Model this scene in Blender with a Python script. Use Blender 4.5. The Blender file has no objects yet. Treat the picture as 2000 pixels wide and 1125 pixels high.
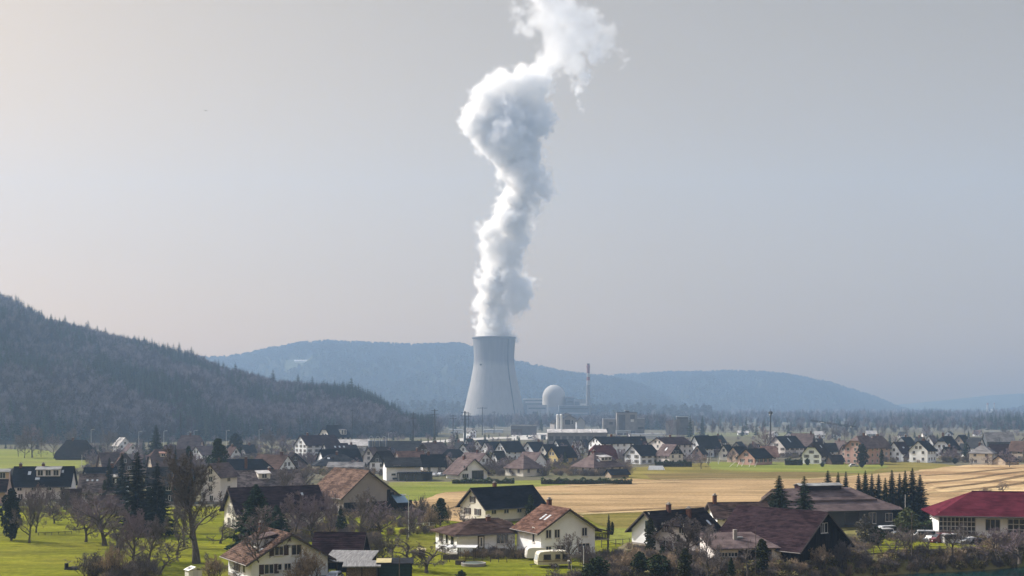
import bpy, bmesh, math, random
import numpy as np
from mathutils import Vector, Matrix
sc = bpy.context.scene
R = math.radians
COL = sc.collection
CAM_H, FPX, HOR = 25.0, 2400.0, 800.0          # lens height, focal length in photo pixels, row of the horizon

# ------------------------------------------------------------------ camera, sky, sun, exposure
cam_d = bpy.data.cameras.new('camera'); cam = bpy.data.objects.new('camera', cam_d); COL.objects.link(cam)
cam.location = (0, 0, CAM_H); cam.rotation_euler = (R(90), 0, 0)
cam_d.sensor_width = 36; cam_d.lens = 36 * FPX / 2000; cam_d.shift_y = (HOR - 562.5) / 2000
cam_d.clip_start = 1; cam_d.clip_end = 60000
sc.camera = cam
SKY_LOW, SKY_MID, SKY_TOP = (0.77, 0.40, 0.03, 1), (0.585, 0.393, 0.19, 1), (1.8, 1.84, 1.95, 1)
SUN_AZ, SUN_EL = 61.0, 37.0                       # degrees left of the view direction, degrees up
world = bpy.data.worlds.new('World'); sc.world = world; world.use_nodes = True
nt = world.node_tree; nt.nodes.clear()
wo = nt.nodes.new('ShaderNodeOutputWorld'); bg = nt.nodes.new('ShaderNodeBackground')
sky = nt.nodes.new('ShaderNodeTexSky'); sky.sky_type = 'NISHITA'; sky.sun_disc = False
sky.sun_elevation = R(SUN_EL); sky.sun_rotation = R(-SUN_AZ)
sky.altitude = 300; sky.air_density = 1.0; sky.dust_density = 3.8; sky.ozone_density = 1.0
hs = nt.nodes.new('ShaderNodeHueSaturation'); hs.inputs['Saturation'].default_value = 0.45
nt.links.new(sky.outputs[0], hs.inputs['Color'])
# dust in the low air warms the sky towards the horizon, the same all round
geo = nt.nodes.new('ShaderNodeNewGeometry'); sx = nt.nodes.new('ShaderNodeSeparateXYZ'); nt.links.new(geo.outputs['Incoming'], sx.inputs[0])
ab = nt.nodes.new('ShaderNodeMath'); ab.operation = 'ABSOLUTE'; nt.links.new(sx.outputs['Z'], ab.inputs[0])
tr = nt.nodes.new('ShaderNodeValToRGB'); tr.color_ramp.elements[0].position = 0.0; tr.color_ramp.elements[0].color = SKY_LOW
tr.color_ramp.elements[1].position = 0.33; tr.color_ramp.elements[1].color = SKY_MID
e3 = tr.color_ramp.elements.new(0.9); e3.color = SKY_TOP  # overhead sky, out of view: brightness added to fill the shaded walls
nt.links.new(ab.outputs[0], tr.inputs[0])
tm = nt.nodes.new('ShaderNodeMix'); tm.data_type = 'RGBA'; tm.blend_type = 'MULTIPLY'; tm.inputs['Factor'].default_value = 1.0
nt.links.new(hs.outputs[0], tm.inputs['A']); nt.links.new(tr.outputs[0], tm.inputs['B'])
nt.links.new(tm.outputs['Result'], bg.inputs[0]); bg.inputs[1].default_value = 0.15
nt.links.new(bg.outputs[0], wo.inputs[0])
sun_d = bpy.data.lights.new('sun', 'SUN'); sun_d.energy = 5.0; sun_d.angle = R(0.6); sun_d.color = (1.0, 0.93, 0.82)
sun = bpy.data.objects.new('sun', sun_d); COL.objects.link(sun)
sdir = Vector((-math.sin(R(SUN_AZ)) * math.cos(R(SUN_EL)), math.cos(R(SUN_AZ)) * math.cos(R(SUN_EL)), math.sin(R(SUN_EL))))
sun.rotation_euler = sdir.to_track_quat('Z', 'Y').to_euler(); sun.location = (0, 0, 500)
vs = sc.view_settings; sc.display_settings.display_device = 'sRGB'
vs.view_transform = 'Standard'; vs.look = 'None'; vs.exposure = 0.57; vs.gamma = 1.0; vs.use_curve_mapping = False
cy = sc.cycles
cy.use_denoising = True; cy.max_bounces = 12; cy.diffuse_bounces = 3; cy.glossy_bounces = 2; cy.transmission_bounces = 2
cy.volume_bounces = 10; cy.transparent_max_bounces = 8; cy.use_adaptive_sampling = True; cy.adaptive_threshold = 0.02
cy.volume_step_rate = 1.0; cy.volume_max_steps = 512; cy.caustics_reflective = False; cy.caustics_refractive = False
cy.sample_clamp_indirect = 4

# ------------------------------------------------------------------ helpers
def ground_at(px, py, z=0.0):
    d = FPX * (CAM_H - z) / (py - HOR)
    return Vector(((px - 1000) / FPX * d, d, z))
def depth_at(py): return FPX * CAM_H / (py - HOR)
def z_at(py, d): return CAM_H - (py - HOR) * d / FPX
def link(o, parent=None):
    COL.objects.link(o)
    if parent is not None: o.parent = parent
    return o
def tag(o, label=None, cat=None, group=None, kind=None):
    if label: o['label'] = label
    if cat: o['category'] = cat
    if group: o['group'] = group
    if kind: o['kind'] = kind
    return o
def empty(name, loc, rz=0.0):
    o = bpy.data.objects.new(name, None); o.location = loc; o.rotation_euler = (0, 0, rz); o.empty_display_size = 1
    return link(o)
class MB:
    """collects polygons and links them as one mesh object"""
    def __init__(s): s.v, s.f, s.m = [], [], []
    def poly(s, pts, mi=0):
        n = len(s.v); s.v.extend([tuple(p) for p in pts]); s.f.append(tuple(range(n, n + len(pts)))); s.m.append(mi)
    def box(s, a, b, mi=0):
        x0, y0, z0 = a; x1, y1, z1 = b; n = len(s.v)
        s.v.extend([(x0, y0, z0), (x1, y0, z0), (x1, y1, z0), (x0, y1, z0), (x0, y0, z1), (x1, y0, z1), (x1, y1, z1), (x0, y1, z1)])
        for q in ((0, 3, 2, 1), (4, 5, 6, 7), (0, 1, 5, 4), (1, 2, 6, 5), (2, 3, 7, 6), (3, 0, 4, 7)):
            s.f.append(tuple(n + k for k in q)); s.m.append(mi)
    def cbox(s, c, h, mi=0): s.box((c[0] - h[0], c[1] - h[1], c[2] - h[2]), (c[0] + h[0], c[1] + h[1], c[2] + h[2]), mi)
    def slab(s, top, t, mi=0):
        """a plate: polygon `top`, thickness t straight down"""
        n = len(s.v); k = len(top)
        s.v.extend([tuple(p) for p in top]); s.v.extend([(p[0], p[1], p[2] - t) for p in top])
        s.f.append(tuple(range(n, n + k))); s.m.append(mi); s.f.append(tuple(n + k + i for i in reversed(range(k)))); s.m.append(mi)
        for i in range(k):
            j = (i + 1) % k; s.f.append((n + j, n + i, n + k + i, n + k + j)); s.m.append(mi)
    def tube(s, p0, p1, r0, r1, n=6, mi=0, cap=True):
        p0, p1 = Vector(p0), Vector(p1); d = (p1 - p0)
        if d.length < 1e-6: return
        d.normalize(); a = d.orthogonal().normalized(); b = d.cross(a); k = len(s.v)
        for p, r in ((p0, r0), (p1, r1)):
            for i in range(n):
                t = 2 * math.pi * i / n; s.v.append(tuple(p + a * (math.cos(t) * r) + b * (math.sin(t) * r)))
        for i in range(n):
            j = (i + 1) % n; s.f.append((k + i, k + j, k + n + j, k + n + i)); s.m.append(mi)
        if cap:
            s.f.append(tuple(k + i for i in reversed(range(n)))); s.m.append(mi)
            s.f.append(tuple(k + n + i for i in range(n))); s.m.append(mi)
    def lathe(s, prof, n=24, c=(0, 0), mi=0):
        k = len(s.v)
        for r, z in prof:
            for i in range(n):
                t = 2 * math.pi * i / n; s.v.append((c[0] + r * math.cos(t), c[1] + r * math.sin(t), z))
        for q in range(len(prof) - 1):
            for i in range(n):
                j = (i + 1) % n; s.f.append((k + q * n + i, k + q * n + j, k + (q + 1) * n + j, k + (q + 1) * n + i)); s.m.append(mi)
    def mesh(s, name, mats, smooth=False):
        me = bpy.data.meshes.new(name); me.from_pydata(s.v, [], s.f)
        for m in (mats if isinstance(mats, (list, tuple)) else [mats]): me.materials.append(m)
        if len(me.materials) > 1: me.polygons.foreach_set('material_index', s.m)
        if smooth: me.polygons.foreach_set('use_smooth', [True] * len(s.f))
        me.update(); return me
    def build(s, name, mats, parent=None, smooth=False):
        return link(bpy.data.objects.new(name, s.mesh(name, mats, smooth)), parent)
def obj(name, me, parent=None, loc=(0, 0, 0), rz=0.0):
    o = bpy.data.objects.new(name, me); o.location = loc; o.rotation_euler = (0, 0, rz); return link(o, parent)

# ------------------------------------------------------------------ materials
MATS = {}
def mat(name, col, rough=0.85, var=0.25, scale=1.5, bump=0.0, stretch=(1, 1, 1), col2=None, coord='Object', spec=0.3, metallic=0.0, detail=4.0, lo=0.3, hi=0.7, bump_d=0.1):
    """principled surface whose colour wanders between two tones with a noise"""
    if name in MATS: return MATS[name]
    m = bpy.data.materials.new(name); m.use_nodes = True; n = m.node_tree.nodes; l = m.node_tree.links
    p = n['Principled BSDF']; p.inputs['Roughness'].default_value = rough; p.inputs['Specular IOR Level'].default_value = spec if rough < .8 else 0.0
    p.inputs['Metallic'].default_value = metallic
    c1 = col; c2 = col2 or tuple(min(1, c * (1 + var)) for c in col); c0 = col if col2 else tuple(c * (1 - var) for c in col)
    tc = n.new('ShaderNodeTexCoord'); mp = n.new('ShaderNodeMapping'); mp.inputs['Scale'].default_value = stretch
    nz = n.new('ShaderNodeTexNoise'); nz.inputs['Scale'].default_value = scale; nz.inputs['Detail'].default_value = detail
    rp = n.new('ShaderNodeValToRGB'); rp.color_ramp.elements[0].position = lo; rp.color_ramp.elements[1].position = hi
    rp.color_ramp.elements[0].color = (*c0, 1); rp.color_ramp.elements[1].color = (*c2, 1)
    l.new(tc.outputs[coord], mp.inputs[0]); l.new(mp.outputs[0], nz.inputs['Vector']); l.new(nz.outputs['Fac'], rp.inputs[0]); l.new(rp.outputs[0], p.inputs['Base Color'])
    if bump:
        b = n.new('ShaderNodeBump'); b.inputs['Strength'].default_value = bump; b.inputs['Distance'].default_value = bump_d
        l.new(nz.outputs['Fac'], b.inputs['Height']); l.new(b.outputs[0], p.inputs['Normal'])
    MATS[name] = m; return m
def flat(name, col, rough=0.6, spec=0.4, metallic=0.0):
    if name in MATS: return MATS[name]
    m = bpy.data.materials.new(name); m.use_nodes = True; p = m.node_tree.nodes['Principled BSDF']
    p.inputs['Base Color'].default_value = (*col, 1); p.inputs['Roughness'].default_value = rough
    p.inputs['Specular IOR Level'].default_value = spec; p.inputs['Metallic'].default_value = metallic
    MATS[name] = m; return m
def interp(x, pts):
    return float(np.interp(x, [p[0] for p in pts], [p[1] for p in pts]))
# ------------------------------------------------------------------ ground, river, hills
M_soil = mat('ground_grass', (0.11, 0.115, 0.03), 0.95, col2=(0.2, 0.165, 0.075), scale=0.06, coord='Object', detail=8)
BANK = [(-2000, 120.0), (-60, 150.0), (-10, 172.0), (15.5, 186.0), (32, 193.5), (45, 196.0), (56, 207.0), (66.5, 213.0), (81, 217.0), (93, 224.0), (130, 240.0), (300, 300.0), (2000, 600.0)]   # x -> y of the top of the river bank
WATER_Z = -2.8
def ground_z(x, y):
    t = interp(x, BANK) - y
    s = min(1, max(0, t / 11.0)); s = s * s * (3 - 2 * s)
    return -7.0 * s
def build_ground():
    ys = list(np.arange(20, 140, 12)) + list(np.arange(140, 260, 1.5)) + list(np.arange(260, 600, 20)) + list(np.geomspace(600, 5400, 30))
    b = MB(); nx = 121; us = [-1 + 2 * i / (nx - 1) for i in range(nx)]
    rows = []
    for y in ys:
        half = max(160, y * 0.95); row = []
        for u in us:
            x = u * half; row.append(len(b.v)); b.v.append((x, float(y), ground_z(x, y) if y < 600 else 0.0))
        rows.append(row)
    for r0, r1 in zip(rows, rows[1:]):
        for i in range(nx - 1): b.f.append((r0[i], r0[i + 1], r1[i + 1], r1[i])); b.m.append(0)
    return tag(b.build('ground', M_soil, smooth=True), kind='structure')
build_ground()
M_water = mat('river_water', (0.004, 0.03, 0.03), 0.12, var=0.3, scale=0.25, bump=0.25, stretch=(0.4, 1, 1), spec=0.5, bump_d=0.15)
b = MB(); b.poly([(-700, 15, WATER_Z), (700, 15, WATER_Z), (700, 420, WATER_Z), (-700, 420, WATER_Z)])
tag(b.build('river', M_water), kind='structure')

def hill(name, sil, d_base, d_ridge, tree_h, mat_, p0, p1, np_=150, nt_=26, bump=6.0, seed=1, shape=1.25, back=0.55):
    """a hill whose ridge has the given skyline; returns its object and a sampler (p, t) -> point"""
    rnd = np.random.RandomState(seed); ph = rnd.rand(8) * 6.28
    def pt(p, t):
        db, dr = interp(p, d_base), interp(p, d_ridge)
        zr = max(0.0, z_at(interp(p, sil), dr) - tree_h)
        d = db + (dr - db) * t
        s = min(t, 1.0); z = zr * (1 - (1 - s) ** shape)
        if t > 1: z = zr * max(0, 1 - ((t - 1) / back) ** 1.6)
        w = zr / 150.0 * bump * math.sin(math.pi * min(s, 1)) 
        x = (p - 1000) / FPX * d
        z += w * (math.sin(x * 0.013 + ph[0] + d * 0.004) + 0.7 * math.sin(x * 0.029 + ph[1] - d * 0.011) + 0.4 * math.sin(x * .06 + ph[2]))
        return Vector((x, d, z - 0.6))
    b = MB(); rows = []
    for i in range(np_ + 1):
        p = p0 + (p1 - p0) * i / np_; row = []
        for j in range(nt_ + 1):
            row.append(len(b.v)); b.v.append(tuple(pt(p, (1 + back) * j / nt_)))
        rows.append(row)
    for a, c in zip(rows, rows[1:]):
        for j in range(nt_): b.f.append((a[j], c[j], c[j + 1], a[j + 1])); b.m.append(0)
    return tag(b.build(name, mat_, smooth=True), kind='structure'), pt
M_forest = mat('forest_floor', (0.05, 0.045, 0.035), 0.95, col2=(0.085, 0.075, 0.055), scale=0.03, detail=8)
M_far = mat('far_wood', (0.026, 0.03, 0.022), 0.95, col2=(0.045, 0.046, 0.034), scale=0.012, detail=10, bump=0.6, bump_d=14)
LEFT_SIL = [(-700, 470), (-300, 500), (0, 573), (40, 590), (100, 622), (150, 634), (200, 648), (260, 660), (330, 677), (380, 688), (430, 711), (480, 722), (530, 738), (600, 746), (680, 753), (740, 773), (780, 800), (835, 836), (850, 842)]
left_hill, left_pt = hill('wooded_hill', LEFT_SIL, [(-700, 700), (0, 880), (400, 960), (850, 1130)], [(-700, 1350), (0, 1500), (400, 1430), (700, 1260), (850, 1180)], 17, M_forest, -700, 850, bump=9)
BACK_SIL = [(-700, 690), (200, 700), (430, 697), (480, 690), (520, 680), (580, 670), (640, 665), (720, 668), (800, 672), (900, 670), (960, 688), (1010, 704), (1060, 716), (1120, 728), (1180, 733), (1260, 752), (1340, 790), (1400, 808)]
back_hill, back_pt = hill('distant_ridge', BACK_SIL, [(-700, 3000), (1400, 3200)], [(-700, 4300), (1400, 4100)], 15, M_far, -700, 1400, bump=10, seed=4)
RIGHT_SIL = [(1050, 808), (1120, 760), (1180, 737), (1210, 731), (1300, 727), (1430, 723), (1500, 726), (1560, 734), (1620, 746), (1700, 771), (1760, 796), (1800, 805), (1840, 812)]
right_hill, right_pt = hill('flat_topped_hill', RIGHT_SIL, [(1050, 3500), (1840, 4300)], [(1050, 4800), (1840, 4700)], 15, M_far, 1050, 1840, bump=12, seed=7)
EDGE_SIL = [(1840, 812), (1900, 808), (1930, 806), (1970, 800), (2000, 795), (2100, 780), (2400, 740), (2900, 720)]
edge_hill, edge_pt = hill('low_hill', EDGE_SIL, [(1840, 3600), (2900, 3000)], [(1840, 4400), (2900, 4200)], 12, M_far, 1840, 2900, np_=60, seed=9)
PALE_SIL = [(1300, 806), (1600, 800), (1780, 788), (1860, 780), (1930, 772), (2000, 768), (2200, 770), (3000, 760)]
pale_hill, pale_pt = hill('pale_mountain', PALE_SIL, [(1300, 4900), (3000, 4900)], [(1300, 5250), (3000, 5250)], 0, M_far, 1300, 3000, np_=80, nt_=14, seed=11)

TERR_SIL = [(640, 806), (700, 799), (760, 796), (900, 796), (960, 799), (1240, 802), (1400, 806)]
river_terrace, terr_pt = hill('river_terrace', TERR_SIL, [(640, 2440), (1400, 2440)], [(640, 2700), (1400, 2700)], 0, M_far, 640, 1400, np_=80, bump=0, seed=13, shape=1.0)
# ------------------------------------------------------------------ air
def haze_box():
    m = bpy.data.materials.new('haze_air'); m.use_nodes = True; n = m.node_tree.nodes; n.clear()
    o = n.new('ShaderNodeOutputMaterial'); v = n.new('ShaderNodeVolumePrincipled')
    v.inputs['Color'].default_value = (0.41, 0.605, 0.88, 1); v.inputs['Density'].default_value = HAZE; v.inputs['Anisotropy'].default_value = 0.2
    m.node_tree.links.new(v.outputs[0], o.inputs['Volume'])
    b = MB(); b.box((-9000, -60, -9), (9000, 5500, 1050))
    return tag(b.build('haze', m), kind='stuff')
HAZE = 1.75e-4
haze_box()
# ------------------------------------------------------------------ the power station
TD = 2208.0; TS = TD / FPX
def tx(px, d=TD): return (px - 1000) / FPX * d
M_conc = bpy.data.materials.new('tower_concrete'); M_conc.use_nodes = True
def tower_material(m):
    n = m.node_tree.nodes; l = m.node_tree.links; p = n['Principled BSDF']; p.inputs['Roughness'].default_value = 0.9; p.inputs['Specular IOR Level'].default_value = 0.2
    tc = n.new('ShaderNodeTexCoord'); sp = n.new('ShaderNodeSeparateXYZ'); l.new(tc.outputs['Object'], sp.inputs[0])
    nz = n.new('ShaderNodeTexNoise'); nz.inputs['Scale'].default_value = 0.03; nz.inputs['Detail'].default_value = 6
    ad = n.new('ShaderNodeMath'); ad.operation = 'MULTIPLY_ADD'; ad.inputs[1].default_value = 14; l.new(nz.outputs['Fac'], ad.inputs[0]); l.new(sp.outputs['Z'], ad.inputs[2])
    l.new(tc.outputs['Object'], nz.inputs['Vector'])
    mr = n.new('ShaderNodeMapRange'); mr.inputs['From Min'].default_value = 109; mr.inputs['From Max'].default_value = 121; l.new(ad.outputs[0], mr.inputs['Value'])
    mx = n.new('ShaderNodeMix'); mx.data_type = 'RGBA'; mx.inputs['A'].default_value = (0.31, 0.30, 0.29, 1); mx.inputs['B'].default_value = (0.2, 0.2, 0.208, 1)
    l.new(mr.outputs[0], mx.inputs['Factor'])
    mp = n.new('ShaderNodeMapping'); mp.inputs['Scale'].default_value = (0.25, 0.25, 0.012); l.new(tc.outputs['Object'], mp.inputs[0])
    st = n.new('ShaderNodeTexNoise'); st.inputs['Scale'].default_value = 1.0; st.inputs['Detail'].default_value = 5; l.new(mp.outputs[0], st.inputs['Vector'])
    mr2 = n.new('ShaderNodeMapRange'); mr2.inputs['From Min'].default_value = 0.3; mr2.inputs['From Max'].default_value = 0.7; mr2.inputs['To Min'].default_value = 0.86; mr2.inputs['To Max'].default_value = 1.06
    l.new(st.outputs['Fac'], mr2.inputs['Value'])
    mu = n.new('ShaderNodeVectorMath'); mu.operation = 'SCALE'; l.new(mx.outputs['Result'], mu.inputs[0]); l.new(mr2.outputs[0], mu.inputs['Scale'])
    l.new(mu.outputs[0], p.inputs['Base Color'])
tower_material(M_conc)
M_dark = flat('dark_metal', (0.06, 0.065, 0.07), 0.6)
M_steel = flat('grey_steel', (0.35, 0.36, 0.37), 0.5, metallic=0.3)
M_white = mat('white_paint', (0.72, 0.71, 0.68), 0.8, var=0.06, scale=0.4)
M_pale = mat('pale_panel', (0.34, 0.36, 0.39), 0.7, var=0.1, scale=0.2)
M_blueg = mat('blue_grey_panel', (0.13, 0.16, 0.2), 0.7, var=0.1, scale=0.2)
PROF = [(59.5, 0), (58.0, 8), (55, 20), (51.3, 35), (47, 54.5), (43.4, 70), (40.5, 84), (38.0, 98), (36.6, 108), (36.2, 116), (36.4, 126), (37.2, 138), (38.2, 149), (38.8, 153)]
def smooth_prof(prof, n):
    zs = np.linspace(prof[0][1], prof[-1][1], n); a = np.array(prof)
    r = np.interp(zs, a[:, 1], a[:, 0]); k = np.array([1, 2, 3, 2, 1]) / 9; rp = np.pad(r, 2, 'edge'); rs = np.convolve(rp, k, 'valid'); rs[0], rs[-1] = r[0], r[-1]
    return list(zip(rs, zs))
def rad_at(z): return float(np.interp(z, [q[1] for q in PROF], [q[0] for q in PROF]))
tower = empty('cooling_tower', (tx(965), TD, 0))
tag(tower, 'huge curved concrete cooling tower with white steam rising from its mouth', 'cooling tower')
sp_ = smooth_prof(PROF, 44)
b = MB(); b.lathe(sp_, 96); b.lathe([(r - 1.0, z) for r, z in reversed(sp_)], 96); b.build('shell', M_conc, tower, smooth=True)
b = MB(); b.lathe([(38.8, 152.2), (40.1, 152.8), (40.1, 154.6), (39.4, 155.0), (37.6, 155.0), (37.4, 152.0)], 96); b.build('rim', mat('rim_concrete', (0.2, 0.2, 0.21)), tower, smooth=False)
b = MB()
la = R(-48)
for z0, z1 in zip(range(10, 150, 5), range(15, 155, 5)):
    for s in (-1, 1):
        a = la + s * 0.022
        q0, q1 = rad_at(z0) + .5, rad_at(z1) + .5
        b.tube((q0 * math.cos(a), q0 * math.sin(a), z0), (q1 * math.cos(a), q1 * math.sin(a), z1), .35, .35, 4)
    q0 = rad_at(z0) + .6; b.tube((q0 * math.cos(la - .022), q0 * math.sin(la - .022), z0), (q0 * math.cos(la + .022), q0 * math.sin(la + .022), z0), .3, .3, 4)
    q1 = rad_at(z1) + .3; q0 = rad_at(z0) + .3
    b.tube((q0 * math.cos(la), q0 * math.sin(la), z0), (q1 * math.cos(la), q1 * math.sin(la), z1), .7, .7, 4)
b.build('ladder', M_dark, tower)
a = R(-129); q = rad_at(105); b = MB(); b.cbox((q * math.cos(a), q * math.sin(a), 105), (1.6, 1.6, 1.2)); b.build('platform', M_dark, tower)

dome = empty('reactor_dome', (tx(1082, 2260), 2260, 0)); tag(dome, 'pale domed reactor building right of the cooling tower', 'reactor building')
b = MB(); Rr = 21.2; b.lathe([(Rr, 0), (Rr, 48)] + [(Rr * math.cos(t), 48 + Rr * 1.06 * math.sin(t)) for t in np.linspace(0.08, 1.569, 16)], 64); b.build('containment', mat('dome_concrete', (0.4, 0.39, 0.375), var=0.05, scale=0.08), dome, smooth=True)
b = MB(); b.lathe([(Rr + .5, 0), (Rr + .5, 29), (Rr + .5, 30), (Rr, 30)], 64); b.build('base_ring', M_pale, dome)
stack = empty('vent_stack', (tx(1149, 2240), 2240, 0)); tag(stack, 'slender exhaust stack with red top beside the reactor dome', 'chimney')
def zz(py, d=2240): return z_at(py, d)
b = MB(); b.lathe([(4.1, 0), (4.1, zz(776))], 20); b.lathe([(4.1, zz(776)), (3.4, zz(772)), (3.0, zz(752))], 20); b.build('shaft', mat('stack_concrete', (0.2, 0.2, 0.21), var=.1), stack, smooth=True)
MR = flat('stack_red', (0.2, 0.05, 0.04)); MW = flat('stack_white', (0.34, 0.33, 0.34))
for k, (y0, y1) in enumerate(((752, 743), (743, 736), (736, 729), (729, 712))):
    b = MB(); r0 = 3.0 - .08 * k; b.lathe([(r0 + .02, zz(y0)), (r0 - .06, zz(y1)), (0, zz(y1))], 20); b.build('band', MW if k % 2 == 0 else MR, stack, smooth=False)
b = MB(); b.lathe([(3.0, zz(719)), (3.25, zz(717)), (3.25, zz(714.5)), (2.7, zz(713))], 20); b.build('gallery', MR, stack)
b = MB(); b.lathe([(2.5, zz(713)), (2.9, zz(710)), (2.3, zz(710))], 20); b.build('stack_mouth', M_dark, stack)
def block(name, x0, x1, ytop, ybase, d, depth, m, label, cat, roof=None, extras=(), rz=0.0):
    """box building: pixel extents at distance d"""
    o = empty(name, (tx((x0 + x1) / 2, d), d + depth / 2, 0), rz); tag(o, label, cat)
    w = (x1 - x0) / FPX * d / 2; zt = z_at(ytop, d)
    b = MB(); b.box((-w, -depth / 2, 0), (w, depth / 2, zt)); b.build('wall', m, o)
    b = MB(); b.box((-w - .3, -depth / 2 - .3, zt + .003), (w + .3, depth / 2 + .3, zt + max(.5, .002 * d * .25))); b.build('roof', roof or M_pale, o)
    for k in extras:      # (kind, px0, px1, y0, y1, material)
        b = MB(); X0, X1 = tx(k[1], d) - o.location.x, tx(k[2], d) - o.location.x; Z0, Z1 = z_at(k[4], d), z_at(k[3], d)
        b.box((X0, -depth / 2 - .25, Z0), (X1, -depth / 2 - .003, Z1)); b.build(k[0], k[5], o)
    return o
block('turbine_hall', 1120, 1146, 781, 830, 2290, 60, M_pale, 'long pale turbine hall between the dome and the exhaust stack', 'industrial building', extras=[('panel', 1122, 1132, 784, 800, M_blueg), ('panel', 1133, 1144, 788, 796, M_white)])
block('service_block', 1105, 1121, 776, 830, 2240, 30, M_blueg, 'blue grey block touching the right side of the dome', 'industrial building', extras=[('window_band', 1107, 1119, 784, 786, M_dark)])
block('auxiliary_hall', 1092, 1150, 793, 830, 2200, 25, M_blueg, 'low wide hall in front of the exhaust stack foot', 'industrial building', extras=[('window_band', 1094, 1148, 797, 799, M_dark), ('window_band', 1094, 1148, 806, 808, M_pale)])
block('switch_hall', 1030, 1068, 792, 830, 2190, 25, M_pale, 'low pale hall between cooling tower and dome', 'industrial building', extras=[('window_band', 1032, 1066, 796, 799, M_blueg), ('door', 1040, 1050, 804, 812, M_dark)])
block('equipment_hall', 1022, 1062, 780, 830, 2320, 30, M_blueg, 'hazy hall with white roof edge behind the low pale hall', 'industrial building', roof=M_white, extras=[('window_band', 1026, 1060, 784, 787, M_pale)])

# ------------------------------------------------------------------ steam
PUFFS = [(967, 672, 34, 0), (968, 655, 35, 0), (966, 632, 35, 0), (964, 610, 33, 0), (1008, 600, 18, 0), (958, 587, 33, 0), (1012, 582, 31, 0), (962, 556, 36, 0), (1012, 562, 34, 0), (1033, 575, 15, 0),
 (975, 532, 36, 0), (1003, 545, 30, 0), (946, 542, 20, 0), (985, 507, 33, 0), (1004, 517, 26, 0), (968, 482, 33, 0), (1000, 487, 29, 0), (1020, 470, 20, 0), (958, 458, 28, 0), (1003, 452, 34, 0), (1024, 460, 18, 0),
 (986, 427, 38, 0), (1013, 432, 26, 0), (1000, 397, 38, 0), (1036, 400, 22, 0.1), (1010, 370, 40, 0), (1052, 375, 26, 0.1), (1066, 365, 14, 0.2), (1015, 340, 40, 0), (1052, 347, 22, 0.2), (972, 350, 14, 0.5),
 (1010, 306, 46, 0.05), (1000, 275, 52, 0.05), (952, 268, 36, 0.1), (940, 240, 38, 0), (1000, 237, 56, 0), (1052, 238, 34, 0.1), (928, 226, 24, 0), (962, 195, 42, 0), (1018, 197, 46, 0), (1062, 216, 26, 0.1),
 (932, 207, 22, 0), (1080, 226, 13, 0.3), (985, 162, 26, 0), (1028, 164, 33, 0.1), (1054, 165, 25, 0.15), (1066, 132, 24, 0.25), (1085, 106, 28, 0.25), (1108, 96, 28, 0.3), (1095, 76, 32, 0.25), (1128, 72, 32, 0.35),
 (1160, 64, 24, 0.4), (1190, 60, 18, 0.5), (1022, 52, 18, 0.6), (1082, 38, 33, 0.2), (1118, 42, 32, 0.3), (1035, 62, 16, 0.65), (1065, 8, 30, 0.2), (1096, 16, 28, 0.25), (1052, -26, 34, 0.2), (1040, -60, 36, 0.2),
 (1138, 205, 10, 0.8), (1142, 150, 16, 0.75), (1214, 100, 12, 0.75), (1224, 120, 10, 0.85), (1128, 172, 14, 0.8), (1160, 100, 22, 0.7), (1150, 40, 24, 0.5), (1180, 85, 22, 0.6), (1120, 120, 24, 0.5), (1010, 25, 18, 0.7), (1050, 35, 22, 0.5)]
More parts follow.
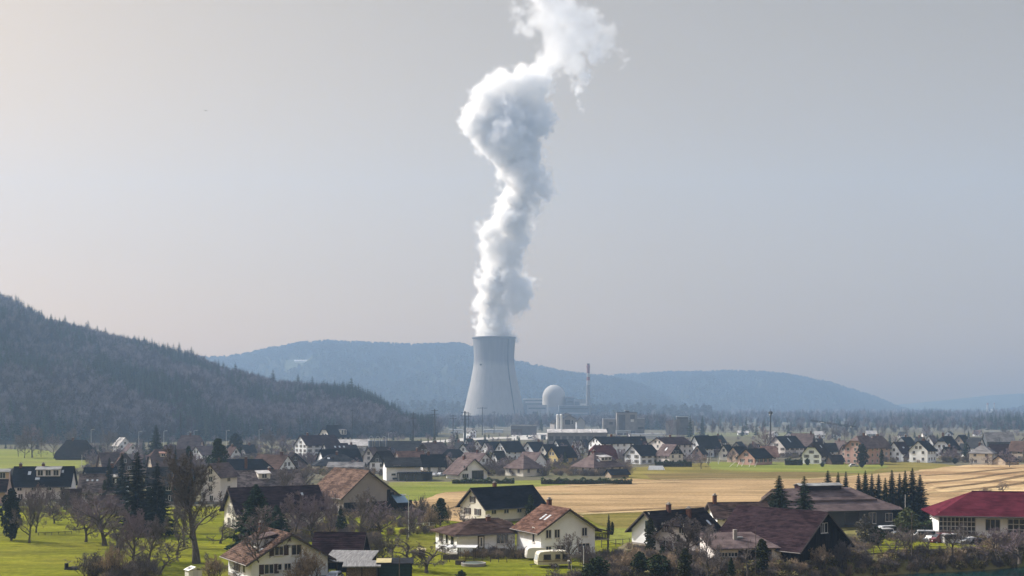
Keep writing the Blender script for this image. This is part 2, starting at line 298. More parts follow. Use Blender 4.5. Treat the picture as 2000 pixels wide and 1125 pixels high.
def steam_tree(kind):
    g = bpy.data.node_groups.new('steam_' + kind, 'GeometryNodeTree'); g.interface.new_socket('Geometry', in_out='OUTPUT', socket_type='NodeSocketGeometry')
    n, l = g.nodes, g.links; rnd = random.Random(5)
    pos = n.new('GeometryNodeInputPosition')
    def math_(op, a, b_=None, c_=None):
        q = n.new('ShaderNodeMath'); q.operation = op
        for i, v in enumerate((a, b_, c_)):
            if v is None: continue
            if isinstance(v, (int, float)): q.inputs[i].default_value = v
            else: l.new(v, q.inputs[i])
        return q.outputs[0]
    def noise(scale, detail, rough, vec):
        q = n.new('ShaderNodeTexNoise'); q.inputs['Scale'].default_value = scale; q.inputs['Detail'].default_value = detail; q.inputs['Roughness'].default_value = rough; l.new(vec, q.inputs['Vector']); return q
    # billowing: push the sample point about before measuring the puffs
    w1 = noise(0.018, 3, 0.55, pos.outputs[0])
    sub = n.new('ShaderNodeVectorMath'); sub.operation = 'SUBTRACT'; l.new(w1.outputs['Color'], sub.inputs[0]); sub.inputs[1].default_value = (.5, .5, .5)
    scl = n.new('ShaderNodeVectorMath'); scl.operation = 'SCALE'; l.new(sub.outputs[0], scl.inputs[0]); scl.inputs['Scale'].default_value = 34
    add = n.new('ShaderNodeVectorMath'); add.operation = 'ADD'; l.new(pos.outputs[0], add.inputs[0]); l.new(scl.outputs[0], add.inputs[1])
    acc = None; thin = None
    for (px, py, r, th) in PUFFS:
        if 320 < py < 440: px += 7
        if 320 < py < 640: r *= .93
        if 465 < py < 520: r *= .93
        c = Vector((tx(px), TD + rnd.uniform(-.35, .35) * r * TS, z_at(py, TD))); rr = r * TS * (1.1 + 0.1 * th) * (1.2 if py < 175 else (1.0 if py < 460 else 1.02))
        dn = n.new('ShaderNodeVectorMath'); dn.operation = 'DISTANCE'; l.new(add.outputs[0], dn.inputs[0]); dn.inputs[1].default_value = c
        d = math_('SUBTRACT', dn.outputs['Value'], rr * (1 - 0.1 * th))
        d = math_('ADD', d, th * 4)
        acc = d if acc is None else math_('SMOOTH_MIN', acc, d, 3.5)
    n2 = noise(0.05, 8, 0.66, pos.outputs[0]); 
    vo = n.new('ShaderNodeTexVoronoi'); vo.feature = 'SMOOTH_F1'; vo.inputs['Scale'].default_value = 0.06; vo.inputs['Smoothness'].default_value = 0.5; l.new(add.outputs[0], vo.inputs['Vector'])
    vo2 = n.new('ShaderNodeTexVoronoi'); vo2.feature = 'SMOOTH_F1'; vo2.inputs['Scale'].default_value = 0.13; vo2.inputs['Smoothness'].default_value = 0.4; l.new(pos.outputs[0], vo2.inputs['Vector'])
    bl = math_('MULTIPLY', vo.outputs['Distance'], 22.0); bl2 = math_('MULTIPLY', vo2.outputs['Distance'], 11.0)
    ns = math_('MULTIPLY_ADD', n2.outputs['Fac'], 30.0, -15.0 - 14.0)
    vo3 = n.new('ShaderNodeTexVoronoi'); vo3.feature = 'SMOOTH_F1'; vo3.inputs['Scale'].default_value = 0.27; vo3.inputs['Smoothness'].default_value = 0.35; l.new(pos.outputs[0], vo3.inputs['Vector']); bl2 = math_('MULTIPLY_ADD', vo3.outputs['Distance'], 6.0, bl2); bl2 = math_('SUBTRACT', bl2, 2.5)
    e = math_('ADD', math_('ADD', acc, ns), math_('ADD', bl, bl2))
    mouth = None
    vc = n.new('GeometryNodeVolumeCube'); vc.inputs['Min'].default_value = (tx(860), TD - 95, 146); vc.inputs['Max'].default_value = (tx(1260), TD + 95, 850)
    vc.inputs['Resolution X'].default_value = 220; vc.inputs['Resolution Y'].default_value = 110; vc.inputs['Resolution Z'].default_value = 406
    out = n.new('NodeGroupOutput'); sm = n.new('GeometryNodeSetMaterial')
    if kind == 'veil':
        q = n.new('ShaderNodeMapRange'); q.inputs['From Min'].default_value = 3.0; q.inputs['From Max'].default_value = -10.0; q.inputs['To Min'].default_value = 0; q.inputs['To Max'].default_value = 1; l.new(e, q.inputs['Value'])
        szz = n.new('ShaderNodeSeparateXYZ'); l.new(pos.outputs[0], szz.inputs[0])
        qz = n.new('ShaderNodeMapRange'); qz.inputs['From Min'].default_value = z_at(230, TD); qz.inputs['From Max'].default_value = z_at(90, TD); qz.inputs['To Min'].default_value = 1.0; qz.inputs['To Max'].default_value = 0.16; l.new(szz.outputs['Z'], qz.inputs['Value'])
        dd = math_('MULTIPLY', math_('POWER', q.outputs[0], 1.6), qz.outputs[0])
        l.new(dd, vc.inputs['Density']); l.new(vc.outputs[0], sm.inputs[0]); sm.inputs['Material'].default_value = M_veil
    else:
        szz = n.new('ShaderNodeSeparateXYZ'); l.new(pos.outputs[0], szz.inputs[0])
        qz = n.new('ShaderNodeMapRange'); qz.inputs['From Min'].default_value = z_at(300, TD); qz.inputs['From Max'].default_value = z_at(120, TD); qz.inputs['To Min'].default_value = 17.0; qz.inputs['To Max'].default_value = 60.0; l.new(szz.outputs['Z'], qz.inputs['Value'])
        q = math_('MULTIPLY_ADD', math_('ADD', e, qz.outputs[0]), -0.02, 0.5)
        l.new(q, vc.inputs['Density'])
        vm = n.new('GeometryNodeVolumeToMesh'); vm.inputs['Threshold'].default_value = 0.5; l.new(vc.outputs[0], vm.inputs['Volume']); l.new(vm.outputs[0], sm.inputs[0]); sm.inputs['Material'].default_value = M_core
        vc.inputs['Resolution X'].default_value = 110; vc.inputs['Resolution Y'].default_value = 56; vc.inputs['Resolution Z'].default_value = 205
    l.new(sm.outputs[0], out.inputs[0]); return g
M_veil = bpy.data.materials.new('steam_vapour'); M_veil.use_nodes = True; n = M_veil.node_tree.nodes; n.clear()
o_ = n.new('ShaderNodeOutputMaterial'); v_ = n.new('ShaderNodeVolumePrincipled'); v_.inputs['Color'].default_value = (0.995, 0.988, 0.975, 1); v_.inputs['Density'].default_value = 0.16; v_.inputs['Anisotropy'].default_value = 0.25
M_veil.node_tree.links.new(v_.outputs[0], o_.inputs['Volume'])
M_core = flat('steam_body', (0.92, 0.91, 0.89), 1.0, 0.0)
plume = empty('steam_plume', (0, 0, 0)); tag(plume, 'tall white steam plume billowing up from the cooling tower', 'steam plume')
tmp = bpy.data.objects.new('steam_source', bpy.data.meshes.new('steam_source')); COL.objects.link(tmp)
md = tmp.modifiers.new('steam', 'NODES'); md.node_group = steam_tree('core')
dg = bpy.context.evaluated_depsgraph_get(); dg.update(); me = bpy.data.meshes.new_from_object(tmp.evaluated_get(dg)); me.polygons.foreach_set('use_smooth', [True] * len(me.polygons))
bpy.data.objects.remove(tmp)
bm = bmesh.new(); bm.from_mesh(me); seen = set(); parts = []      # keep the one big body, drop stray crumbs
for v in bm.verts:
    if v in seen: continue
    st, grp = [v], []; seen.add(v)
    while st:
        q = st.pop(); grp.append(q)
        for e_ in q.link_edges:
            w_ = e_.other_vert(q)
            if w_ not in seen: seen.add(w_); st.append(w_)
    parts.append(grp)
big = max(len(g_) for g_ in parts)
bmesh.ops.delete(bm, geom=[v for g_ in parts if len(g_) < big * .2 for v in g_], context='VERTS')
for _ in range(2): bmesh.ops.smooth_vert(bm, verts=bm.verts, factor=.5)
bm.to_mesh(me); bm.free(); me.polygons.foreach_set('use_smooth', [True] * len(me.polygons))
if not me.materials: me.materials.append(M_core)
obj('dense_steam', me, plume)
vap = obj('vapour', bpy.data.meshes.new('vapour'), plume); md = vap.modifiers.new('steam', 'NODES'); md.node_group = steam_tree('veil'); tag(vap, kind='stuff')
print('steam core polys', len(me.polygons))
# ------------------------------------------------------------------ fields, yards and roads, sheets lying on the ground
def field_mat(name, c1, c2, c3=None, sx=0.006, sy=0.05, bump=0.4):
    """grass or stubble: broad drifts, rows along the working direction and fine tufts"""
    m = bpy.data.materials.new(name); m.use_nodes = True; n = m.node_tree.nodes; l = m.node_tree.links; p = n['Principled BSDF']
    p.inputs['Roughness'].default_value = 0.95; p.inputs['Specular IOR Level'].default_value = 0.0
    tc = n.new('ShaderNodeTexCoord'); mp = n.new('ShaderNodeMapping'); mp.inputs['Scale'].default_value = (sx, sy, 1); l.new(tc.outputs['Object'], mp.inputs[0])
    a = n.new('ShaderNodeTexNoise'); a.inputs['Scale'].default_value = 1.0; a.inputs['Detail'].default_value = 7; a.inputs['Roughness'].default_value = 0.65; l.new(mp.outputs[0], a.inputs['Vector'])
    d = n.new('ShaderNodeTexNoise'); d.inputs['Scale'].default_value = 0.03; d.inputs['Detail'].default_value = 5; l.new(tc.outputs['Object'], d.inputs['Vector'])
    f = n.new('ShaderNodeTexNoise'); f.inputs['Scale'].default_value = 0.9; f.inputs['Detail'].default_value = 6; f.inputs['Roughness'].default_value = 0.75; l.new(tc.outputs['Object'], f.inputs['Vector'])
    r1 = n.new('ShaderNodeValToRGB'); e = r1.color_ramp.elements; e[0].position = 0.38; e[1].position = 0.62; e[0].color = (*c1, 1); e[1].color = (*c2, 1); l.new(a.outputs['Fac'], r1.inputs[0])
    mx = n.new('ShaderNodeMix'); mx.data_type = 'RGBA'; r2 = n.new('ShaderNodeMapRange'); r2.inputs['From Min'].default_value = 0.45; r2.inputs['From Max'].default_value = 0.68; r2.inputs['To Max'].default_value = 0.75; l.new(d.outputs['Fac'], r2.inputs['Value'])
    l.new(r2.outputs[0], mx.inputs['Factor']); l.new(r1.outputs[0], mx.inputs['A']); mx.inputs['B'].default_value = (*(c3 or c1), 1)
    r3 = n.new('ShaderNodeMapRange'); r3.inputs['From Min'].default_value = 0.25; r3.inputs['From Max'].default_value = 0.75; r3.inputs['To Min'].default_value = 0.6; r3.inputs['To Max'].default_value = 1.4; l.new(f.outputs['Fac'], r3.inputs['Value'])
    mp2 = n.new('ShaderNodeMapping'); mp2.inputs['Scale'].default_value = (sx * 5, sy * 6, 1); mp2.inputs['Rotation'].default_value = (0, 0, 0.03); l.new(tc.outputs['Object'], mp2.inputs[0])
    rw = n.new('ShaderNodeTexNoise'); rw.inputs['Scale'].default_value = 1.0; rw.inputs['Detail'].default_value = 4; rw.inputs['Roughness'].default_value = 0.8; l.new(mp2.outputs[0], rw.inputs['Vector'])
    r4 = n.new('ShaderNodeMapRange'); r4.inputs['From Min'].default_value = 0.3; r4.inputs['From Max'].default_value = 0.7; r4.inputs['To Min'].default_value = 0.62; r4.inputs['To Max'].default_value = 1.38; l.new(rw.outputs['Fac'], r4.inputs['Value'])
    m34 = n.new('ShaderNodeMath'); m34.operation = 'MULTIPLY'; l.new(r3.outputs[0], m34.inputs[0]); l.new(r4.outputs[0], m34.inputs[1]); r3 = m34
    sc_ = n.new('ShaderNodeVectorMath'); sc_.operation = 'SCALE'; l.new(mx.outputs['Result'], sc_.inputs[0]); l.new(r3.outputs[0], sc_.inputs['Scale']); l.new(sc_.outputs[0], p.inputs['Base Color'])
    bp = n.new('ShaderNodeBump'); bp.inputs['Strength'].default_value = bump; bp.inputs['Distance'].default_value = 0.25; l.new(f.outputs['Fac'], bp.inputs['Height']); l.new(bp.outputs[0], p.inputs['Normal'])
    return m
MF_lawn = field_mat('lawn_grass', (0.095, 0.11, 0.012), (0.18, 0.183, 0.018), (0.12, 0.11, 0.025), 0.016, 0.06)
MF_green = field_mat('field_grass', (0.13, 0.155, 0.03), (0.185, 0.19, 0.045), (0.15, 0.15, 0.05))
MF_olive = field_mat('olive_grass', (0.135, 0.115, 0.03), (0.20, 0.165, 0.05), (0.11, 0.095, 0.03))
MF_stub = field_mat('stubble', (0.26, 0.178, 0.09), (0.375, 0.262, 0.142), (0.21, 0.145, 0.075), 0.004, 0.045)
MF_plough = field_mat('ploughed_stubble', (0.23, 0.14, 0.07), (0.48, 0.35, 0.19), (0.2, 0.12, 0.06), 0.003, 0.04)
MF_dark = field_mat('dark_stubble', (0.11, 0.085, 0.035), (0.17, 0.125, 0.05), (0.14, 0.11, 0.05))
MF_pale = field_mat('pale_gravel', (0.34, 0.32, 0.29), (0.46, 0.44, 0.40), (0.40, 0.37, 0.33), 0.05, 0.1)
MF_road = field_mat('asphalt', (0.06, 0.06, 0.062), (0.09, 0.088, 0.088), (0.075, 0.072, 0.07), 0.05, 0.1)
LIFT = [0.03]
def sheet(name, pix, m):
    LIFT[0] += 0.012; z = LIFT[0]
    pts = []; rj = random.Random(len(name) * 7 + len(pix))
    for i, (x, y) in enumerate(pix):            # ragged verges: the edge wanders a little between the corners
        x2, y2 = pix[(i + 1) % len(pix)]; a, c = ground_at(x, y), ground_at(x2, y2); n_ = max(1, min(40, int((c - a).length / 9)))
        for k in range(n_):
            q = a.lerp(c, k / n_)
            if 0 < k: q = q + Vector((rj.gauss(0, .9), rj.gauss(0, .9) * (1.5 if q.y > 300 else .6), 0))
            pts.append(q)
    me = bpy.data.meshes.new(name); bm = bmesh.new(); vs_ = [bm.verts.new((p.x, p.y, z)) for p in pts]; f = bm.faces.new(vs_); 
    if f.normal.z < 0: f.normal_flip()
    bm.normal_update()
    if f.normal.z < 0: bmesh.ops.reverse_faces(bm, faces=[f])
    bmesh.ops.triangulate(bm, faces=[f]); bm.to_mesh(me); bm.free(); me.materials.append(m)
    return tag(obj(name, me), kind='structure')
sheet('lawn', [(-500, 1150), (-500, 975), (430, 985), (640, 1015), (800, 1005), (880, 995), (1210, 1015), (1250, 1060), (1230, 1104), (1140, 1117), (1120, 1136), (700, 1168), (0, 1180)], MF_lawn)
sheet('valley_floor', [(-700, 985), (-700, 868), (1000, 845), (2700, 848), (2700, 930), (1500, 945), (820, 962), (650, 985), (430, 990)], field_mat('village_ground', (0.075, 0.07, 0.05), (0.14, 0.125, 0.09), (0.1, 0.1, 0.045), 0.02, 0.08))
sheet('far_plain', [(-900, 846), (-900, 815), (2900, 815), (2900, 846)], field_mat('far_plain_ground', (0.075, 0.072, 0.05), (0.15, 0.14, 0.115), (0.1, 0.095, 0.07), 0.004, 0.012))
sheet('meadow', [(-400, 915), (-400, 872), (70, 878), (175, 893), (168, 908), (120, 925), (-100, 930)], MF_green)
sheet('stubble_field', [(730, 995), (820, 962), (1090, 946), (1300, 930), (1560, 930), (1800, 915), (2700, 905), (2700, 1010), (1700, 1020), (1150, 1010), (900, 1020)], MF_stub)
sheet('grass_strip', [(735, 958), (760, 943), (1085, 938), (1110, 947), (870, 962), (795, 985), (735, 985)], MF_green)
sheet('olive_field', [(1195, 934), (1230, 915), (1330, 905), (1560, 905), (1800, 903), (1880, 911), (1700, 927), (1560, 936), (1290, 938)], MF_olive)
sheet('green_field', [(1380, 902), (1560, 904), (1725, 904), (1735, 911), (1690, 925), (1560, 925), (1390, 917)], MF_green)
sheet('dark_strip', [(1255, 926), (1560, 922), (1690, 925), (1560, 935), (1280, 938)], MF_dark)
sheet('ploughed_field', [(1795, 918), (1900, 908), (2700, 900), (2700, 975), (1840, 965), (1800, 940)], MF_plough)
sheet('lower_field', [(1125, 1003), (1500, 998), (1900, 1000), (1900, 1012), (1500, 1050), (1250, 1050), (1180, 1030)], MF_olive)
sheet('meadow_strip', [(1165, 1032), (1240, 1033), (1260, 1075), (1190, 1060)], MF_green)
sheet('far_meadow', [(1310, 845), (1600, 845), (1600, 853), (1310, 853)], field_mat('far_meadow_grass', (0.1, 0.11, 0.055), (0.16, 0.16, 0.09), (0.12, 0.12, 0.08)))
sheet('gravel_yard', [(1000, 846), (1110, 846), (1095, 858), (1000, 860)], MF_pale)
sheet('road', [(790, 866), (905, 856), (1010, 853), (1010, 856), (920, 860), (800, 871)], MF_pale)
sheet('farm_yard', [(1225, 1062), (1400, 1060), (1560, 1078), (1560, 1096), (1260, 1104), (1210, 1085)], field_mat('yard_earth', (0.15, 0.125, 0.075), (0.23, 0.2, 0.13), (0.13, 0.125, 0.05), 0.05, 0.1))
sheet('paved_yard', [(1690, 1018), (1830, 1030), (2150, 1048), (2150, 1062), (1900, 1056), (1700, 1044)], field_mat('yard_asphalt', (0.11, 0.105, 0.1), (0.17, 0.16, 0.155), (0.2, 0.18, 0.16), 0.05, 0.1))
sheet('orchard_grass', [(1560, 1070), (1700, 1052), (1900, 1060), (2060, 1056), (2060, 1062), (2000, 1066), (1900, 1072), (1750, 1080), (1650, 1087), (1550, 1102), (1400, 1107), (1380, 1100), (1540, 1097)], MF_lawn)
sheet('lane', [(760, 985), (870, 975), (905, 985), (880, 994), (790, 1003)], MF_stub)

def tracks(name, lines, w, m):
    LIFT[0] += 0.012; z = LIFT[0]; b = MB(); rj = random.Random(9)
    for pix in lines:
        P_ = [ground_at(x, y) for x, y in pix]; pts = []
        for a, c in zip(P_, P_[1:]):
            n_ = max(2, int((c - a).length / 12))
            for k in range(n_): pts.append(a.lerp(c, k / n_) + Vector((0, rj.gauss(0, .5), 0)))
        pts.append(P_[-1])
        for off in (-.9, .9):
            for a, c in zip(pts, pts[1:]):
                t = (c - a).normalized(); q = Vector((-t.y, t.x, 0)); o1 = q * (off - w / 2); o2 = q * (off + w / 2); b.poly([(a + o1).to_tuple()[:2] + (z,), (c + o1).to_tuple()[:2] + (z,), (c + o2).to_tuple()[:2] + (z,), (a + o2).to_tuple()[:2] + (z,)])
    return tag(b.build(name, m), kind='structure')
MF_rut = field_mat('rut_earth', (0.17, 0.115, 0.06), (0.25, 0.17, 0.09), (0.15, 0.1, 0.055), 0.03, 0.1)
MF_straw = field_mat('loose_straw', (0.42, 0.32, 0.17), (0.52, 0.41, 0.23), (0.34, 0.25, 0.13), 0.03, 0.2)
tracks('wheel_track', [[(1150, 1000), (1400, 990), (1600, 987)], [(1800, 945), (1880, 938), (1960, 926), (2060, 915)], [(1830, 955), (1920, 944), (2010, 928), (2100, 918)], [(1860, 962), (1960, 950), (2080, 932)], [(1800, 930), (1870, 926), (1980, 915)]], 1.3, MF_rut)
tracks('straw_row', [[(1290, 938), (1420, 936), (1560, 937)], [(1100, 952), (1220, 945), (1330, 942)], [(1130, 1006), (1300, 998), (1480, 996)], [(1560, 937), (1700, 930), (1800, 922)], [(1700, 968), (1840, 962), (1990, 955)], [(900, 972), (1010, 966), (1120, 965)]], .9, MF_straw)
# ------------------------------------------------------------------ houses
def roofmat(name, c1, c2, rows=2.6, rough=0.95, spec=0.0):
    if name in MATS: return MATS[name]
    m = bpy.data.materials.new(name); m.use_nodes = True; n = m.node_tree.nodes; l = m.node_tree.links; p = n['Principled BSDF']
    p.inputs['Roughness'].default_value = rough; p.inputs['Specular IOR Level'].default_value = spec
    tc = n.new('ShaderNodeTexCoord'); mp = n.new('ShaderNodeMapping'); mp.inputs['Scale'].default_value = (0.35, 0.35, rows); l.new(tc.outputs['Object'], mp.inputs[0])
    a = n.new('ShaderNodeTexNoise'); a.inputs['Scale'].default_value = 1.0; a.inputs['Detail'].default_value = 6; a.inputs['Roughness'].default_value = 0.7; l.new(mp.outputs[0], a.inputs['Vector'])
    d = n.new('ShaderNodeTexNoise'); d.inputs['Scale'].default_value = 0.35; d.inputs['Detail'].default_value = 6; l.new(tc.outputs['Object'], d.inputs['Vector'])
    gi = n.new('ShaderNodeNewGeometry'); oi = n.new('ShaderNodeMath'); oi.operation = 'MULTIPLY_ADD'; oi.inputs[1].default_value = 0.1; oi.inputs[2].default_value = -0.05; l.new(gi.outputs['Random Per Island'], oi.inputs[0])
    s = n.new('ShaderNodeMath'); s.operation = 'MULTIPLY_ADD'; s.inputs[1].default_value = 0.45; l.new(d.outputs['Fac'], s.inputs[0]); 
    s2 = n.new('ShaderNodeMath'); s2.operation = 'MULTIPLY'; s2.inputs[1].default_value = 0.55; l.new(a.outputs['Fac'], s2.inputs[0]); l.new(s2.outputs[0], s.inputs[2])
    r = n.new('ShaderNodeValToRGB'); e = r.color_ramp.elements; e[0].position = 0.41; e[1].position = 0.6; e[0].color = (*[q * .75 for q in c1], 1); e[1].color = (*[q * 1.15 for q in c2], 1)
    fin = n.new('ShaderNodeMath'); fin.operation = 'ADD'; l.new(s.outputs[0], fin.inputs[0]); l.new(oi.outputs[0], fin.inputs[1]); l.new(fin.outputs[0], r.inputs[0]); l.new(r.outputs[0], p.inputs['Base Color'])
    b = n.new('ShaderNodeBump'); b.inputs['Strength'].default_value = 0.8; b.inputs['Distance'].default_value = 0.2; l.new(a.outputs['Fac'], b.inputs['Height']); l.new(b.outputs[0], p.inputs['Normal'])
    MATS[name] = m; return m
ROOF = {'navy': roofmat('roof_navy', (0.0072, 0.0090, 0.0135), (0.0135, 0.0162, 0.0225)), 'slate': roofmat('roof_slate', (0.0210, 0.0224, 0.0266), (0.0385, 0.0406, 0.0448)),
        'brown': roofmat('roof_brown', (0.0480, 0.0320, 0.0280), (0.0880, 0.0600, 0.0520)), 'purple': roofmat('roof_purple', (0.0225, 0.0140, 0.0175), (0.0400, 0.0260, 0.0300)),
        'rust': roofmat('roof_rust', (0.085, 0.048, 0.038), (0.16, 0.095, 0.074)), 'tile': roofmat('roof_old_tile', (0.075, 0.05, 0.042), (0.15, 0.1, 0.078)),
        'red': roofmat('roof_red_sheet', (0.066, 0.012, 0.02), (0.088, 0.018, 0.028), rough=0.5), 'dark': roofmat('roof_dark', (0.0132, 0.0108, 0.0120), (0.0270, 0.0222, 0.0228)),
        'grey': roofmat('roof_grey', (0.13, 0.125, 0.125), (0.2, 0.19, 0.185)), 'mauve': roofmat('roof_mauve', (0.0825, 0.0600, 0.0600), (0.1275, 0.0975, 0.0938)),
        'striped': roofmat('roof_striped', (0.06, 0.045, 0.045), (0.17, 0.14, 0.13), rows=3.0), 'pale': roofmat('roof_pale', (0.33, 0.31, 0.3), (0.45, 0.43, 0.41)),
        'salmon': roofmat('roof_salmon', (0.24, 0.14, 0.11), (0.33, 0.2, 0.16)), 'maroon': roofmat('roof_maroon', (0.06, 0.02, 0.022), (0.1, 0.036, 0.035)),
        'lead': roofmat('roof_lead', (0.2, 0.2, 0.2), (0.3, 0.3, 0.29))}
def wall(n, c): return mat('wall_' + n, c, 0.9, var=0.1, scale=0.35, detail=6)
WALL = {'white': wall('white', (0.83, 0.855, 0.885)), 'cream': wall('cream', (0.75, 0.72, 0.65)), 'pinkwhite': wall('pinkwhite', (0.72, 0.68, 0.665)), 'yellow': wall('yellow', (0.6, 0.48, 0.22)),
        'pink': wall('pink', (0.5, 0.32, 0.28)), 'rose': wall('rose', (0.55, 0.4, 0.34)), 'grey': wall('grey', (0.38, 0.37, 0.36)), 'beige': wall('beige', (0.48, 0.4, 0.31)),
        'wood': mat('wall_wood', (0.05, 0.035, 0.028), 0.9, col2=(0.11, 0.085, 0.07), scale=1.2, stretch=(3, 3, 0.15)), 'darkwood': mat('wall_darkwood', (0.008, 0.008, 0.01), 0.9, col2=(0.028, 0.026, 0.026), scale=1.0, stretch=(3, 3, 0.12)),
        'plaster': wall('plaster', (0.3, 0.28, 0.275)), 'slate': wall('slate', (0.09, 0.1, 0.11)), 'tan': wall('tan', (0.3, 0.25, 0.2)), 'green': wall('green', (0.03, 0.06, 0.06))}
M_glass = flat('window_glass', (0.02, 0.025, 0.032), 0.12, 0.5); M_frame = flat('window_frame', (0.62, 0.6, 0.57), 0.6)
M_trim = flat('roof_trim', (0.06, 0.045, 0.04), 0.7); M_brick = mat('chimney_brick', (0.12, 0.06, 0.045), 0.9, var=0.3, scale=3); M_gut = flat('gutter', (0.14, 0.125, 0.12), 0.5)
M_plinth = mat('plinth', (0.3, 0.28, 0.26), 0.9, var=0.15)
SHUT = {'green': flat('shutter_green', (0.03, 0.06, 0.045)), 'brown': flat('shutter_brown', (0.05, 0.028, 0.025)), 'grey': flat('shutter_grey', (0.2, 0.2, 0.19)), 'red': flat('shutter_red', (0.1, 0.035, 0.03)), 'tan': flat('shutter_tan', (0.26, 0.2, 0.16))}
WM = {}
def win_meshes(w, h, bars, far, fr='white'):
    k = (round(w, 1), round(h, 1), bars, far, fr)
    if k in WM: return WM[k]
    w, h = max(.3, k[0]), max(.3, k[1]); mf = M_frame if fr == 'white' else M_trim; t = .09
    f = MB()
    def frame(b):
        b.box((-w / 2 - t, -.07, -h / 2 - t), (w / 2 + t, -.003, -h / 2), 0); b.box((-w / 2 - t, -.07, h / 2), (w / 2 + t, -.003, h / 2 + t), 0)
        b.box((-w / 2 - t, -.068, -h / 2), (-w / 2, -.003, h / 2), 0); b.box((w / 2, -.068, -h / 2), (w / 2 + t, -.003, h / 2), 0)
        for q in range(1, bars):
            x = -w / 2 + w * q / bars; b.box((x - .045, -.06, -h / 2), (x + .045, -.003, h / 2), 0)
        b.box((-w / 2 - .16, -.16, -h / 2 - t - .07), (w / 2 + .16, -.003, -h / 2 - t - .002), 0)
    frame(f)
    if far:
        f.box((-w / 2, -.03, -h / 2), (w / 2, -.003, h / 2), 1); WM[k] = (f.mesh('window', [mf, M_glass]), None); return WM[k]
    p = MB(); p.box((-w / 2 + .002, -.03, -h / 2 + .002), (w / 2 - .002, -.004, h / 2 - .002)); WM[k] = (f.mesh('window', mf), p.mesh('pane', M_glass)); return WM[k]
SM = {}
def shutter_mesh(w, h, c):
    k = (round(w, 1), round(h, 1), c)
    if k not in SM:
        b = MB(); b.box((-k[0] / 2, -.06, -k[1] / 2), (k[0] / 2, -.004, k[1] / 2))
        for q in range(5):
            z = -k[1] / 2 + k[1] * (q + .5) / 5; b.box((-k[0] / 2 + .06, -.085, z - .03), (k[0] / 2 - .06, -.061, z + .03))
        SM[k] = b.mesh('shutter', SHUT[c])
    return SM[k]
def fit(x0, x1, ybase, yaw, ratio):
    d = depth_at(ybase); W = (x1 - x0) / FPX * d / (abs(math.cos(yaw)) + ratio * abs(math.sin(yaw))); cx, cy = ((x0 + x1) / 2 - 1000) / FPX * d, d + W / 2
    c, s = math.cos(yaw), math.sin(yaw)
    for _ in range(25):
        P = []
        for a, b_ in ((-1, -1), (1, -1), (1, 1), (-1, 1)):
            u, v = a * W / 2, b_ * W * ratio / 2; X, Y = cx + c * u - s * v, cy + s * u + c * v; P.append((1000 + FPX * X / Y, Y))
        lo, hi = min(p[0] for p in P), max(p[0] for p in P); near = min(p[1] for p in P)
        W *= (x1 - x0) / (hi - lo); cx += ((x0 + x1) / 2 - (lo + hi) / 2) / FPX * cy; cy += d - near
    return W, cx, cy
HOUSES = []
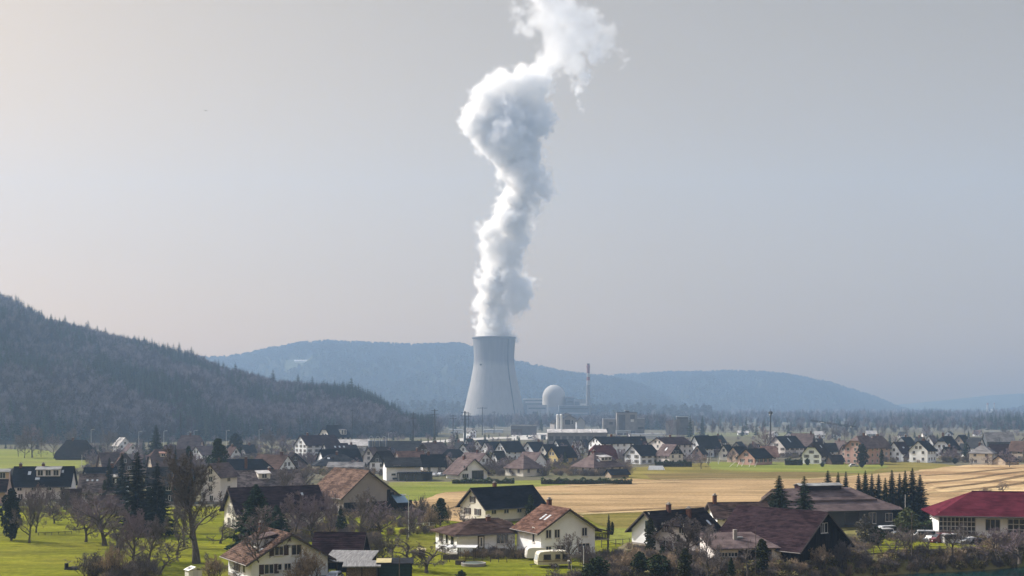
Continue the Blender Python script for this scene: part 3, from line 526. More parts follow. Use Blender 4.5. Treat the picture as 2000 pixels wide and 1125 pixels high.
def H(x0, x1, ytop, ybase, yaw, ratio, ef, wallc, roofc, label, name='house', cat='house', group='houses of the village', ov=.7, hip=(0, 0), rx=0.0, heL=None, heR=None, wins=None, auto=True, far=None,
      shut=None, chim=((.25, .2),), dormer=(), sky=(), clad=None, plinth=True, fr='white', wsz=(1.05, 1.3), gut=False, zb=-.3, tiles=True):
    yaw = R(yaw); W, cx, cy = fit(x0, x1, ybase, yaw, ratio); L = W * ratio
    far = (ybase < 960) if far is None else far
    yr = cy + L / 2 * abs(math.cos(yaw)); Hr = max(3.2, z_at(ytop, yr)); He = ef * Hr
    heL = He if heL is None else heL; heR = He if heR is None else heR; rX = rx * W / 2
    o = empty(name, (cx, cy, 0), yaw); tag(o, label, cat, group); mw = WALL[wallc] if isinstance(wallc, str) else wallc; mr = ROOF[roofc]; 
    kF, kB = hip; x_l, x_r = -W / 2, W / 2; y_f, y_b = -L / 2, L / 2
    sl, sr = (Hr - heL) / (rX - x_l), (Hr - heR) / (x_r - rX)
    gap = .06
    def roofz(x): return Hr - (rX - x) * sl if x < rX else Hr - (x - rX) * sr
    # walls: one closed body, its top just under the roof
    b = MB()
    def gable(k):
        if k > .98: return [(x_l, heL - gap), (x_r, heR - gap)]
        if k > .02: return [(x_l, heL - gap), (rX + (x_l - rX) * k, roofz(rX + (x_l - rX) * k) - gap), (rX + (x_r - rX) * k, roofz(rX + (x_r - rX) * k) - gap), (x_r, heR - gap)]
        return [(x_l, heL - gap), (rX, Hr - gap), (x_r, heR - gap)]
    gF, gB = gable(kF), gable(kB)
    b.poly([(x_r, y_f, zb), *[(x, y_f, z) for x, z in reversed(gF)], (x_l, y_f, zb)][::-1]); b.poly([(x_l, y_b, zb), *[(x, y_b, z) for x, z in gB], (x_r, y_b, zb)][::-1])
    b.poly([(x_l, y_b, zb), (x_l, y_f, zb), (x_l, y_f, heL - gap), (x_l, y_b, heL - gap)]); b.poly([(x_r, y_f, zb), (x_r, y_b, zb), (x_r, y_b, heR - gap), (x_r, y_f, heR - gap)])
    b.build('wall', mw, o)
    if plinth and not far:
        b = MB(); b.box((x_l - .03, y_f - .03, zb), (x_r + .03, y_f + .25, .55)); b.box((x_l - .03, y_f + .25, zb), (x_l + .25, y_b + .03, .55)); b.box((x_r - .25, y_f + .25, zb), (x_r + .03, y_b + .03, .55)); b.build('plinth', M_plinth, o)
    # roof: two slopes and any hips, as plates
    XL, XR, YF, YB = x_l - ov, x_r + ov, y_f - ov * (1.0 if hip[0] > .02 else .8), y_b + ov * (1.0 if hip[1] > .02 else .8)
    def hipy(k): return k * (W / 2 + ov)
    b = MB(); T = .22 if not far else .3
    def slope(X):
        zx = roofz(X); pts = [(X, YF, zx)]
        if kF > .02 and kF < .98: pts.append((rX + (X - rX) * kF, YF, roofz(rX + (X - rX) * kF)))
        pts.append((rX, YF + hipy(kF), Hr)); pts.append((rX, YB - hipy(kB), Hr))
        if kB > .02 and kB < .98: pts.append((rX + (X - rX) * kB, YB, roofz(rX + (X - rX) * kB)))
        pts.append((X, YB, zx)); return pts
    b.slab(slope(XL), T); b.slab(slope(XR)[::-1], T)
    for k, Y, s_ in ((kF, YF, 1), (kB, YB, -1)):
        if k > .02:
            xl, xr = rX + (XL - rX) * k, rX + (XR - rX) * k; pts = [(xl, Y, roofz(xl)), (xr, Y, roofz(xr)), (rX, Y + s_ * hipy(k), Hr)]
            b.slab(pts if s_ > 0 else pts[::-1], T)
    rf = b.build('roof', mr, o)
    if not far and tiles:      # courses of tiles, each row lapping the one below
        b = MB(); rt = random.Random(int(x0 * 3 + ybase)); 
        def rows(XE):
            run = abs(XE - rX); sl_ = sl if XE < rX else sr; ln = run * math.sqrt(1 + sl_ * sl_); N = max(4, int(ln / .36))
            for i in range(N):
                f0, f1 = i / N, (i + 1.12) / N; f1 = min(1.0, f1)
                def yr(f):
                    a = YF + (hipy(kF) * (1 - f / kF) if kF > .02 and f < kF else 0); c_ = YB - (hipy(kB) * (1 - f / kB) if kB > .02 and f < kB else 0); return a, c_
                a, c_ = yr((f0 + f1) / 2); y = a
                while y < c_ - .05:
                    y2 = min(c_, y + rt.uniform(.45, .95)); xa, xb = rX + (XE - rX) * f0, rX + (XE - rX) * f1; za, zb3 = roofz(xa), roofz(xb); h1 = .03 + rt.random() * .015; h2 = .085 + rt.random() * .03
                    b.poly([(xa, y + .01, za + h1), (xa, y2 - .01, za + h1), (xb, y2 - .01, zb3 + h2), (xb, y + .01, zb3 + h2)][::(1 if XE < rX else -1)]); b.poly([(xb, y + .01, zb3 + h2), (xb, y2 - .01, zb3 + h2), (xb, y2 - .01, zb3 + .004), (xb, y + .01, zb3 + .004)][::(1 if XE < rX else -1)]); y = y2
        rows(XL); rows(XR)
        tag(b.build('tile_courses', mr, rf), kind='stuff')
    if not far:
        b = MB(); b.tube((rX, YF + hipy(kF), Hr + .02), (rX, YB - hipy(kB), Hr + .02), .13, .13, 6); b.build('ridge_cap', mr, rf)
        for Y in ((YF,) if kF < .02 else ()):
            b = MB(); b.slab([(XL, Y - .06, roofz(XL) + .03), (rX, Y - .06, Hr + .03), (rX, Y - .003, Hr + .03), (XL, Y - .003, roofz(XL) + .03)], .3); b.slab([(rX, Y - .06, Hr + .031), (XR, Y - .06, roofz(XR) + .03), (XR, Y - .003, roofz(XR) + .03), (rX, Y - .003, Hr + .031)], .3); b.build('barge_board', M_trim, rf)
        for X, s_ in ((XL, -1), (XR, 1)):
            b = MB(); b.tube((X + s_ * .07, YF, roofz(X) - .1), (X + s_ * .07, YB, roofz(X) - .1), .08, .08, 6); b.build('gutter', M_gut, rf)
    for (u, v, *hh) in chim:          # u along the ridge (-.5 .. .5), v across from the ridge (-1 .. 1)
        X = rX + v * (W / 2); Y = u * L; z0 = roofz(X); ht = hh[0] if hh else 1.1; w_ = .35 if not far else .42
        b = MB(); b.box((X - w_, Y - w_, z0 - .7), (X + w_, Y + w_, max(z0, Hr - .3) + ht)); c = b.build('chimney', M_brick, o)
        b = MB(); zt = max(z0, Hr - .3) + ht + .002; b.box((X - w_ - .1, Y - w_ - .1, zt), (X + w_ + .1, Y + w_ + .1, zt + .12)); b.box((X - .2, Y - .2, zt + .122), (X + .2, Y + .2, zt + .4)); b.build('chimney_cap', M_plinth, c)
    FACE = {'F': (0, lambda u: (u, y_f, 0)), 'R': (R(90), lambda u: (x_r, u, 0)), 'L': (R(-90), lambda u: (x_l, -u, 0)), 'B': (R(180), lambda u: (-u, y_b, 0))}
    def put(face, u, z, w, h, bars=2, sh=None, fr_=None):
        a, fn = FACE[face]; q = Vector(fn(u)); q.z = z; f, p = win_meshes(w, h, bars, far, fr_ or fr); wo_ = obj('window', f, o, q, a)
        if p: obj('pane', p, wo_)
        if sh:
            sw = round(w / 2 + .05, 1); sm_ = shutter_mesh(sw, h + .1, sh); off = w / 2 + .12 + sw / 2
            for s_ in (-1, 1):
                d_ = Vector((s_ * off, 0, 0)); d_.rotate(Matrix.Rotation(a, 3, 'Z')); obj('shutter', sm_, o, q + d_, a)
    if auto and wins is None:
        wins = []; ww, wh = wsz
        vis = ['F', 'R' if yaw < 0 else 'L']
        for fc in vis:
            span = W if fc == 'F' else L; he = min(heL, heR) if fc == 'F' else (heR if fc == 'R' else heL)
            n = max(1, int(round((he - .2) / 2.7))); cols = max(1, int(span / 3.4))
            for q in range(n):
                z = he * (q + .55) / n if n > 1 else he * .55
                if z + wh / 2 > he - .15: z = he - .2 - wh / 2
                for c in range(cols): wins.append((fc, -span / 2 + span * (c + .5) / cols + (.25 if (c + q) % 3 == 0 else 0), z, ww, wh, 2, shut))
            if fc == 'F' and kF < .6 and Hr - he > 2.3:
                if W > 8: wins += [(fc, -W * .11, he + .95, ww, wh, 2, None if W < 9 else shut), (fc, W * .11, he + .95, ww, wh, 2, None if W < 9 else shut)] if not shut else [(fc, 0, he + .95, ww, wh, 2, shut)]
                else: wins.append((fc, 0, he + .9, ww, wh, 2, None))
    for w_ in wins or (): put(*w_)
    if clad:     # boarded gable above the eaves, standing proud of the wall
        b = MB(); za = clad[1] if len(clad) > 1 else min(heL, heR); pts = [(x, z) for x, z in gF]
        n = max(3, int(W / .9))
        for q in range(n):          # boards side by side
            xa, xb = x_l + W * q / n + .02, x_l + W * (q + 1) / n - .02
            ta, tb = roofz(xa) - gap, roofz(xb) - gap
            if max(ta, tb) <= za + .1: continue
            ta, tb = max(ta, za), max(tb, za)
            yy = y_f - .05 - .012 * (q % 2)
            top = [(xa, yy, za), (xb, yy, za), (xb, yy, tb)] + ([(rX, yy, Hr - gap)] if xa < rX < xb else []) + [(xa, yy, ta)]
            bb = MB(); bb.poly(top); k = len(bb.v); bb.v.extend([(p_[0], y_f - .003, p_[2]) for p_ in top])
            for i in range(k): j = (i + 1) % k; bb.f.append((j, i, k + i, k + j)); bb.m.append(0)
            if far: b.v.extend(bb.v); base = len(b.v) - len(bb.v); b.f.extend([tuple(base + t for t in f_) for f_ in bb.f]); b.m.extend(bb.m)
            else: bb.build('plank', WALL[clad[0]], o)
        if far and b.v: tag(b.build('boarding', WALL[clad[0]], o), kind='stuff')
    for (u, side, dw, dh, up, rc) in dormer:      # along ridge, side, width, height, distance up the slope 0..1, roof
        X0 = (x_l if side == 'L' else x_r); s_ = -1 if side == 'L' else 1; X = X0 + (rX - X0) * up; zf = roofz(X); Y = u * L
        Xi = X + (rX - X) * .75
        b = MB(); zt = zf + dh
        b.box((min(X, Xi), Y - dw / 2, zf - .4), (max(X, Xi), Y + dw / 2, zt)); dm = b.build('dormer', mw, o)
        b = MB(); xo = X + s_ * .35; pts = [(xo, Y - dw / 2 - .3, zt + .02), (xo, Y + dw / 2 + .3, zt + .02), (Xi, Y + dw / 2 + .3, zt + .75), (Xi, Y - dw / 2 - .3, zt + .75)]
        b.slab(pts if s_ < 0 else pts, .18); b.build('dormer_roof', ROOF[rc], dm)
        nn = max(1, int(dw / 1.8))
        for q in range(nn):
            f, p = win_meshes(min(1.3, dw / nn - .35), max(.4, dh - .55), 2, True); obj('dormer_window', f, dm, (X, Y - dw / 2 + dw * (q + .5) / nn, zf + dh / 2 + .05), R(90) * s_)
    for (u, side, up, w_, h_) in sky:
        X0 = (x_l if side == 'L' else x_r); X = X0 + (rX - X0) * up; s = sl if side == 'L' else sr; sg = -1 if side == 'L' else 1
        dx = h_ / 2 / math.sqrt(1 + s * s); Xa, Xb = X - dx, X + dx; Y = u * L
        b = MB(); pts = [(Xa, Y - w_ / 2, roofz(Xa) + .1), (Xb, Y - w_ / 2, roofz(Xb) + .1), (Xb, Y + w_ / 2, roofz(Xb) + .1), (Xa, Y + w_ / 2, roofz(Xa) + .1)]; b.slab(pts, .09); b.build('skylight', M_sky, rf)
    HOUSES.append(o)
    return o, W, L, Hr, heL, put
M_sky = flat('skylight_glass', (0.45, 0.48, 0.5), 0.15, 0.6)
G_near, G_mid, G_left = 'houses and barns nearest the river', 'houses of the village', 'houses below the wooded hill'
# nearest row ------------------------------------------------------------------
hA = H(446, 640, 1030, 1141, 30, .95, .5, 'white', 'tile', 'white house with brown tiled roof, small dormer and tall brick chimney, nearest of all', group=G_near, ov=1.0, chim=((.28, -.25, 1.3),),
  dormer=((-.12, 'L', 3.0, 1.5, .32, 'mauve'),), sky=((-.36, 'L', .3, .7, 1.1),),
  wins=[('F', -1.7, 4.55, 1.25, 1.25, 2, 'brown'), ('F', .95, 4.55, 1.35, 1.35, 2, None), ('F', -3.2, 2.0, 1.3, 1.3, 2, 'brown'), ('F', -1.6, 2.2, .5, .8, 1, None), ('F', -.4, 2.15, .9, .9, 2, None), ('F', 2.4, 2.0, 1.3, 1.3, 2, 'brown'), ('F', -.1, 6.1, .35, .4, 1, None),
        ('L', -1.2, 1.9, 1.3, 1.35, 2, 'tan'), ('L', 2.2, 1.9, .8, 1.2, 1, None)])
H(612, 716, 1040, 1112, 84, 1.2, .42, 'darkwood', 'purple', 'low barn with dark purple roof behind the nearest white house', name='barn', cat='barn', group=G_near, chim=(), auto=False, ov=.8, plinth=False)
hF = H(851, 1006, 1012, 1087, -65, 1.1, .69, 'white', 'brown', 'white bungalow with brown hipped roof and steel entrance stairs', group=G_near, hip=(1, .3), chim=((.2, .15, .7),), ov=.8,
  wins=[('F', -2.3, 2.55, 1.7, 1.5, 3, None), ('F', .4, 2.55, 1.0, 1.5, 1, None), ('F', 2.9, 2.35, 1.3, 1.7, 1, None), ('F', -2.2, .75, .9, .6, 1, None), ('F', 1.0, .75, .9, .6, 1, None), ('R', 3.0, 2.65, 2.1, 1.5, 3, None), ('R', -1.35, 2.5, .5, .9, 1, None), ('R', 3.0, .75, 1.0, .5, 1, None)])
hG = H(1009, 1162, 986, 1093, 25, .92, .6, 'white', 'rust', 'tall white house with rust red roof beside the caravan', group=G_near, chim=((.38, .12, 1.3),), ov=.9, sky=((-.05, 'L', .5, .6, 1.5), (-.22, 'L', .5, .6, 1.5)),
  wins=[('F', -3.7, 4.2, .9, 1.3, 2, None), ('F', -2.1, 4.2, .9, 1.3, 2, None), ('F', 3.1, 4.3, .9, 1.3, 2, None), ('F', -3.7, 1.5, .9, 1.2, 2, None), ('F', -1.4, 1.45, 1.5, 1.5, 2, None), ('F', 3.0, 1.6, 2.0, 1.4, 3, None), ('L', 2.0, 3.9, .7, 2.4, 1, None), ('L', 2.0, 1.2, .7, 1.3, 1, None)])
H(899, 1062, 948, 1022, -52, 1.75, .5, 'cream', 'navy', 'large farmhouse with dark navy roof and cream gable with brown shutters', name='farmhouse', cat='farmhouse', group=G_near, chim=((-.12, -.05, 1.2),), ov=.9,
  wins=[('F', 0, 5.0, .9, 1.25, 2, 'brown'), ('F', -1.9, 2.3, 1.0, 1.3, 2, 'brown'), ('F', 1.9, 2.3, 1.0, 1.3, 2, 'brown'), ('R', -6, 2.6, 1.2, 1.3, 2, None), ('R', -2.5, 2.6, 1.2, 1.3, 2, None), ('R', 1.2, 2.6, 1.2, 1.3, 2, None), ('R', 5, 2.6, 1.2, 1.3, 2, None), ('F', 0, 6.8, .35, .35, 1, None)])
H(1234, 1400, 993, 1072, -55, 1.6, .5, 'white', 'dark', 'white farmhouse with dark roof, green shutters and brick chimney, behind the half hipped house', name='farmhouse', cat='farmhouse', group=G_near, chim=((-.12, .05, 1.3),), ov=1.0,
  wins=[('F', .8, 3.9, 1.0, 1.5, 2, 'green'), ('F', .2, 5.9, .8, .5, 1, None), ('F', 2.6, 1.6, 1.0, 1.4, 2, 'green'), ('R', -3, 2.2, 1.0, 1.3, 2, 'green'), ('R', 2, 2.2, 1.0, 1.3, 2, 'green')])
H(1273, 1420, 999, 1086, -38, 1.3, .4, 'pinkwhite', 'dark', 'pale house with half hipped dark roof behind the big bare garden tree', group=G_near, hip=(.36, 0), chim=((-.1, .1, 1.3),), ov=.7, sky=((.3, 'R', .55, .7, 1.2),),
  wins=[('F', -1.3, 4.5, .8, 1.5, 2, 'grey'), ('F', 1.6, 4.5, .8, 1.5, 2, None), ('F', -1.5, 1.6, 1.0, 1.3, 2, 'brown'), ('F', 1.8, 1.6, 1.0, 1.3, 2, 'brown'), ('R', -1, 2, 1.0, 1.2, 2, None)])
H(1380, 1502, 981, 1046, -82, 1.5, .66, 'white', 'brown', 'white house with long low brown roof and glazed balcony door behind the big dark barn', group=G_near, chim=((-.45, .05, 1.6),), ov=1.1,
  wins=[('R', -1.5, 3.1, .8, 1.5, 1, None), ('R', .6, 3.0, 1.8, 2.0, 3, None), ('R', 3.6, 3.1, .8, 1.5, 1, None), ('R', -4, 3.2, .4, .4, 1, None)])
hL = H(1400, 1655, 988, 1104, 40, 1.35, .36, 'darkwood', 'purple', 'huge weathered black timber barn with wide sagging purple roof', name='barn', cat='barn', group=G_near, chim=(), ov=1.0, clad=('darkwood', 3.4), plinth=False,
  wins=[('F', -.55, 5.6, .7, 1.5, 2, None), ('F', .45, 5.6, .7, 1.5, 2, None)])
hN = H(1490, 1742, 955, 1034, -74, 1.75, .6, 'slate', 'mauve', 'wide farm hall with stepped brown metal roof behind the fir trees', name='farm_hall', cat='hall', group=G_near, hip=(0, .9), chim=(), ov=1.6, plinth=False, tiles=False,
  wins=[('R', 2, 1.9, 3.2, 2.6, 1, None, 'dark'), ('R', 7, 1.9, 1.6, 2.2, 2, None), ('R', 11, 2.0, 1.6, 1.6, 2, None)])
hO = H(1816, 2120, 959, 1056, 80, 1.9, .6, 'white', 'red', 'white hall with broad crimson metal roof and tall paned gates', name='fire_hall', cat='hall', group=G_near, hip=(0, 1), chim=(), ov=1.5, plinth=False, gut=True, wins=[], tiles=False)
hP = H(608, 806, 913, 1006, 33, 1.0, .4, 'plaster', 'tile', 'big barn with sweeping old brown tile roof and grey plaster gable', name='barn', cat='barn', group=G_near, rx=-.3, heL=4.6, heR=1.6, chim=(), auto=False, ov=.8, clad=None, plinth=False, far=False)
H(438, 632, 948, 1036, -60, 1.9, .5, 'cream', 'purple', 'tall white farmhouse with long purple roof behind the large spruce', name='farmhouse', cat='farmhouse', group=G_near, chim=(), ov=1.0, sky=((.3, 'R', .6, .5, .8),),
  wins=[('F', 0, 6.2, .6, 1.9, 1, 'grey'), ('F', -1.4, 3.9, .8, 1.6, 2, 'grey'), ('F', 1.5, 3.9, .9, 1.6, 2, 'grey'), ('F', -1.4, 1.3, .9, 1.5, 2, 'grey'), ('F', 1.5, 1.3, .9, 1.5, 2, 'grey')])
H(432, 592, 917, 976, -62, 1.7, .5, 'cream', 'striped', 'cream house with striped tile roof and wide pale dormer above the purple roofed farmhouse', group=G_near, chim=((.1, .05, .9),), dormer=((-.02, 'R', 3.4, 1.6, .4, 'pale'),), ov=.9, far=False)
H(393, 463, 904, 984, -28, 1.0, .72, 'pinkwhite', 'mauve', 'pale three storey house hidden by the tallest bare tree', group=G_near, chim=(), far=False)
H(24, 148, 911, 979, -81, 1.7, .5, 'pinkwhite', 'navy', 'terrace with dark blue roof and a large pale roofed dormer', group=G_left, chim=((-.42, 0, .8), (-.02, 0, .8)), dormer=((.1, 'R', 6.2, 2.0, .42, 'lead'),), sky=((-.24, 'R', .62, .8, 1.2), (.34, 'R', .7, .6, 1.0), (-.1, 'R', .3, .6, .9), (-.06, 'R', .3, .6, .9)), far=False, ov=.7)
H(-70, 23, 919, 988, -81, 1.4, .5, 'rose', 'purple', 'terrace with dark purple roof cut by the left edge of the view', group=G_left, chim=(), dormer=((.4, 'R', 3.2, 2.0, .5, 'lead'),), far=False, ov=.7)
H(154, 252, 926, 986, -83, 1.5, .5, 'white', 'striped', 'house with light striped tile roof and boxy roof terrace right of the blue terrace', group=G_left, chim=((.08, -.05, .9),), dormer=((.3, 'R', 3.6, 1.9, .35, 'pale'),), sky=((-.35, 'R', .6, .5, .6), (-.24, 'R', .6, .5, .6), (-.13, 'R', .6, .5, .6)), far=False)
H(124, 156, 955, 996, -70, 1.3, .5, 'plaster', 'brown', 'small plaster outbuilding with red brown roof at the striped house', name='outbuilding', cat='outbuilding', group=G_left, chim=(), far=False)
H(184, 240, 967, 1004, -55, 1.2, .55, 'tan', 'mauve', 'little garden house with tan walls and mauve roof behind the orchard', name='garden_house', cat='outbuilding', group=G_left, chim=(), far=False)
H(163, 230, 911, 954, -58, 1.4, .5, 'white', 'navy', 'house with small white gable and navy roof behind the striped roof', group=G_left, chim=((.4, 0),))
# left, below the wooded hill -------------------------------------------------------
H(108, 190, 859, 899, 86, 1.7, .22, 'wood', 'dark', 'large old barn with almost black hipped roof beside the leafless grove', name='barn', cat='barn', group=G_left, hip=(.75, .75), chim=((.1, 0),), auto=False)
H(221, 257, 854, 886, 40, 1.0, .55, 'white', 'pale', 'small white house with sunlit pale roof left of the tall dark fir', group=G_left, chim=())
H(346, 398, 850, 892, 86, 1.5, .4, 'rose', 'mauve', 'house with rosy hipped roof below the floodlights', group=G_left, hip=(.4, .4), chim=((0, 0),))
H(372, 432, 870, 902, -40, 1.2, .5, 'white', 'mauve', 'low pale roofed house left of the rounded cypress', group=G_left, chim=())
H(288, 374, 876, 926, -62, 1.3, .36, 'beige', 'brown', 'beige house with half hipped brown roof and bright sunlit roof edge', group=G_left, hip=(.4, 0), chim=(), dormer=((-.2, 'R', 2.4, 1.4, .5, 'salmon'),))
H(286, 380, 913, 984, -84, 1.5, .58, 'green', 'slate', 'dark green boarded building behind the pair of dark spruces', group=G_left, chim=(), far=False)
H(190, 236, 883, 926, -50, 1.2, .4, 'tan', 'mauve', 'tan house with mottled mauve roof under the bare tree', group=G_left, chim=())
H(220, 262, 882, 926, 25, 1.2, .5, 'wood', 'brown', 'brown boarded gable house beside the mottled mauve roof', group=G_left, chim=())
H(262, 318, 888, 917, 86, 1.5, .45, 'tan', 'mauve', 'low house with grey brown roof at the foot of the tall dark fir', group=G_left, chim=())
H(408, 532, 896, 951, -85, 1.8, .4, 'slate', 'navy', 'wide house with plain midnight blue roof above the cream house', group=G_left, hip=(0, .55), chim=((.1, .5, 1.0),), auto=False)
H(489, 577, 887, 936, 60, 1.5, .5, 'white', 'brown', 'house with brown roof and white gable facing the field side', group=G_left, chim=((-.3, 0),))
H(552, 594, 883, 916, 22, 1.2, .5, 'wood', 'dark', 'dark timber chalet with wide eaves behind the brown roof with white gable', group=G_left, chim=(), ov=1.6)
H(576, 664, 849, 894, -50, 1.7, .6, 'white', 'purple', 'white three storey house with purple roof below the cream villa', group=G_left, chim=((-.3, 0),), shut='grey')
H(622, 685, 830, 874, -45, 1.3, .5, 'cream', 'navy', 'cream villa with steep half hipped roof against the wooded hill', name='villa', cat='villa', group=G_left, hip=(.35, .6), chim=(), wsz=(1.9, 1.7), dormer=((.2, 'R', 4.5, 3.0, .15, 'grey'),))
H(627, 684, 865, 895, -56, 1.5, .5, 'white', 'purple', 'house with purple roof and three skylights joined to the white three storey house', group=G_left, chim=(), sky=((-.1, 'R', .5, .9, 1.2), (.1, 'R', .5, .9, 1.2), (.3, 'R', .5, .9, 1.2)))
H(619, 706, 876, 917, -62, 1.7, .45, 'white', 'navy', 'house with long navy roof and plain white gable triangle', group=G_left, chim=(), auto=False)
H(611, 706, 887, 922, -75, 1.5, .45, 'cream', 'slate', 'bungalow with dark hipped roof just above the old tile barn', group=G_left, hip=(1, 1), chim=((0, 0),), sky=((-.2, 'R', .6, 1, 1),))
H(640, 714, 902, 924, 87, 1.9, .62, 'plaster', 'grey', 'row of low garages with grey roof above the old tile barn', name='garage', cat='garage', group=G_left, chim=(), auto=False)
H(656, 724, 858, 882, 87, 1.8, .55, 'white', 'pale', 'long pale roofed shed left of the silo tanks', name='shed', cat='shed', group=G_left, chim=(), auto=False)
# village centre ---------------------------------------------------------------
H(748, 824, 861, 897, 87, 1.7, .45, 'darkwood', 'slate', 'dark farm shed with grey roof right of the silo tanks', name='farm_shed', cat='shed', group=G_mid, chim=(), auto=False)
H(714, 764, 872, 898, 80, 1.5, .6, 'wood', 'dark', 'dark wooden mill building under the silo tanks', name='mill', cat='building', group=G_mid, chim=(), auto=False)
H(812, 878, 863, 902, -38, 1.2, .45, 'wood', 'mauve', 'brown chalet with smoking chimney and grey roof', group=G_mid, chim=((.1, .1),), ov=1.2)
H(710, 742, 873, 913, -20, 1.2, .6, 'pinkwhite', 'mauve', 'tall pale gabled house at the left foot of the silo tanks', group=G_mid, chim=())
H(722, 776, 880, 926, -26, 1.3, .5, 'white', 'dark', 'house with dark boarded gable over white ground floor', group=G_mid, chim=(), clad=('slate',))
H(768, 832, 880, 913, -62, 1.4, .5, 'rose', 'rust', 'house with dull red roof between white cube house and chalet', group=G_mid, chim=((.3, 0),))
hAT = H(748, 822, 893, 939, -75, 1.6, .68, 'white', 'slate', 'plain white modern house with slate roof above a dark carport', group=G_mid, chim=(), far=True, wins=[('R', -2.4, 5.0, 2.6, .7, 1, None), ('R', -3.6, 2.2, 1.4, .6, 1, None), ('R', -3.2, .7, 1.6, .7, 1, None)])
H(822, 870, 887, 927, -80, 1.3, .5, 'white', 'navy', 'white house with steep navy roof joined to the carport', group=G_mid, chim=((-.2, 0),))
H(842, 885, 889, 915, 42, 1.2, .5, 'beige', 'brown', 'small beige house with blank gable behind the navy roof', group=G_mid, chim=(), auto=False)
H(866, 906, 877, 904, 86, 1.4, .5, 'white', 'navy', 'white house with blue black hipped roof right of the chalet', group=G_mid, hip=(.6, .6), chim=())
hAY = H(872, 952, 893, 937, 30, .95, .38, 'white', 'mauve', 'broad fronted house with low brown roof and dark glazed centre', group=G_mid, chim=((.1, -.1),), ov=1.3, wins=[('F', -3.4, 4.0, 1.6, 1.5, 2, None), ('F', -3.4, 1.3, 2.4, 1.4, 3, None), ('F', 1.6, 1.6, 4.6, 2.9, 4, None, 'dark')])
H(893, 964, 883, 920, 46, 1.2, .45, 'white', 'mauve', 'house with grey brown roof and white gable behind the broad fronted one', group=G_mid, chim=((-.1, 0),))
H(987, 1060, 887, 931, 42, 1.0, .45, 'cream', 'mauve', 'cream bungalow with steep brown hipped roof next to the clipped hedge', group=G_mid, hip=(1, 1), chim=())
H(1010, 1068, 882, 920, 44, 1.3, .5, 'white', 'mauve', 'house with blank white gable behind the cream bungalow', group=G_mid, chim=(), auto=False)
H(1066, 1126, 871, 909, -50, 1.4, .5, 'yellow', 'navy', 'yellow house with steep navy roof', group=G_mid, chim=())
H(1052, 1090, 867, 897, -46, 1.3, .5, 'cream', 'navy', 'small cream house left of the yellow one', group=G_mid, chim=())
H(1020, 1068, 862, 895, -42, 1.4, .5, 'white', 'navy', 'white gabled house two left of the yellow one', group=G_mid, chim=((.3, 0),))
H(966, 1024, 861, 898, -46, 1.5, .5, 'white', 'navy', 'white house with long dark roof, between two smaller navy roofs', group=G_mid, chim=())
H(940, 980, 862, 889, -50, 1.3, .5, 'white', 'navy', 'small dark roofed house with white verge left of the long dark roof', group=G_mid, chim=())
H(893, 932, 866, 896, -26, 1.2, .5, 'white', 'slate', 'white gable house behind the bare tree, right of the little spruce', group=G_mid, chim=(), shut='brown')
H(1078, 1114, 858, 887, -46, 1.3, .5, 'white', 'navy', 'navy roofed house directly behind the yellow one', group=G_mid, chim=())
H(1104, 1126, 857, 880, 40, 1.2, .5, 'white', 'slate', 'tiny slate roofed house by the pale industrial shed', group=G_mid, chim=())
H(924, 960, 859, 882, -40, 1.2, .5, 'white', 'slate', 'tiny slate roofed house by the gravel road', group=G_mid, chim=())
H(1150, 1238, 852, 896, -60, 1.7, .72, 'white', 'navy', 'white three storey apartment block with navy roof', name='apartment_block', cat='apartment block', group=G_mid, chim=((0, .0),))
H(1222, 1264, 852, 892, -70, 1.3, .6, 'white', 'navy', 'navy roofed end of the white apartment block', name='apartment_block', cat='apartment block', group=G_mid, chim=())
H(1150, 1204, 869, 907, -76, 1.3, .4, 'wood', 'maroon', 'wooden house with dark maroon half hipped roof', group=G_mid, hip=(.4, .4), chim=())
H(1118, 1217, 883, 928, -50, 1.3, .42, 'pinkwhite', 'mauve', 'pale bungalow with broad brown hipped roof and long dormer by the stubble', group=G_mid, hip=(1, 1), chim=((-.1, -.1),), dormer=((.05, 'R', 5.5, 1.5, .35, 'pale'),), sky=((-.2, 'R', .4, .9, 1.4),))
H(1182, 1228, 917, 934, -70, 1.3, .55, 'tan', 'navy', 'low garage with dark roof on the stubble edge', name='garage', cat='garage', group=G_mid, chim=(), auto=False)
H(1220, 1287, 868, 907, -46, 1.4, .52, 'white', 'navy', 'white gabled house with four shuttered windows joined to the reddish chalet', group=G_mid, chim=(), shut='grey')
H(1282, 1334, 867, 907, 36, 1.0, .5, 'pinkwhite', 'mauve', 'chalet with reddish roof, black boarded gable and balcony', group=G_mid, chim=(), clad=('darkwood',), sky=((0, 'L', .5, .9, 1.8),))
H(1266, 1352, 853, 898, -50, 1.5, .7, 'pinkwhite', 'purple', 'pinkish apartment block with brown roof', name='apartment_block', cat='apartment block', group=G_mid, chim=((.0, .0),))
H(1346, 1394, 850, 894, -46, 1.6, .5, 'white', 'navy', 'house with long sloping dark roof right of the pinkish apartment block', group=G_mid, chim=())
H(1352, 1380, 870, 899, -30, 1.2, .55, 'rose', 'slate', 'small rosy gabled house beside the parked white van', group=G_mid, chim=())
H(1366, 1408, 851, 892, -46, 1.6, .5, 'tan', 'navy', 'house with long navy roof and pale verge, second right of the pinkish apartment block', group=G_mid, chim=())
H(1386, 1418, 850, 874, -46, 1.3, .5, 'white', 'navy', 'white gabled house in front of the far meadow', group=G_mid, chim=((0, 0),))
H(1404, 1434, 868, 899, -36, 1.2, .52, 'cream', 'navy', 'cream gabled house left of the two pink gables', group=G_mid, chim=())
H(1420, 1466, 871, 904, -42, 1.4, .5, 'rose', 'navy', 'dusky rose gabled house touching the bright pink one', group=G_mid, chim=())
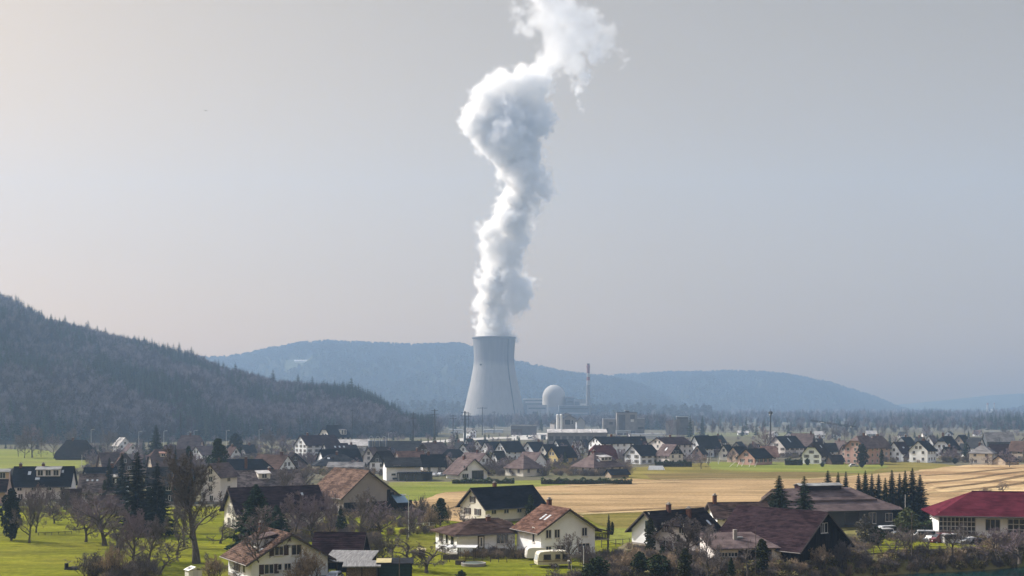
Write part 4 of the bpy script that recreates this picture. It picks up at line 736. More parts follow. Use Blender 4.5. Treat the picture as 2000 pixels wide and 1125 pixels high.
H(1441, 1508, 875, 909, -46, 1.5, .5, 'pink', 'navy', 'bright pink house with navy roof behind the leaning white poles', group=G_mid, chim=(), shut='brown')
H(1482, 1520, 871, 900, -76, 1.2, .4, 'cream', 'salmon', 'house with salmon tiled roof behind the bright pink house', group=G_mid, chim=())
H(1499, 1570, 851, 893, -50, 1.4, .5, 'pinkwhite', 'navy', 'large pale house with navy roof and white roof ladder under the mast', group=G_mid, chim=(), sky=((.0, 'R', .6, .7, 3.2),), shut='brown')
H(1543, 1592, 846, 890, 62, 1.3, .5, 'wood', 'mauve', 'tall brown roofed barn between the two biggest pale houses', name='barn', cat='barn', group=G_mid, chim=((-.4, 0),), auto=False)
H(1566, 1622, 862, 907, -36, 1.2, .45, 'white', 'dark', 'white house with half hipped dark roof and projecting porch', group=G_mid, hip=(.35, 0), chim=(), shut='grey', sky=((.1, 'R', .6, 1, 1.4),))
H(1604, 1636, 865, 892, -76, 1.2, .5, 'white', 'dark', 'small white house with dark roof behind the brown shed', group=G_mid, chim=())
H(1613, 1648, 888, 908, -72, 1.3, .5, 'wood', 'dark', 'brown wooden shed at the field edge', name='shed', cat='shed', group=G_mid, chim=(), auto=False)
H(1650, 1718, 850, 908, -45, 1.3, .62, 'pink', 'mauve', 'big salmon pink house with hipped brown roof half hidden by the dark evergreen', group=G_mid, hip=(.4, .4), chim=((.1, 0),))
H(1692, 1738, 851, 902, -68, 1.2, .6, 'rose', 'mauve', 'rose house with brown hipped roof and chimney right of the salmon pink house', group=G_mid, hip=(.4, .6), chim=((0, -.1),))
H(1732, 1780, 862, 902, -46, 1.3, .5, 'white', 'purple', 'white gable house with dark purple roof behind the tan garage', group=G_mid, chim=(), sky=((0, 'R', .4, 1.6, .8),))
H(1748, 1790, 853, 883, -46, 1.3, .5, 'white', 'navy', 'house with navy roof above the dark purple roof', group=G_mid, chim=((0, 0),))
H(1748, 1802, 880, 902, 80, 1.5, .5, 'tan', 'mauve', 'long tan garage with parked cars in front', name='garage', cat='garage', group=G_mid, chim=(), auto=False)
H(1776, 1828, 860, 904, -40, 1.2, .6, 'white', 'navy', 'modern white house of staggered blocks with dark sloping roof', group=G_mid, chim=((.1, 0),))
H(1820, 1876, 851, 895, -40, 1.3, .45, 'white', 'navy', 'white house with tall half hipped navy roof and thin chimney', group=G_mid, hip=(.35, 0), chim=((-.35, 0, 1.8),))
H(1862, 1896, 849, 879, -46, 1.2, .5, 'tan', 'navy', 'dark roofed house left of the rising cypress', group=G_mid, chim=())
H(1888, 1924, 854, 888, 32, 1.2, .5, 'white', 'slate', 'white gabled house with chalet windows behind the cream villa', group=G_mid, chim=())
H(1893, 1944, 867, 908, -28, 1.2, .62, 'cream', 'grey', 'cream two storey villa with grey hipped roof beside the ploughed field', name='villa', cat='villa', group=G_mid, hip=(1, 1), chim=((-.1, -.2),))
H(1918, 1982, 844, 880, 88, 1.8, .55, 'slate', 'grey', 'large blue grey hall with flat upper edge behind the cream villa', name='hall', cat='hall', group=G_mid, chim=(), auto=False)
H(1930, 1974, 867, 898, 87, 1.4, .5, 'tan', 'purple', 'house with dark mauve roof right of the cream villa', group=G_mid, chim=())
H(1968, 2016, 861, 899, 30, 1.2, .55, 'tan', 'brown', 'grey brown gabled house at the right edge, in front of the blue grey hall', group=G_mid, chim=())
H(1990, 2040, 847, 884, -40, 1.2, .5, 'grey', 'dark', 'dark roofed house at the far right end of the village', group=G_mid, chim=())
H(1938, 1990, 889, 909, -58, 1.4, .5, 'beige', 'dark', 'low dark roofed garage beside the cream villa', name='garage', cat='garage', group=G_mid, chim=(), auto=False)
# infill of the village
for a in [(1128, 1152, 858, 884, -40, 'slate', 'white', 'small slate roofed house left of the white apartment block'), (1240, 1268, 862, 892, 35, 'purple', 'pinkwhite', 'small purple roofed house between the two apartment blocks'), (1392, 1412, 858, 884, 30, 'brown', 'beige', 'small brown roofed house below the far meadow'), (1428, 1458, 862, 886, -30, 'slate', 'tan', 'tan house with slate roof behind the dusky rose house'),
          (1460, 1486, 866, 890, 40, 'dark', 'white', 'small dark roofed house left of the salmon tiled roof'), (1588, 1612, 856, 880, -45, 'purple', 'white', 'small purple roofed house behind the white porch house'), (1628, 1654, 860, 886, 40, 'mauve', 'pinkwhite', 'mauve roofed house left of the salmon pink house'), (1640, 1664, 868, 894, -50, 'brown', 'rose', 'low brown roofed house at the left wall of the salmon pink house'),
          (1786, 1808, 853, 878, 35, 'slate', 'grey', 'small grey house behind the staggered white blocks'), (1806, 1832, 850, 876, -45, 'mauve', 'white', 'mauve roofed house left of the tall half hipped navy roof'), (1838, 1868, 872, 896, -60, 'dark', 'wood', 'low dark wooden house in front of the tall half hipped navy roof'), (1872, 1894, 866, 892, 25, 'slate', 'white', 'slim slate roofed house right of the tall half hipped navy roof'), (1950, 1974, 853, 876, -40, 'navy', 'white', 'navy roofed house against the blue grey hall'),
          (905, 928, 856, 878, -35, 'navy', 'white', 'small navy roofed house behind the bare tree by the mast poles'), (886, 908, 862, 886, 40, 'slate', 'tan', 'tan house with slate roof right of the brown chalet'), (960, 988, 880, 906, -50, 'dark', 'white', 'low dark roofed house left of the cream bungalow'), (1108, 1132, 874, 900, 30, 'purple', 'white', 'purple roofed house at the right gable of the yellow house'), (668, 700, 868, 892, -45, 'dark', 'pinkwhite', 'dark roofed house right of the purple roof with skylights'), (440, 470, 872, 900, 40, 'brown', 'white', 'brown roofed house behind the rounded cypress'), (470, 500, 868, 894, -45, 'slate', 'plaster', 'slate roofed house by the road junction'), (240, 270, 866, 890, 35, 'mauve', 'white', 'mauve roofed house at the left foot of the tall dark fir'), (318, 346, 868, 894, -40, 'mauve', 'rose', 'mauve roofed house at the right foot of the tall dark fir')]:
    H(a[0], a[1], a[2], a[3], a[4], 1.3, .5, a[6], a[5], a[7], group=G_mid, chim=((.1, 0),) if a[0] % 3 else ())
for a in [(1500, 1520, 842, 854, 20, 'grey', 'white', 'pale far house left of the crane jib tip'), (1534, 1552, 844, 855, -30, 'slate', 'pinkwhite', 'small far house under the crane jib tip'), (1590, 1612, 842, 856, 80, 'pale', 'white', 'long pale far hall below the middle of the crane jib'), (1624, 1642, 843, 856, -40, 'mauve', 'white', 'far mauve roofed house left of the crane mast'), (1690, 1712, 841, 853, 85, 'pale', 'grey', 'pale roofed far shed right of the crane mast'), (1754, 1772, 843, 855, 30, 'slate', 'white', 'far white house above the tan garage'), (1800, 1822, 842, 854, 85, 'grey', 'pinkwhite', 'far long house above the staggered white blocks'), (1846, 1862, 842, 853, -35, 'navy', 'white', 'far navy roofed house right of the thin chimney'), (1440, 1462, 841, 850, 85, 'pale', 'white', 'pale shed on the far side of the far meadow'), (1900, 1918, 840, 852, 40, 'mauve', 'white', 'far mauve roofed house left of the blue grey hall')]:
    H(a[0], a[1], a[2], a[3], a[4], 1.5, .55, a[6], a[5], a[7], group='far houses across the valley', chim=())
# ------------------------------------------------------------------ trees
M_bark = mat('bark', (0.06, 0.052, 0.047), 0.95, col2=(0.15, 0.13, 0.115), scale=3, stretch=(2, 2, .4))
M_twig = flat('twigs', (0.15, 0.13, 0.125), 0.95, 0.05)
M_twigp = flat('purplish_twigs', (0.2, 0.16, 0.175), 0.95, 0.05)
M_twigo = flat('tan_twigs', (0.3, 0.23, 0.16), 0.95, 0.05)
def leafmat(name, c1, c2):
    m = bpy.data.materials.new(name); m.use_nodes = True; n = m.node_tree.nodes; l = m.node_tree.links; p = n['Principled BSDF']; p.inputs['Roughness'].default_value = 0.75; p.inputs['Specular IOR Level'].default_value = 0.05
    tc = n.new('ShaderNodeTexCoord'); a = n.new('ShaderNodeTexNoise'); a.inputs['Scale'].default_value = 1.1; a.inputs['Detail'].default_value = 3; l.new(tc.outputs['Object'], a.inputs['Vector'])
    g = n.new('ShaderNodeNewGeometry'); ad = n.new('ShaderNodeMath'); ad.operation = 'MULTIPLY_ADD'; ad.inputs[1].default_value = 0.5; l.new(g.outputs['Random Per Island'], ad.inputs[0])
    hf = n.new('ShaderNodeMath'); hf.operation = 'MULTIPLY'; hf.inputs[1].default_value = 0.5; l.new(a.outputs['Fac'], hf.inputs[0]); l.new(hf.outputs[0], ad.inputs[2])
    r = n.new('ShaderNodeValToRGB'); r.color_ramp.elements[0].position = .2; r.color_ramp.elements[1].position = .8; r.color_ramp.elements[0].color = (*c1, 1); r.color_ramp.elements[1].color = (*c2, 1)
    l.new(ad.outputs[0], r.inputs[0]); l.new(r.outputs[0], p.inputs['Base Color']); return m
M_needle = leafmat('needles', (0.016, 0.03, 0.018), (0.045, 0.07, 0.036))
M_needleb = leafmat('blue_needles', (0.013, 0.024, 0.024), (0.034, 0.052, 0.046))
M_ever = leafmat('evergreen_leaves', (0.018, 0.032, 0.014), (0.05, 0.07, 0.03))
M_thuja = leafmat('thuja_leaves', (0.02, 0.03, 0.014), (0.045, 0.055, 0.025))
M_ivy = leafmat('ivy_leaves', (0.022, 0.03, 0.012), (0.065, 0.07, 0.028))
M_light = leafmat('pale_leaves', (0.05, 0.07, 0.03), (0.12, 0.13, 0.06))
def bare_tree(seed, H=10.0, trunk=.28, r0=.22, levels=4, spread=1.0, up=.25, n1=7, kids=(5, 6, 6), lens=(.42, .5, .5, .45), gnarl=.25, twig=M_twig, multi=1, droop=0.0, tw=.013, width=None, nt=7, shoots=5, el0=(15, 50), limb=.55):
    """skeleton of a leafless tree, returned as (trunk mesh, crown mesh)"""
    rnd = random.Random(seed); T, C = MB(), MB()
    def branch(p, d, L, r, lev, mb):
        n = 5 if lev == 0 else (4 if lev < 2 else (3 if lev < levels else 2)); pts = [p.copy()]; dirs = []; q = p.copy(); dd = d.copy()
        for i in range(n):
            j = Vector((rnd.gauss(0, 1), rnd.gauss(0, 1), rnd.gauss(0, 1))) * gnarl * (.5 if lev == 0 else 1)
            dd = (dd + j + Vector((0, 0, up * (.6 if lev else .3) - droop * (lev > 1)))).normalized(); q = q + dd * (L / n); pts.append(q.copy()); dirs.append(dd.copy())
        for i in range(n):
            ra = r * (1 - .75 * i / n); rb = r * (1 - .75 * (i + 1) / n)
            sides = 7 if lev == 0 else (5 if lev == 1 else 3); mb.tube(pts[i], pts[i + 1], max(ra, tw), max(rb, tw * .8), sides, 0 if lev < 2 else 1, cap=False)
        return pts, dirs
    def grow(p, d, L, r, lev):
        pts, dirs = branch(p, d, L, r, lev, C)
        if lev >= levels:
            for c in range(shoots):
                t = rnd.uniform(.1, 1.0); i = min(len(dirs) - 1, int(t * len(dirs))); q = pts[i].lerp(pts[i + 1], min(1, t * len(dirs) - i)); v = Vector((rnd.gauss(0, 1), rnd.gauss(0, 1), rnd.gauss(.25, .8))).normalized()
                nd = (dirs[i] * .75 + v * .75).normalized(); C.tube(q, q + nd * L * rnd.uniform(.5, 1.15), tw * .8, tw * .45, 3, 1, cap=False)
            return
        k = kids[min(lev - 1, len(kids) - 1)]
        for c in range(k):
            t = (c + .6 + rnd.uniform(-.3, .3)) / k; t = .18 + .82 * t; i = min(len(dirs) - 1, int(t * len(dirs))); f = t * len(dirs) - i
            q = pts[i].lerp(pts[i + 1], min(1, f)); a = dirs[i].orthogonal().normalized(); a.rotate(Matrix.Rotation(rnd.uniform(0, 6.283), 3, dirs[i]))
            ang = R(rnd.uniform(28, 62)) ; nd = (dirs[i] * math.cos(ang) + a * math.sin(ang) * spread).normalized()
            grow(q, nd, L * lens[min(lev, len(lens) - 1)] * rnd.uniform(.65, 1.2) * (1.15 - .5 * t), max(tw, r * .5 * (1 - .5 * t)), lev + 1)
    for s in range(multi):
        p = Vector((0, 0, -.15)) if multi == 1 else Vector((rnd.uniform(-.6, .6), rnd.uniform(-.6, .6), -.15)); d = Vector((rnd.gauss(0, .07), rnd.gauss(0, .07), 1)) if multi == 1 else Vector((rnd.gauss(0, .35), rnd.gauss(0, .35), 1))
        Lt = H * (trunk + .25); pts, dirs = branch(p, d.normalized(), Lt, r0, 0, T)
        T.tube(Vector((0, 0, -.3)) + p, pts[1], r0 * 1.35, r0 * .9, 7, 0, cap=False)
        for c in range(n1):
            t = (trunk + (1 - trunk) * (c + .5) / n1); t = min(.98, t + rnd.uniform(-.05, .05)); i = min(len(dirs) - 1, int(t * len(dirs))); q = pts[i].lerp(pts[i + 1], min(1, t * len(dirs) - i))
            az = c * 2.4 + rnd.uniform(-.4, .4); el = R(rnd.uniform(*el0) + 35 * (c / n1)) ; nd = Vector((math.cos(az) * math.cos(el) * spread, math.sin(az) * math.cos(el) * spread, math.sin(el))).normalized()
            grow(q, nd, H * lens[0] * rnd.uniform(.75, 1.15), r0 * limb * rnd.uniform(.7, 1.1), 1)
    V = np.array(C.v + T.v); top = V[:, 2].max(); wd = np.percentile(np.abs(V[:, :2]), 98)
    s = H / top; sw = s if width is None else (width / 2) / wd
    for mb in (T, C): mb.v = [(x * sw, y * sw, z * s) for x, y, z in mb.v]
    return T.mesh('trunk', M_bark), C.mesh('crown', [M_bark, twig]), H, wd * sw * 2
def conifer(seed, H=12.0, rad=2.6, layers=22, per=11, m=M_needle, base=.06, droop=.35, power=.85, cards=7, rag=.3):
    """whorls of drooping boughs, every bough a fan of needle sprays"""
    rnd = random.Random(seed); C, T = MB(), MB(); T.tube((0, 0, -.3), (0, 0, H * .96), rad * .075, .02, 7, 0, cap=False)
    N = int(layers * per * .95)
    for b in range(N):
        t = ((b + rnd.uniform(-.8, .8)) / N); t = min(.985, max(0, t)) ** .92; z = H * (base + (1 - base) * t); ln = (rad * (1 - t) ** power * rnd.uniform(1 - rag, 1 + rag * .35) + .14) * (.9 + .18 * math.sin(b * .55))
        az = b * 2.39996 + rnd.uniform(-.35, .35); ca, sa = math.cos(az), math.sin(az); upz = .16 * (1 - t) - droop * (1 - t * .6) + rnd.uniform(-.1, .1)
        for c in range(cards):
            f = (c + .5) / cards; px_, pz = ln * f, z + ln * upz * f * f + ln * .1 * f * f * f; w = ln * .46 * (1.08 - f * .72) * rnd.uniform(.7, 1.3) + .06; l2 = ln / cards * 1.5
            side = Vector((-sa, ca, rnd.uniform(-.45, .45))) * w; fw = Vector((ca, sa, upz * 1.6 * f - .2)) * l2; o = Vector((ca * px_, sa * px_, pz)); hang = Vector((0, 0, -w * rnd.uniform(.35, .75)))
            C.poly([o - side * .5 - fw * .25 + hang * .3, o + fw * .95, o + side * .5 - fw * .25 + hang * .3])
            C.poly([o - fw * .4 + Vector((0, 0, .03)), o + hang + fw * .2 + side * rnd.uniform(-.25, .25), o + fw * .9])
    C.tube((0, 0, H * .93), (0, 0, H), .06, .01, 4)
    return T.mesh('trunk', M_bark), C.mesh('crown', m), H, rad * 2
def leafy(seed, H=5.0, rad=1.2, m=M_ever, n=2600, shape='oval', stem=.1, leaf=.16, lump=6):
    """evergreen crown: leaf sprays filling uneven lumps"""
    rnd = random.Random(seed); C, T = MB(), MB(); T.tube((0, 0, -.3), (0, 0, H * .8), max(.06, rad * .1), .03, 6, cap=False)
    lumps = []
    for i in range(lump * 3):
        t = (i + .5) / (lump * 3); z = H * (stem + (1 - stem) * t * .94)
        pr = {'oval': math.sin(math.pi * min(.97, .12 + .85 * t)) ** .7, 'column': min(1, .75 + .3 * t) * min(1, (1 - t) * 3.2) ** .6, 'cone': (1 - t) ** .8 + .06, 'round': math.sqrt(max(.02, 1 - (2 * t - 1) ** 2)), 'pine': (.35 + .65 * math.sin(math.pi * t)) * (1 if i % 2 else .6)}[shape]
        a = i * 2.4; o = rad * pr * .42 * rnd.uniform(.5, 1.2); lumps.append((Vector((math.cos(a) * o, math.sin(a) * o, z)), rad * pr * rnd.uniform(.5, .78), H / lump * .55))
    for i in range(n):
        c, r, h = rnd.choice(lumps); d = Vector((rnd.gauss(0, 1), rnd.gauss(0, 1), rnd.gauss(0, 1))).normalized() * rnd.uniform(.55, 1.08) ** .5
        p = c + Vector((d.x * r, d.y * r, d.z * min(h, r * 1.4))); 
        if p.z < .02: p.z = .02 + rnd.random() * .2
        a = Vector((rnd.gauss(0, 1), rnd.gauss(0, 1), rnd.gauss(0, .7))).normalized() * leaf * rnd.uniform(.6, 1.5); b_ = a.orthogonal().normalized() * leaf * rnd.uniform(.4, .9); b_.rotate(Matrix.Rotation(rnd.uniform(0, 6.28), 3, a.normalized()))
        C.poly([p - a, p + b_ * .8, p + a, p - b_ * .8])
    return T.mesh('trunk', M_bark), C.mesh('crown', m), H, rad * 2
PROTO = {}
def P(key, fn, *a, **k):
    if key not in PROTO: PROTO[key] = fn(*a, **k)
    return PROTO[key]
P('apple1', bare_tree, 1, H=6, trunk=.22, r0=.2, spread=1.2, up=.12, n1=7, kids=(5, 5, 5), gnarl=.3, width=7)
P('apple2', bare_tree, 2, H=6, trunk=.25, r0=.2, spread=1.2, up=.08, n1=8, kids=(5, 5, 5), gnarl=.34, width=6.5)
P('apple3', bare_tree, 3, H=6, trunk=.3, r0=.17, spread=1.0, up=.2, n1=6, kids=(5, 5, 5), gnarl=.3, width=5.5)
P('oval1', bare_tree, 4, H=10, trunk=.25, r0=.22, spread=.85, up=.3, n1=9, kids=(6, 6, 5), gnarl=.2, width=7, tw=.014)
P('oval2', bare_tree, 5, H=10, trunk=.2, r0=.22, spread=.9, up=.28, n1=10, kids=(6, 6, 5), gnarl=.24, width=7.5, tw=.014, twig=M_twigp)
P('broad', bare_tree, 6, H=10, trunk=.24, r0=.34, spread=1.1, up=.2, n1=10, kids=(6, 6, 6), gnarl=.26, width=10, tw=.015, twig=M_twigp)
P('giant', bare_tree, 17, H=19, trunk=.34, r0=.36, spread=.7, up=.5, n1=13, kids=(6, 5, 5), lens=(.3, .5, .5, .5), gnarl=.3, shoots=4, el0=(38, 62), limb=.45, width=9.5, tw=.022)
P('poplar', bare_tree, 8, H=14, trunk=.1, r0=.22, spread=.45, up=.55, n1=14, kids=(5, 5), levels=3, lens=(.25, .5, .5), gnarl=.14, width=3.6, tw=.03)
P('slim', bare_tree, 9, H=8, trunk=.15, r0=.09, spread=1.0, up=.1, n1=14, kids=(5, 4), levels=3, lens=(.2, .5, .5), gnarl=.2, width=3.4, tw=.013)
P('shrub1', bare_tree, 10, H=3, trunk=.1, r0=.05, spread=1.0, up=.3, n1=4, kids=(4, 4), levels=3, multi=9, gnarl=.25, width=3, tw=.012, twig=M_twigo)
P('shrub2', bare_tree, 11, H=3, trunk=.1, r0=.05, spread=1.0, up=.25, n1=5, kids=(5, 4), levels=3, multi=8, gnarl=.3, width=3.4, tw=.012)
P('fork', bare_tree, 12, H=5, trunk=.4, r0=.2, spread=1.0, up=.3, n1=4, kids=(3, 3), levels=3, gnarl=.22, width=3.5, tw=.013)
P('far1', bare_tree, 13, H=14, trunk=.22, r0=.26, spread=.95, up=.25, n1=9, kids=(6, 5), levels=3, gnarl=.22, width=10, tw=.04, twig=M_twigp)
P('far2', bare_tree, 14, H=14, trunk=.2, r0=.24, spread=.9, up=.3, n1=10, kids=(6, 5), levels=3, gnarl=.22, width=8.5, tw=.04)
P('far3', bare_tree, 15, H=16, trunk=.35, r0=.22, spread=.7, up=.3, n1=9, kids=(5, 5), levels=3, gnarl=.25, width=5, tw=.04)
P('fir1', conifer, 21, H=12, rad=3.0, layers=24); P('fir2', conifer, 22, H=12, rad=2.5, layers=24, m=M_needleb); P('fir3', conifer, 23, H=10, rad=2.4, layers=18, rag=.45, cards=6)
P('spruce', conifer, 24, H=14, rad=4.4, layers=32, per=18, rag=.3, power=.75, cards=8, m=leafmat('green_needles', (0.02, 0.042, 0.024), (0.05, 0.088, 0.048))); P('narrowfir', conifer, 25, H=12, rad=1.7, layers=26, m=M_needleb, rag=.4)
P('farfir', conifer, 26, H=14, rad=3.4, layers=14, per=8, cards=3)
P('cypress', leafy, 31, H=9, rad=2.0, m=M_needleb, n=4200, shape='oval', leaf=.24); P('thuja', leafy, 32, H=4, rad=.6, m=M_thuja, n=1500, shape='column', leaf=.12)
P('ivy', leafy, 33, H=5.5, rad=1.0, m=M_ivy, n=2600, shape='column', leaf=.16, lump=7); P('round', leafy, 34, H=3, rad=1.6, m=M_ever, n=2200, shape='round', leaf=.16)
P('pine', leafy, 35, H=8, rad=2.4, m=M_needle, n=3600, shape='pine', leaf=.22, stem=.2, lump=5); P('pale', leafy, 36, H=3.5, rad=1.6, m=M_light, n=2400, shape='oval', leaf=.17); P('cone', leafy, 37, H=5, rad=1.3, m=M_ever, n=1900, shape='cone', leaf=.16)
P('greyleaf', leafy, 38, H=4, rad=1.8, m=leafmat('grey_leaves', (0.06, 0.06, 0.05), (0.16, 0.15, 0.13)), n=2400, shape='oval', leaf=.14)
TR = random.Random(77)
def tree(key, px, py, ytop, wpx, label, name='bare_tree', cat='tree', group=None, rz=None, z=0.0):
    tm, cm, h0, w0 = PROTO[key]; d = FPX * (CAM_H - z) / (py - HOR); hh = z_at(ytop, d) - z; s = hh / h0; sw = (wpx / FPX * d / w0) if wpx else s
    o = empty(name, ((px - 1000) / FPX * d, d, z), TR.uniform(0, 6.28) if rz is None else rz); o.scale = (sw, sw, s); tag(o, label, cat, group)
    obj('trunk', tm, o); obj('crown', cm, o); return o
GO, GB, GS, GC = 'bare trees of the left meadow', 'leafless trees between the houses', 'bushes around the gardens', 'evergreens between the houses'
